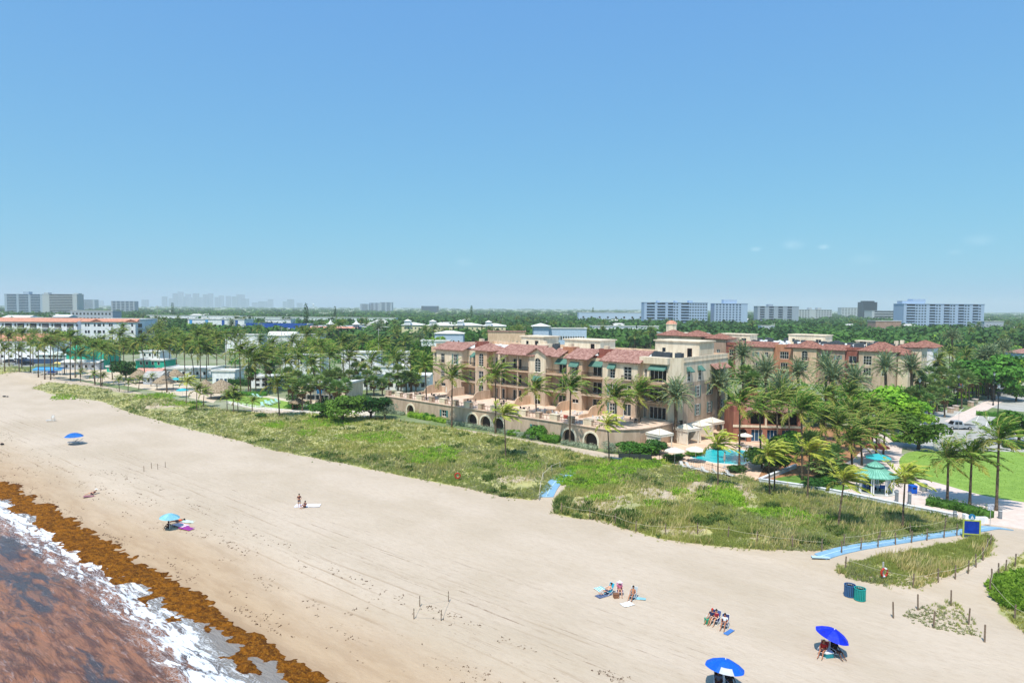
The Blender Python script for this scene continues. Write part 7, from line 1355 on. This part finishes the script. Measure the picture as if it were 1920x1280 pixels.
# ---- wooden posts and ropes
mPost = mat('weathered_post', C('8a7766'), .95, C('66574b'), 3, .6, bump=.5, bsc=14); mRope = mat('rope', C('c9bfa4'), .9)
proto = None; posts = []
def post(px, py, lab, grp, h=1.3):
    global proto
    g = GT(px, py)
    if proto is None: b = MB(); b.lathe([(.085, -.5), (.08, .5), (.075, 1.0), (.06, 1.03), (0, 1.03)], 8); o = b.build('wooden_post', mPost); proto = o
    else: o = proto.copy(); COL.objects.link(o)
    rq = random.Random(int(px)); o.location = g; o.scale = ((.5, .5, h) if h < 1 else (.85, .85, h)); o.rotation_euler = (rq.uniform(-.05, .05), rq.uniform(-.05, .05), rq.uniform(0, 6)); tag(o, lab, 'post', grp); posts.append(o); return g+Vector((0, 0, h*.8))
def rope(pts, lab, sag=.12):
    b = MB(); o0 = pts[0]
    for a, c in zip(pts[:-1], pts[1:]):
        L = (c-a).length; b.tube([a.lerp(c, i/6)-o0-Vector((0, 0, sag*L*.25*math.sin(math.pi*i/6)))+Vector((0, -.09, 0)) for i in range(7)], .014, 4, cap=False)
    o = b.build('rope', mRope, None, loc=o0); tag(o, lab, 'rope')
def line(pts, nm, h=1.3, rp=True, sag=.12):
    tops = [post(x, y, 'weathered wooden post '+nm+', %s from the left' % ords[sum(1 for q in pts if q[0] < x)], 'posts '+nm, h) for x, y in pts]
    if rp: rope(tops, 'thin rope strung along the posts '+nm, sag)
line([(1053, 962), (1106, 972), (1153, 983), (1192, 997), (1247, 1003), (1308, 1001), (1365, 1008), (1419, 1018), (1486, 1027), (1541, 1033)], 'along the sandy edge of the big dune')
line([(1583, 1024), (1649, 1013), (1707, 1003), (1773, 991)], 'on the far side of the long blue mat')
line([(1578, 1037), (1614, 1031), (1646, 1026), (1679, 1021), (1709, 1017), (1738, 1013), (1770, 1008), (1794, 1004)], 'on the near side of the long blue mat')
line([(1585, 1067), (1712, 1101), (1759, 1091), (1791, 1085), (1815, 1075), (1830, 1063), (1843, 1050), (1851, 1032), (1857, 1024)], 'round the small grassy dune island')
line([(1903, 1062), (1885, 1074), (1872, 1081), (1860, 1092), (1856, 1110), (1902, 1162), (1960, 1185)], 'round the sea grape thicket at the right edge')
line([(1675, 1158), (1721, 1143), (1783, 1135), (1816, 1170), (1846, 1203), (1750, 1176)], 'standing round the bare sandy hump', 1.35, False)
for x, y, i, nn in ((776, 1160, 0, 'near left'), (827, 1163, 1, 'near right'), (787, 1136, 2, 'far left'), (841, 1127, 3, 'far right')):
    post(x, y, 'thin marker stake of the roped square on the open sand, '+nn+' corner', 'stakes of the roped square', .9)
rope([posts[-2].location+Vector((0, 0, .7)), posts[-1].location+Vector((0, 0, .7)), posts[-3].location+Vector((0, 0, .7)), posts[-4].location+Vector((0, 0, .7)), posts[-2].location+Vector((0, 0, .7))], 'faint rope around the four marker stakes', .06)
for i, (x, y) in enumerate(((270, 884), (284, 878), (296, 880), (310, 876))): post(x, y, 'thin far stake on the left open sand, %s from the left' % ords[i], 'far stakes on the left sand', .9)
# ---- blue sign with round emblem
g = GT(1821, 1008); e = empty('beach_sign', g, R(-12), 'blue sign with yellow frame and round sail emblem on top beside the long mat', 'sign'); mYf = mat('yellow_green_frame', C('c8c860'), .7, C('9fb04c'), 2)
b = MB(); [b.box(x-.07, x+.07, -.07, .07, -.4, 2.05) for x in (-.82, .82)]; b.build('posts', mYf, e); b = MB(); b.box(-.73, .73, -.03, .03, .5, 1.9); b.build('panel', mat('sign_blue', C('1240b4'), .45, C('0d2f8c'), 1.4), e); b = MB(); b.box(-.73, .73, -.06, .06, 1.9, 2.02); b.box(-.73, .73, -.06, .06, .38, .5); b.build('frame', mYf, e)
b = MB(); b.M = Matrix.Translation((0, 0, 2.35)) @ Matrix.Rotation(math.pi/2, 4, 'X'); b.lathe([(0, -.04), (.34, -.04), (.34, .04), (0, .04)], 20); eb = b.build('emblem_disc', mat('emblem_blue', C('2f7fae'), .5), e); b = MB(); b.mesh([(-.16, -.055, 2.2), (.02, -.055, 2.2), (.02, -.055, 2.58)], [(0, 1, 2)]); b.mesh([(.05, -.055, 2.2), (.17, -.055, 2.2), (.05, -.055, 2.45)], [(0, 1, 2)]); b.box(-.2, .2, -.06, -.045, 2.1, 2.15); b.build('sail', mWhite, eb)
# ---- life ring
g = GT(1656, 1087); e = empty('life_ring_stand', g, R(20), 'red and white life ring on a short post in front of the grassy island', 'life ring'); b = MB(); b.box(-.06, .06, 0, .1, -.3, 1.75); b.build('post', mGrey, e)
for k in range(8):
    b = MB(); a0 = k*math.pi/4+.1; pts = [(0.38*math.cos(a0+j*math.pi/16), -.1, .78+.38*math.sin(a0+j*math.pi/16)) for j in range(5)]; b.tube(pts, .1, 8, cap=True); b.build('ring_segment', mat('ring_red', C('b5392a'), .5) if k % 2 == 0 or True and k not in (1, 5) else mWhite, e)
e2 = GT(858, 901); e = empty('life_ring_stand', e2, 0, 'tiny red life ring at the sandy edge of the dune left of the short mat', 'life ring'); b = MB(); b.M = Matrix.Translation((0, -.1, .8)) @ Matrix.Rotation(math.pi/2, 4, 'X'); 
V = []; n = 16; m = 6
for i in range(n):
    for j in range(m): a = 2*math.pi*i/n; c = 2*math.pi*j/m; V.append(((.38+.1*math.cos(c))*math.cos(a), (.38+.1*math.cos(c))*math.sin(a), .1*math.sin(c)))
b.mesh(V, [(i*m+j, ((i+1) % n)*m+j, ((i+1) % n)*m+(j+1) % m, i*m+(j+1) % m) for i in range(n) for j in range(m)]); b.build('ring', mat('ring_red', C('b5392a'), .5), e); b = MB(); b.box(-.05, .05, 0, .1, -.3, 1.4); b.build('post', mGrey, e)
# ---- slatted litter barrels
for px, py, c, lab in ((1593, 1117, C('37618f'), 'slate blue slatted litter barrel, the left and further one'), (1612, 1124, C('1f9c95'), 'teal slatted litter barrel, the right and nearer one')):
    g = GT(px, py); e = empty('litter_barrel', g, 0, lab, 'bin'); mm = mat('barrel_%d' % px, c, .5); b = MB(); n = 20
    for i in range(n): b.M = Matrix.Rotation(2*math.pi*i/n, 4, 'Z'); b.box(.44, .48, -.05, .05, .05, 1.05)
    b.build('slats', mm, e); 
    for z in (.05, 1.02): b = MB(); b.lathe([(.43, z), (.5, z), (.5, z+.07), (.43, z+.07), (.43, z)], 24); b.build('hoop', mm, e)
    b = MB(); b.lathe([(0, .1), (.4, .1), (.41, .9), (.39, .9), (.38, .12), (0, .12)], 20); b.build('liner', mDark, e)
# ---------------------------------------------------------------- people
SKINC = {'a': mat('skin_tan', C('b97c5a'), .6), 'b': mat('skin_fair', C('d8a486'), .6), 'c': mat('skin_dark', C('6e4632'), .6)}
def skinmesh(name, V, E, Rr, m, par):
    me = bpy.data.meshes.new(name); me.from_pydata([tuple(v) for v in V], E, []); o = link(name, me, par)
    md = o.modifiers.new('skin', 'SKIN'); sv = me.skin_vertices[0].data
    for i, r in enumerate(Rr): sv[i].radius = (r, r) if not isinstance(r, tuple) else r; sv[i].use_root = (i == 0)
    s = o.modifiers.new('subdivision', 'SUBSURF'); s.levels = 1; s.render_levels = 1
    dg = bpy.context.evaluated_depsgraph_get(); ev = o.evaluated_get(dg); nm = bpy.data.meshes.new_from_object(ev); o.modifiers.clear(); nm.materials.clear(); nm.materials.append(m)
    nm.polygons.foreach_set('use_smooth', [True]*len(nm.polygons)); o.data = nm; return o
POSE = {
 'stand': dict(pel=(0, 0, .95), ch=(0, .02, 1.28), nk=(0, 0, 1.47), hd=(0, -.06, 1.60), tp=(0, -.05, 1.72), sh=(.18, .02, 1.38), el=(.27, -.02, 1.1), wr=(.14, -.25, 1.05), hip=(.1, 0, .88), kn=(.11, -.02, .48), an=(.12, .02, .08), to=(.14, -.16, .03)),
 'chair': dict(pel=(0, 0, .36), ch=(0, .16, .66), nk=(0, .2, .84), hd=(0, .15, .97), tp=(0, .16, 1.09), sh=(.18, .17, .76), el=(.27, .0, .52), wr=(.16, -.22, .5), hip=(.1, -.03, .36), kn=(.13, -.44, .46), an=(.15, -.74, .1), to=(.16, -.92, .07)),
 'lounge': dict(pel=(0, 0, .3), ch=(0, .25, .5), nk=(0, .4, .62), hd=(0, .43, .76), tp=(0, .46, .88), sh=(.18, .33, .55), el=(.28, .1, .42), wr=(.13, -.12, .5), hip=(.1, -.05, .28), kn=(.12, -.48, .38), an=(.13, -.88, .16), to=(.14, -.98, .26)),
 'sit': dict(pel=(0, 0, .13), ch=(0, .08, .42), nk=(0, .06, .6), hd=(0, .0, .73), tp=(0, .01, .85), sh=(.18, .06, .52), el=(.26, -.14, .34), wr=(.12, -.4, .4), hip=(.1, -.03, .12), kn=(.15, -.36, .45), an=(.12, -.62, .09), to=(.12, -.8, .05)),
 'lie': dict(pel=(0, 0, .12), ch=(0, .32, .14), nk=(0, .52, .16), hd=(0, .66, .2), tp=(0, .78, .2), sh=(.18, .42, .12), el=(.3, .2, .08), wr=(.26, -.08, .06), hip=(.1, -.06, .12), kn=(.12, -.5, .14), an=(.12, -.92, .08), to=(.14, -1.02, .12))}
def person(px, py, pose, rz, skin, hair, top, bottom, lab, dz=0.0, hat=None, sc=1.0, g=None):
    p = POSE[pose]; g = g or GT(px, py, dz); e = empty('person', g, rz, lab, 'person'); e.scale = (sc,)*3
    V = []; E = []; Rr = []
    def a(v, r, par=None): V.append(Vector(v)); Rr.append(r); E.append((par, len(V)-1)) if par is not None else None; return len(V)-1
    def mx(v, s): return (v[0]*s, v[1], v[2])
    pel = a(p['pel'], .13); mid = a(tuple((p['pel'][i]+p['ch'][i])/2 for i in range(3)), .115, pel); ch = a(p['ch'], .135, mid); up_ = a(tuple(p['ch'][i]*.3+p['nk'][i]*.7 for i in range(3)), .09, ch); nk = a(p['nk'], .05, up_); hd = a(p['hd'], .088, nk); tp = a(p['tp'], .07, hd)
    a((p['hd'][0], p['hd'][1]-.1, p['hd'][2]-.01), .02, hd)
    for s in (-1, 1):
        h = a(mx(p['hip'], s), .085, pel); k = a(mx(p['kn'], s), .055, h); cf = a(tuple((mx(p['kn'], s)[i]*.6+mx(p['an'], s)[i]*.4) for i in range(3)), .052, k); n_ = a(mx(p['an'], s), .036, cf); a(mx(p['to'], s), .03, n_)
        sh = a(mx(p['sh'], s), .055, up_); el = a(mx(p['el'], s), .038, sh); wr = a(mx(p['wr'], s), .027, el); d = (Vector(mx(p['wr'], s))-Vector(mx(p['el'], s))).normalized(); side = d.cross(Vector((0, 0, 1)));
        side = side.normalized() if side.length > .1 else Vector((1, 0, 0)); pm = Vector(mx(p['wr'], s))+d*.07; pi_ = a(pm, .03, wr)
        for j, (o_, L_) in enumerate(((-.03, .075), (-.01, .085), (.012, .08), (.032, .062))): b0 = a(pm+side*o_*1.2+d*.025, .0095, pi_); b1 = a(pm+side*o_*1.4+d*(.03+L_*.55)-Vector((0, 0, .008)), .009, b0); a(pm+side*o_*1.4+d*(.02+L_)-Vector((0, 0, .03)), .007, b1)
        t0 = a(Vector(mx(p['wr'], s))+d*.03-side*.045*s, .01, wr); a(Vector(mx(p['wr'], s))+d*.075-side*.06*s, .008, t0)
    skinmesh('body', V, E, Rr, SKINC[skin], e)
    hv = Vector(p['hd']).lerp(Vector(p['tp']), .55); b = MB(); bk = Vector((0, .03, 0)) if pose != 'lie' else Vector((0, .03, 0)); b.ball(hv+bk, .105, 1, 1.05, 1.0, 10); b.build('hair', hair, e, True)
    if hat: b = MB(); b.lathe([(.22, 0), (.2, .02), (.11, .03), (.1, .12), (0, .15)], 14, 0, (hv.x, hv.y, hv.z+.03)); b.build('hat', hat, e)
    for s in (-1, 1): b = MB(); b.ball(Vector(p['hd'])+Vector((s*.035, -.083, .02)), .012, n=6); b.build('eye', mBlack, e)
    if top:
        V2 = []; E2 = []; R2 = []; V, E, Rr = V2, E2, R2
        def a2(v, r, par=None): V2.append(Vector(v)); R2.append(r); E2.append((par, len(V2)-1)) if par is not None else None; return len(V2)-1
        m0 = a2(tuple((p['pel'][i]*.8+p['ch'][i]*.2) for i in range(3)), .15); c = a2(p['ch'], .158, m0); u = a2(tuple(p['ch'][i]*.4+p['nk'][i]*.6 for i in range(3)), .115, c)
        for s in (-1, 1): sh = a2(mx(p['sh'], s), .075, u); a2(tuple(mx(p['sh'], s)[i]*.5+mx(p['el'], s)[i]*.5 for i in range(3)), .06, sh)
        skinmesh('shirt', V2, E2, R2, top, e)
    if bottom:
        V2 = []; E2 = []; R2 = []
        def a2(v, r, par=None): V2.append(Vector(v)); R2.append(r); E2.append((par, len(V2)-1)) if par is not None else None; return len(V2)-1
        m0 = a2(p['pel'], .15); a2(tuple((p['pel'][i]*.75+p['ch'][i]*.25) for i in range(3)), .135, m0)
        for s in (-1, 1): h = a2(mx(p['hip'], s), .1, m0); a2(tuple(mx(p['hip'], s)[i]*.35+mx(p['kn'], s)[i]*.65 for i in range(3)), .078, h)
        skinmesh('shorts', V2, E2, R2, bottom, e)
    return e
HB = mat('hair_black', C('1c1410'), .8); HR = mat('hair_red', C('c0301c'), .8); HL = mat('hair_light', C('8a6a48'), .8)
cr = lambda n, h: mat(n, C(h), .85)
def beach_chair(px, py, rz, m, lab, low=True, g=None):
    g = g or GT(px, py); e = empty('beach_chair', g, rz, lab, 'beach chair'); b = MB()
    for s in (-.29, .29): b.tube([(s, -.35, .02), (s, .3, .3), (s*1.0, .55, .95)], .018, 6); b.tube([(s, .35, .02), (s, -.3, .33)], .018, 6); b.tube([(s, -.3, .33), (s, -.28, .55), (s, .38, .56)], .018, 6)
    b.tube([(-.29, .55, .95), (.29, .55, .95)], .018, 6); b.tube([(-.29, -.3, .33), (.29, -.3, .33)], .018, 6); b.tube([(-.29, -.35, .02), (.29, -.35, .02)], .018, 6); b.tube([(-.29, .35, .02), (.29, .35, .02)], .018, 6); b.build('frame', mMetalW, e)
    b = MB(); b.mesh([(-.27, -.3, .33), (.27, -.3, .33), (.27, .2, .24), (-.27, .2, .24), (-.27, -.3, .31), (.27, -.3, .31), (.27, .2, .22), (-.27, .2, .22)], [(0, 1, 2, 3), (7, 6, 5, 4)]); b.build('seat', m, e); b = MB(); b.mesh([(-.27, .2, .24), (.27, .2, .24), (.27, .53, .92), (-.27, .53, .92), (-.27, .22, .23), (.27, .22, .23), (.27, .55, .91), (-.27, .55, .91)], [(0, 1, 2, 3), (7, 6, 5, 4)]); b.build('backrest', m, e); return e
def towel(px, py, w_, l, rz, m, lab, stripes=None):
    g = GT(px, py); s_, t_ = st(g.x, g.y); e = empty('beach_towel', g+Vector((0, 0, .05)), rz, lab, 'towel'); rq = np.random.default_rng(int(px)); xs = np.linspace(-w_/2, w_/2, 9); ys = np.linspace(-l/2, l/2, 13); X, Y = np.meshgrid(xs, ys, indexing='ij'); Z = .02*np.sin(X*7+1)*np.cos(Y*5)+rq.uniform(0, .02, X.shape); V = np.column_stack([X.ravel(), Y.ravel(), Z.ravel()]); i = np.arange(8*13).reshape(8, 13)[:, :-1].ravel(); F = np.column_stack([i, i+13, i+14, i+1]); ms = [m]+(stripes or []); me = npmesh('cloth', V, F, ms)
    if stripes: me.polygons.foreach_set('material_index', np.array([(f // 12) % len(ms) for f in range(len(F))], dtype=np.int32))
    link('cloth', me, e); return e
def beach_umbrella(px, py, m, lab, r=1.15, h=2.1, tilt=(0, 0), extra=None, vent=None):
    g = GT(px, py); e = empty('beach_umbrella', g, 0, lab, 'beach umbrella'); T = Matrix.Rotation(tilt[0], 4, 'X') @ Matrix.Rotation(tilt[1], 4, 'Y'); top = Vector((0, 0, h)); b = MB(); b.tube([(0, 0, -.3), (0, 0, h*.55)], .022, 8); b.tube([(0, 0, h*.55), Vector((0, 0, h*.55))+T @ Vector((0, 0, h*.47))], .018, 8); b.build('pole', mMetalW, e)
    b = MB(); n = 8; b.M = Matrix.Translation((0, 0, h*.55)) @ T @ Matrix.Translation((0, 0, h*.45)); rings = [(0.02, .0), (r*.35, -.05*r), (r*.7, -.2*r), (r, -.42*r)]; V = []; K = 4
    for j, (rad, z) in enumerate(rings):
        for i in range(n*K): a = 2*math.pi*i/(n*K); f = (i % K)/K; dip = math.sin(math.pi*f)*.06*rad; V.append(((rad-dip*.8)*math.cos(a), (rad-dip*.8)*math.sin(a), z-dip*.3))
    nn = n*K; F = [(j*nn+(i+1) % nn, j*nn+i, (j+1)*nn+i, (j+1)*nn+(i+1) % nn) for j in range(3) for i in range(nn)]; b.mesh(V, F); 
    if vent: b.m = [1 if (vent[0] <= (k % nn) <= vent[1] and k//nn == 2) else 0 for k in range(len(F))]
    else: b.m = [2 if ((k % nn)//K) % 2 else 0 for k in range(len(F))]
    m2 = MATS.get(m.name+'_lit') or m.copy(); m2.name = m.name+'_lit'; MATS[m2.name] = m2; hs_ = next((n for n in m2.node_tree.nodes if n.type == 'MIX'), None); hs_.inputs[6].default_value = tuple(min(1, c*1.35+.02) for c in m.node_tree.nodes[hs_.name].inputs[6].default_value[:3])+(1,)  # lighter copy for alternate panels, painting varied light into one even cloth
    b.build('canopy', [m, mat('white_panel', C('c9c9cf'), .8), m2], e)
    b = MB(); b.M = Matrix.Translation((0, 0, h*.55)) @ T @ Matrix.Translation((0, 0, h*.45)); [b.tube([(0, 0, -.04), (r*.7*math.cos(i*math.pi/4), r*.7*math.sin(i*math.pi/4), -.22*r), (r*math.cos(i*math.pi/4), r*math.sin(i*math.pi/4), -.44*r)], .01, 4) for i in range(8)]; b.build('ribs', mMetalW, e)
    b = MB(); b.M = Matrix.Translation((0, 0, h*.55)) @ T @ Matrix.Translation((0, 0, h*.45)); b.lathe([(.04, -.02), (.02, .08), (0, .1)], 8); b.build('finial', mWhite, e); return e
mBlueU = mat('royal_blue_canvas', C('0b2fd8'), .6, C('0a22b0'), 1.5, .4, trans=.12); mBlueU2 = mat('bright_blue_canvas', C('1068e0'), .6, C('0c58c8'), 1.5, .4, trans=.12)
beach_umbrella(1556, 1226, mBlueU, 'royal blue beach umbrella tilted over two seated people, nearest the slatted barrels', 1.25, 2.0, (R(4), R(17)))
beach_chair(1543, 1228, R(-40), cr('red_fabric', 'b02a20'), 'red beach chair under the left side of the tilted royal blue umbrella'); person(1543, 1228, 'chair', R(-40), 'a', HL, cr('red_shirt', 'c02820'), cr('navy_shorts', '1c2440'), 'person in red seated under the left side of the royal blue umbrella', .02)
beach_chair(1568, 1229, R(15), mBlack, 'dark beach chair under the right side of the tilted royal blue umbrella'); person(1568, 1229, 'chair', R(15), 'c', HB, mBlack, cr('dark_shorts', '2a2430'), 'person in black seated under the right side of the royal blue umbrella', .02)
def cooler(px, py, m, lab, w_=.6): g = GT(px, py); e = empty('cool_box', g, R(10), lab, 'cool box'); b = MB(); b.box(-w_/2, w_/2, -.2, .2, 0, .34); b.build('box', m, e); b = MB(); b.box(-w_/2-.02, w_/2+.02, -.22, .22, .34, .42); b.build('lid', mWhite if w_ > .5 else m, e); b = MB(); b.tube([(-w_/2, 0, .36), (-w_/2, -.02, .5), (w_/2, -.02, .5), (w_/2, 0, .36)], .015, 5); b.build('handle', mGrey, e)
cooler(1553, 1231, cr('teal_plastic', '2b8f9a'), 'teal cool box between the two people under the royal blue umbrella')
beach_umbrella(1357, 1292, mBlueU2, 'bright blue beach umbrella with a pale panel at the bottom edge of the view', 1.35, 2.1, (R(-6), R(7)), vent=(21, 24))
beach_chair(1347, 1290, R(-15), mBlack, 'black beach chair under the left side of the bright blue umbrella'); person(1347, 1290, 'chair', R(-15), 'c', HB, cr('grey_shirt', '5a6070'), cr('maroon_shorts', '5a2038'), 'person in grey seated under the left side of the bright blue umbrella', .02)
beach_chair(1371, 1291, R(10), mBlack, 'black beach chair under the right side of the bright blue umbrella'); person(1371, 1291, 'chair', R(10), 'c', HB, mBlack, mBlack, 'person in black seated under the right side of the bright blue umbrella', .02)
# trio on the sand
beach_chair(1140, 1113, R(-55), cr('turquoise_fabric', '1fa5c8'), 'turquoise beach lounger with towel, leftmost of the trio'); person(1139, 1113, 'lounge', R(-55), 'b', HB, None, cr('navy_swim', '26325a'), 'person sunbathing with legs stretched out, leftmost of the trio', .03)
towel(1129, 1107, .9, 1.6, R(30), cr('white_towel', 'eef0f0'), 'white and turquoise striped towel heaped left of the trio', [cr('turquoise_towel', '28b0c0')]); towel(1132, 1116, .7, 1.6, R(-55), cr('navy_towel', '232c50'), 'navy striped towel under the leftmost sunbather', [cr('grey_blue_towel', '7c8cb0')])
beach_chair(1162, 1114, R(-5), cr('pink_fabric', 'c890a8'), 'pale pink beach chair in the middle of the trio'); person(1162, 1114, 'chair', R(-5), 'b', HL, cr('pink_swim', 'b8607c'), cr('brown_wrap', '7c5a4c'), 'person in pink with a white hat in the middle of the trio', .02, cr('white_hat', 'f4f0ea'))
cooler(1155, 1120, cr('brown_bag', '8a6048'), 'brown woven bag in front of the middle person of the trio', .45)
beach_chair(1186, 1122, R(-30), cr('silver_fabric', 'a8b4bc'), 'silver beach chair on the right of the trio'); person(1186, 1122, 'chair', R(-30), 'a', HB, None, cr('grey_swim', '6c7a80'), 'dark-haired person in a silver chair on the right of the trio', .02)
towel(1176, 1133, .8, 1.1, R(-60), cr('white_towel', 'eef0f0'), 'plain white towel at the feet of the right person of the trio'); towel(1197, 1122, .5, 1.3, R(75), cr('pale_teal', '8fc4d0'), 'pale teal cloth behind the right chair of the trio')
# duo
beach_chair(1341, 1168, R(-40), cr('blue_check_fabric', '4a5a90'), 'blue patterned beach chair, left of the pair'); person(1341, 1168, 'chair', R(-40), 'b', HB, cr('dark_red_top', '8c2030'), cr('plum_shorts', '40243c'), 'person in dark red seated on the left of the pair', .02)
person(1333, 1166, 'chair', R(-45), 'a', HR, cr('navy_top', '202c50'), cr('plum_shorts', '40243c'), 'red-haired person partly hidden at the far left of the pair', .02); beach_chair(1333, 1166, R(-45), cr('navy_fabric', '2c3a6c'), 'navy beach chair of the red-haired person')
beach_chair(1358, 1176, R(-30), cr('navy_fabric', '2c3a6c'), 'navy beach chair with curved back, right of the pair'); person(1358, 1176, 'chair', R(-30), 'a', HB, cr('white_top', 'd8dce0'), cr('grey_shorts', '5c6070'), 'person in white seated on the right of the pair', .02)
cooler(1327, 1168, cr('green_bag', '3c9c78'), 'green bag left of the seated pair', .42); towel(1367, 1185, .4, 1.2, R(-45), cr('blue_board', '4a7cc0'), 'blue folded float lying right of the pair')
# standing couple
towel(577, 948, 3.2, 1.4, R(5), cr('white_sheet', 'f2eef4'), 'wide white blanket under the couple on the open sand'); person(561, 950, 'stand', R(25), 'a', HB, cr('maroon_top', '5a3034'), cr('grey_jeans', '55566c'), 'person standing and looking down on the open sand'); person(572, 951, 'sit', R(-30), 'a', HB, cr('plum_top', '52303c'), cr('plum_shorts', '40243c'), 'person sitting on the blanket beside the standing one')
# family by the drift line
beach_umbrella(318, 992, mat('pale_blue_canvas', C('8cc8dc'), .6, C('78b4cc'), 1.5, trans=.2), 'pale blue beach umbrella by the magenta towels near the seaweed', 1.15, 1.9, (0, R(4)))
towel(340, 984, 1.3, 2.0, R(60), cr('pink_towel', 'e0a0b0'), 'pink patterned towel in the middle of the family group', [cr('white_towel', 'eef0f0')]); towel(351, 990, 1.1, 2.1, R(62), cr('magenta_towel', 'b83c8c'), 'magenta and purple striped towel in front of the family group', [cr('purple_towel', '6a3a96')]); towel(353, 978, .8, 1.8, R(75), cr('mint_towel', 'cfe8dc'), 'pale mint towel behind the person in orange')
person(333, 979, 'lie', R(-60), 'c', HB, cr('orange_top', 'f0602c'), cr('navy_shorts', '1c2440'), 'person in orange lying on the towels beside the pale blue umbrella', .1); person(316, 990, 'sit', R(-10), 'c', HB, cr('maroon_top', '5a3034'), mBlack, 'person sitting in the shade of the pale blue umbrella')
# lone sunbather, chairs and umbrella further along
towel(170, 930, .9, 1.8, R(-70), cr('plum_towel', '9c6a74'), 'plum towel under the lone sunbather near the seaweed'); person(174, 927, 'lounge', R(-75), 'b', HL, cr('plum_top', '52303c'), cr('plum_shorts', '40243c'), 'lone sunbather with a white hat leaning back near the seaweed', -.12, cr('white_hat', 'f4f0ea'))
beach_umbrella(139, 833, mat('mid_blue_canvas', C('1f6cc0'), .6, trans=.15), 'mid blue beach umbrella shading two loungers on the left open sand', 1.6, 2.2)
for i, (px, py, a, m, lab) in enumerate(((137, 832, -80, 'grey', 'pale grey lounger under the left part of the mid blue umbrella'), (146, 831, -75, 'grey', 'pale grey lounger under the right part of the mid blue umbrella'), (95, 790, -70, 'white', 'empty white lounger standing alone on the left open sand'))):
    o = copy_tree(LGR); o.location = GT(px, py, .02); o.rotation_euler = (0, 0, R(a)); tag(o, lab, 'sun lounger'); o['group'] = 'loungers on the open sand'
e = empty('folding_frame', GT(99, 787), R(20), 'white folding frame like a stroller beside the lone white lounger', 'folding frame'); b = MB(); [b.tube([(s, -.3, 0), (s, .1, .6), (s, .4, 1.1)], .02, 6) for s in (-.25, .25)]; b.tube([(-.25, .4, 1.1), (.25, .4, 1.1)], .02, 6); [b.tube([(s, .35, 0), (s, -.1, .7)], .02, 6) for s in (-.25, .25)]; b.build('frame', mGrey, e); b = MB(); b.mesh([(-.23, 0, .45), (.23, 0, .45), (.23, .37, 1.0), (-.23, .37, 1.0)], [(0, 1, 2, 3)]); b.build('seat', mSling, e)
e = empty('dark_bag', GT(4, 834), 0, 'small dark bag lying on the sand at the left edge', 'bag'); b = MB(); b.ball((0, 0, .18), .3, 1.3, .8, .6, 8); b.build('bag', mBlack, e); b = MB(); b.tube([(-.2, 0, .3), (0, 0, .5), (.2, 0, .3)], .02, 5); b.build('handle', mBlack, e)
e = empty('dark_bag', GT(8, 744), 0, 'two-toned dark bag far off on the sand at the left edge', 'bag'); b = MB(); b.ball((0, 0, .2), .35, 1.5, .9, .6, 8); b.build('bag', mDark, e); b = MB(); b.ball((.9, 0, .15), .25, 1.3, .9, .6, 8); b.build('pouch', mDark, e)
# seaweed clump in the surf, pale rocks on the dune
# ---------------------------------------------------------------- palm labels: each told apart by look and place
LM = [(90, 695, 'the long blue awning'), (160, 672, 'the teal beach club'), (284, 680, 'the teal annex'), (415, 730, 'the largest thatched hut'), (320, 712, 'the thatched hut group'), (205, 628, 'the white apartment house'), (20, 676, 'the left beach car park'), (520, 760, 'the motel lawn'), (600, 735, 'the two storey motel'), (725, 715, 'the long low motel wing'), (645, 665, 'the white rear motel block'), (520, 630, 'the blue shopping building'), (870, 720, 'the hotel, left half'), (1040, 740, 'the hotel middle'), (1160, 720, 'the hotel, right half'), (1255, 740, 'the corner of the tan hotel'), (1310, 800, 'the white cabanas'), (1350, 858, 'the swimming pool'), (1440, 795, 'the red pool house'), (1500, 680, 'the hip-roofed block'), (1640, 690, 'the hip-roofed street wing'), (1640, 900, 'the green-roofed pavilion'), (1600, 830, 'the turquoise parasol'), (1810, 890, 'the oval lawn'), (1770, 740, 'the promenade shrubs'), (1850, 730, 'the street crossing'), (1470, 900, 'the low white garden wall')]
pos = []
for i, (e, kind, cx, cy, bx, by, h, lean, label, group) in enumerate(PALMS):
    d = min(LM, key=lambda m: (m[0]-bx)**2+((m[1]-by)*1.6)**2); side = 'left of' if bx < d[0]-14 else 'right of' if bx > d[0]+14 else ('in front of' if by > d[1] else 'behind')
    size = 'small' if h < 4.5 else 'medium' if h < 8.5 else 'tall'; ln = 'leaning' if abs(lean) > 1.4 else 'upright'
    kn = {'C': 'windblown coconut palm', 'Y': 'yellow-fronded coconut palm', 'c': 'young coconut palm', 'D': 'silvery feathery date palm', 'S': 'stubby fan palm'}[kind]
    pos.append(['%s %s %s %s %s' % (size, ln, kn, side, d[2]), bx, e])
by = {}
for p in pos: by.setdefault(p[0], []).append(p)
for kx, lst in by.items():
    lst.sort(key=lambda p: p[1])
    for i, p in enumerate(lst):
        lab = kx if len(lst) == 1 else kx+', %s from left' % ords[i]; tag(p[2], lab, 'palm tree')
# ---------------------------------------------------------------- haze
b = MB(); b.box(-15500, 15500, -9800, 17500, -60, 230); hm_ = bpy.data.materials.new('haze_air'); hm_.use_nodes = True; n_ = hm_.node_tree.nodes; n_.clear(); o_ = n_.new('ShaderNodeOutputMaterial'); v_ = n_.new('ShaderNodeVolumePrincipled'); v_.inputs['Color'].default_value = (.83, .9, .98, 1); v_.inputs['Density'].default_value = 1.35e-4; v_.inputs['Anisotropy'].default_value = 0.1; hm_.node_tree.links.new(v_.outputs[0], o_.inputs['Volume'])
hzo = b.build('haze', hm_); tag(hzo, kind='stuff')
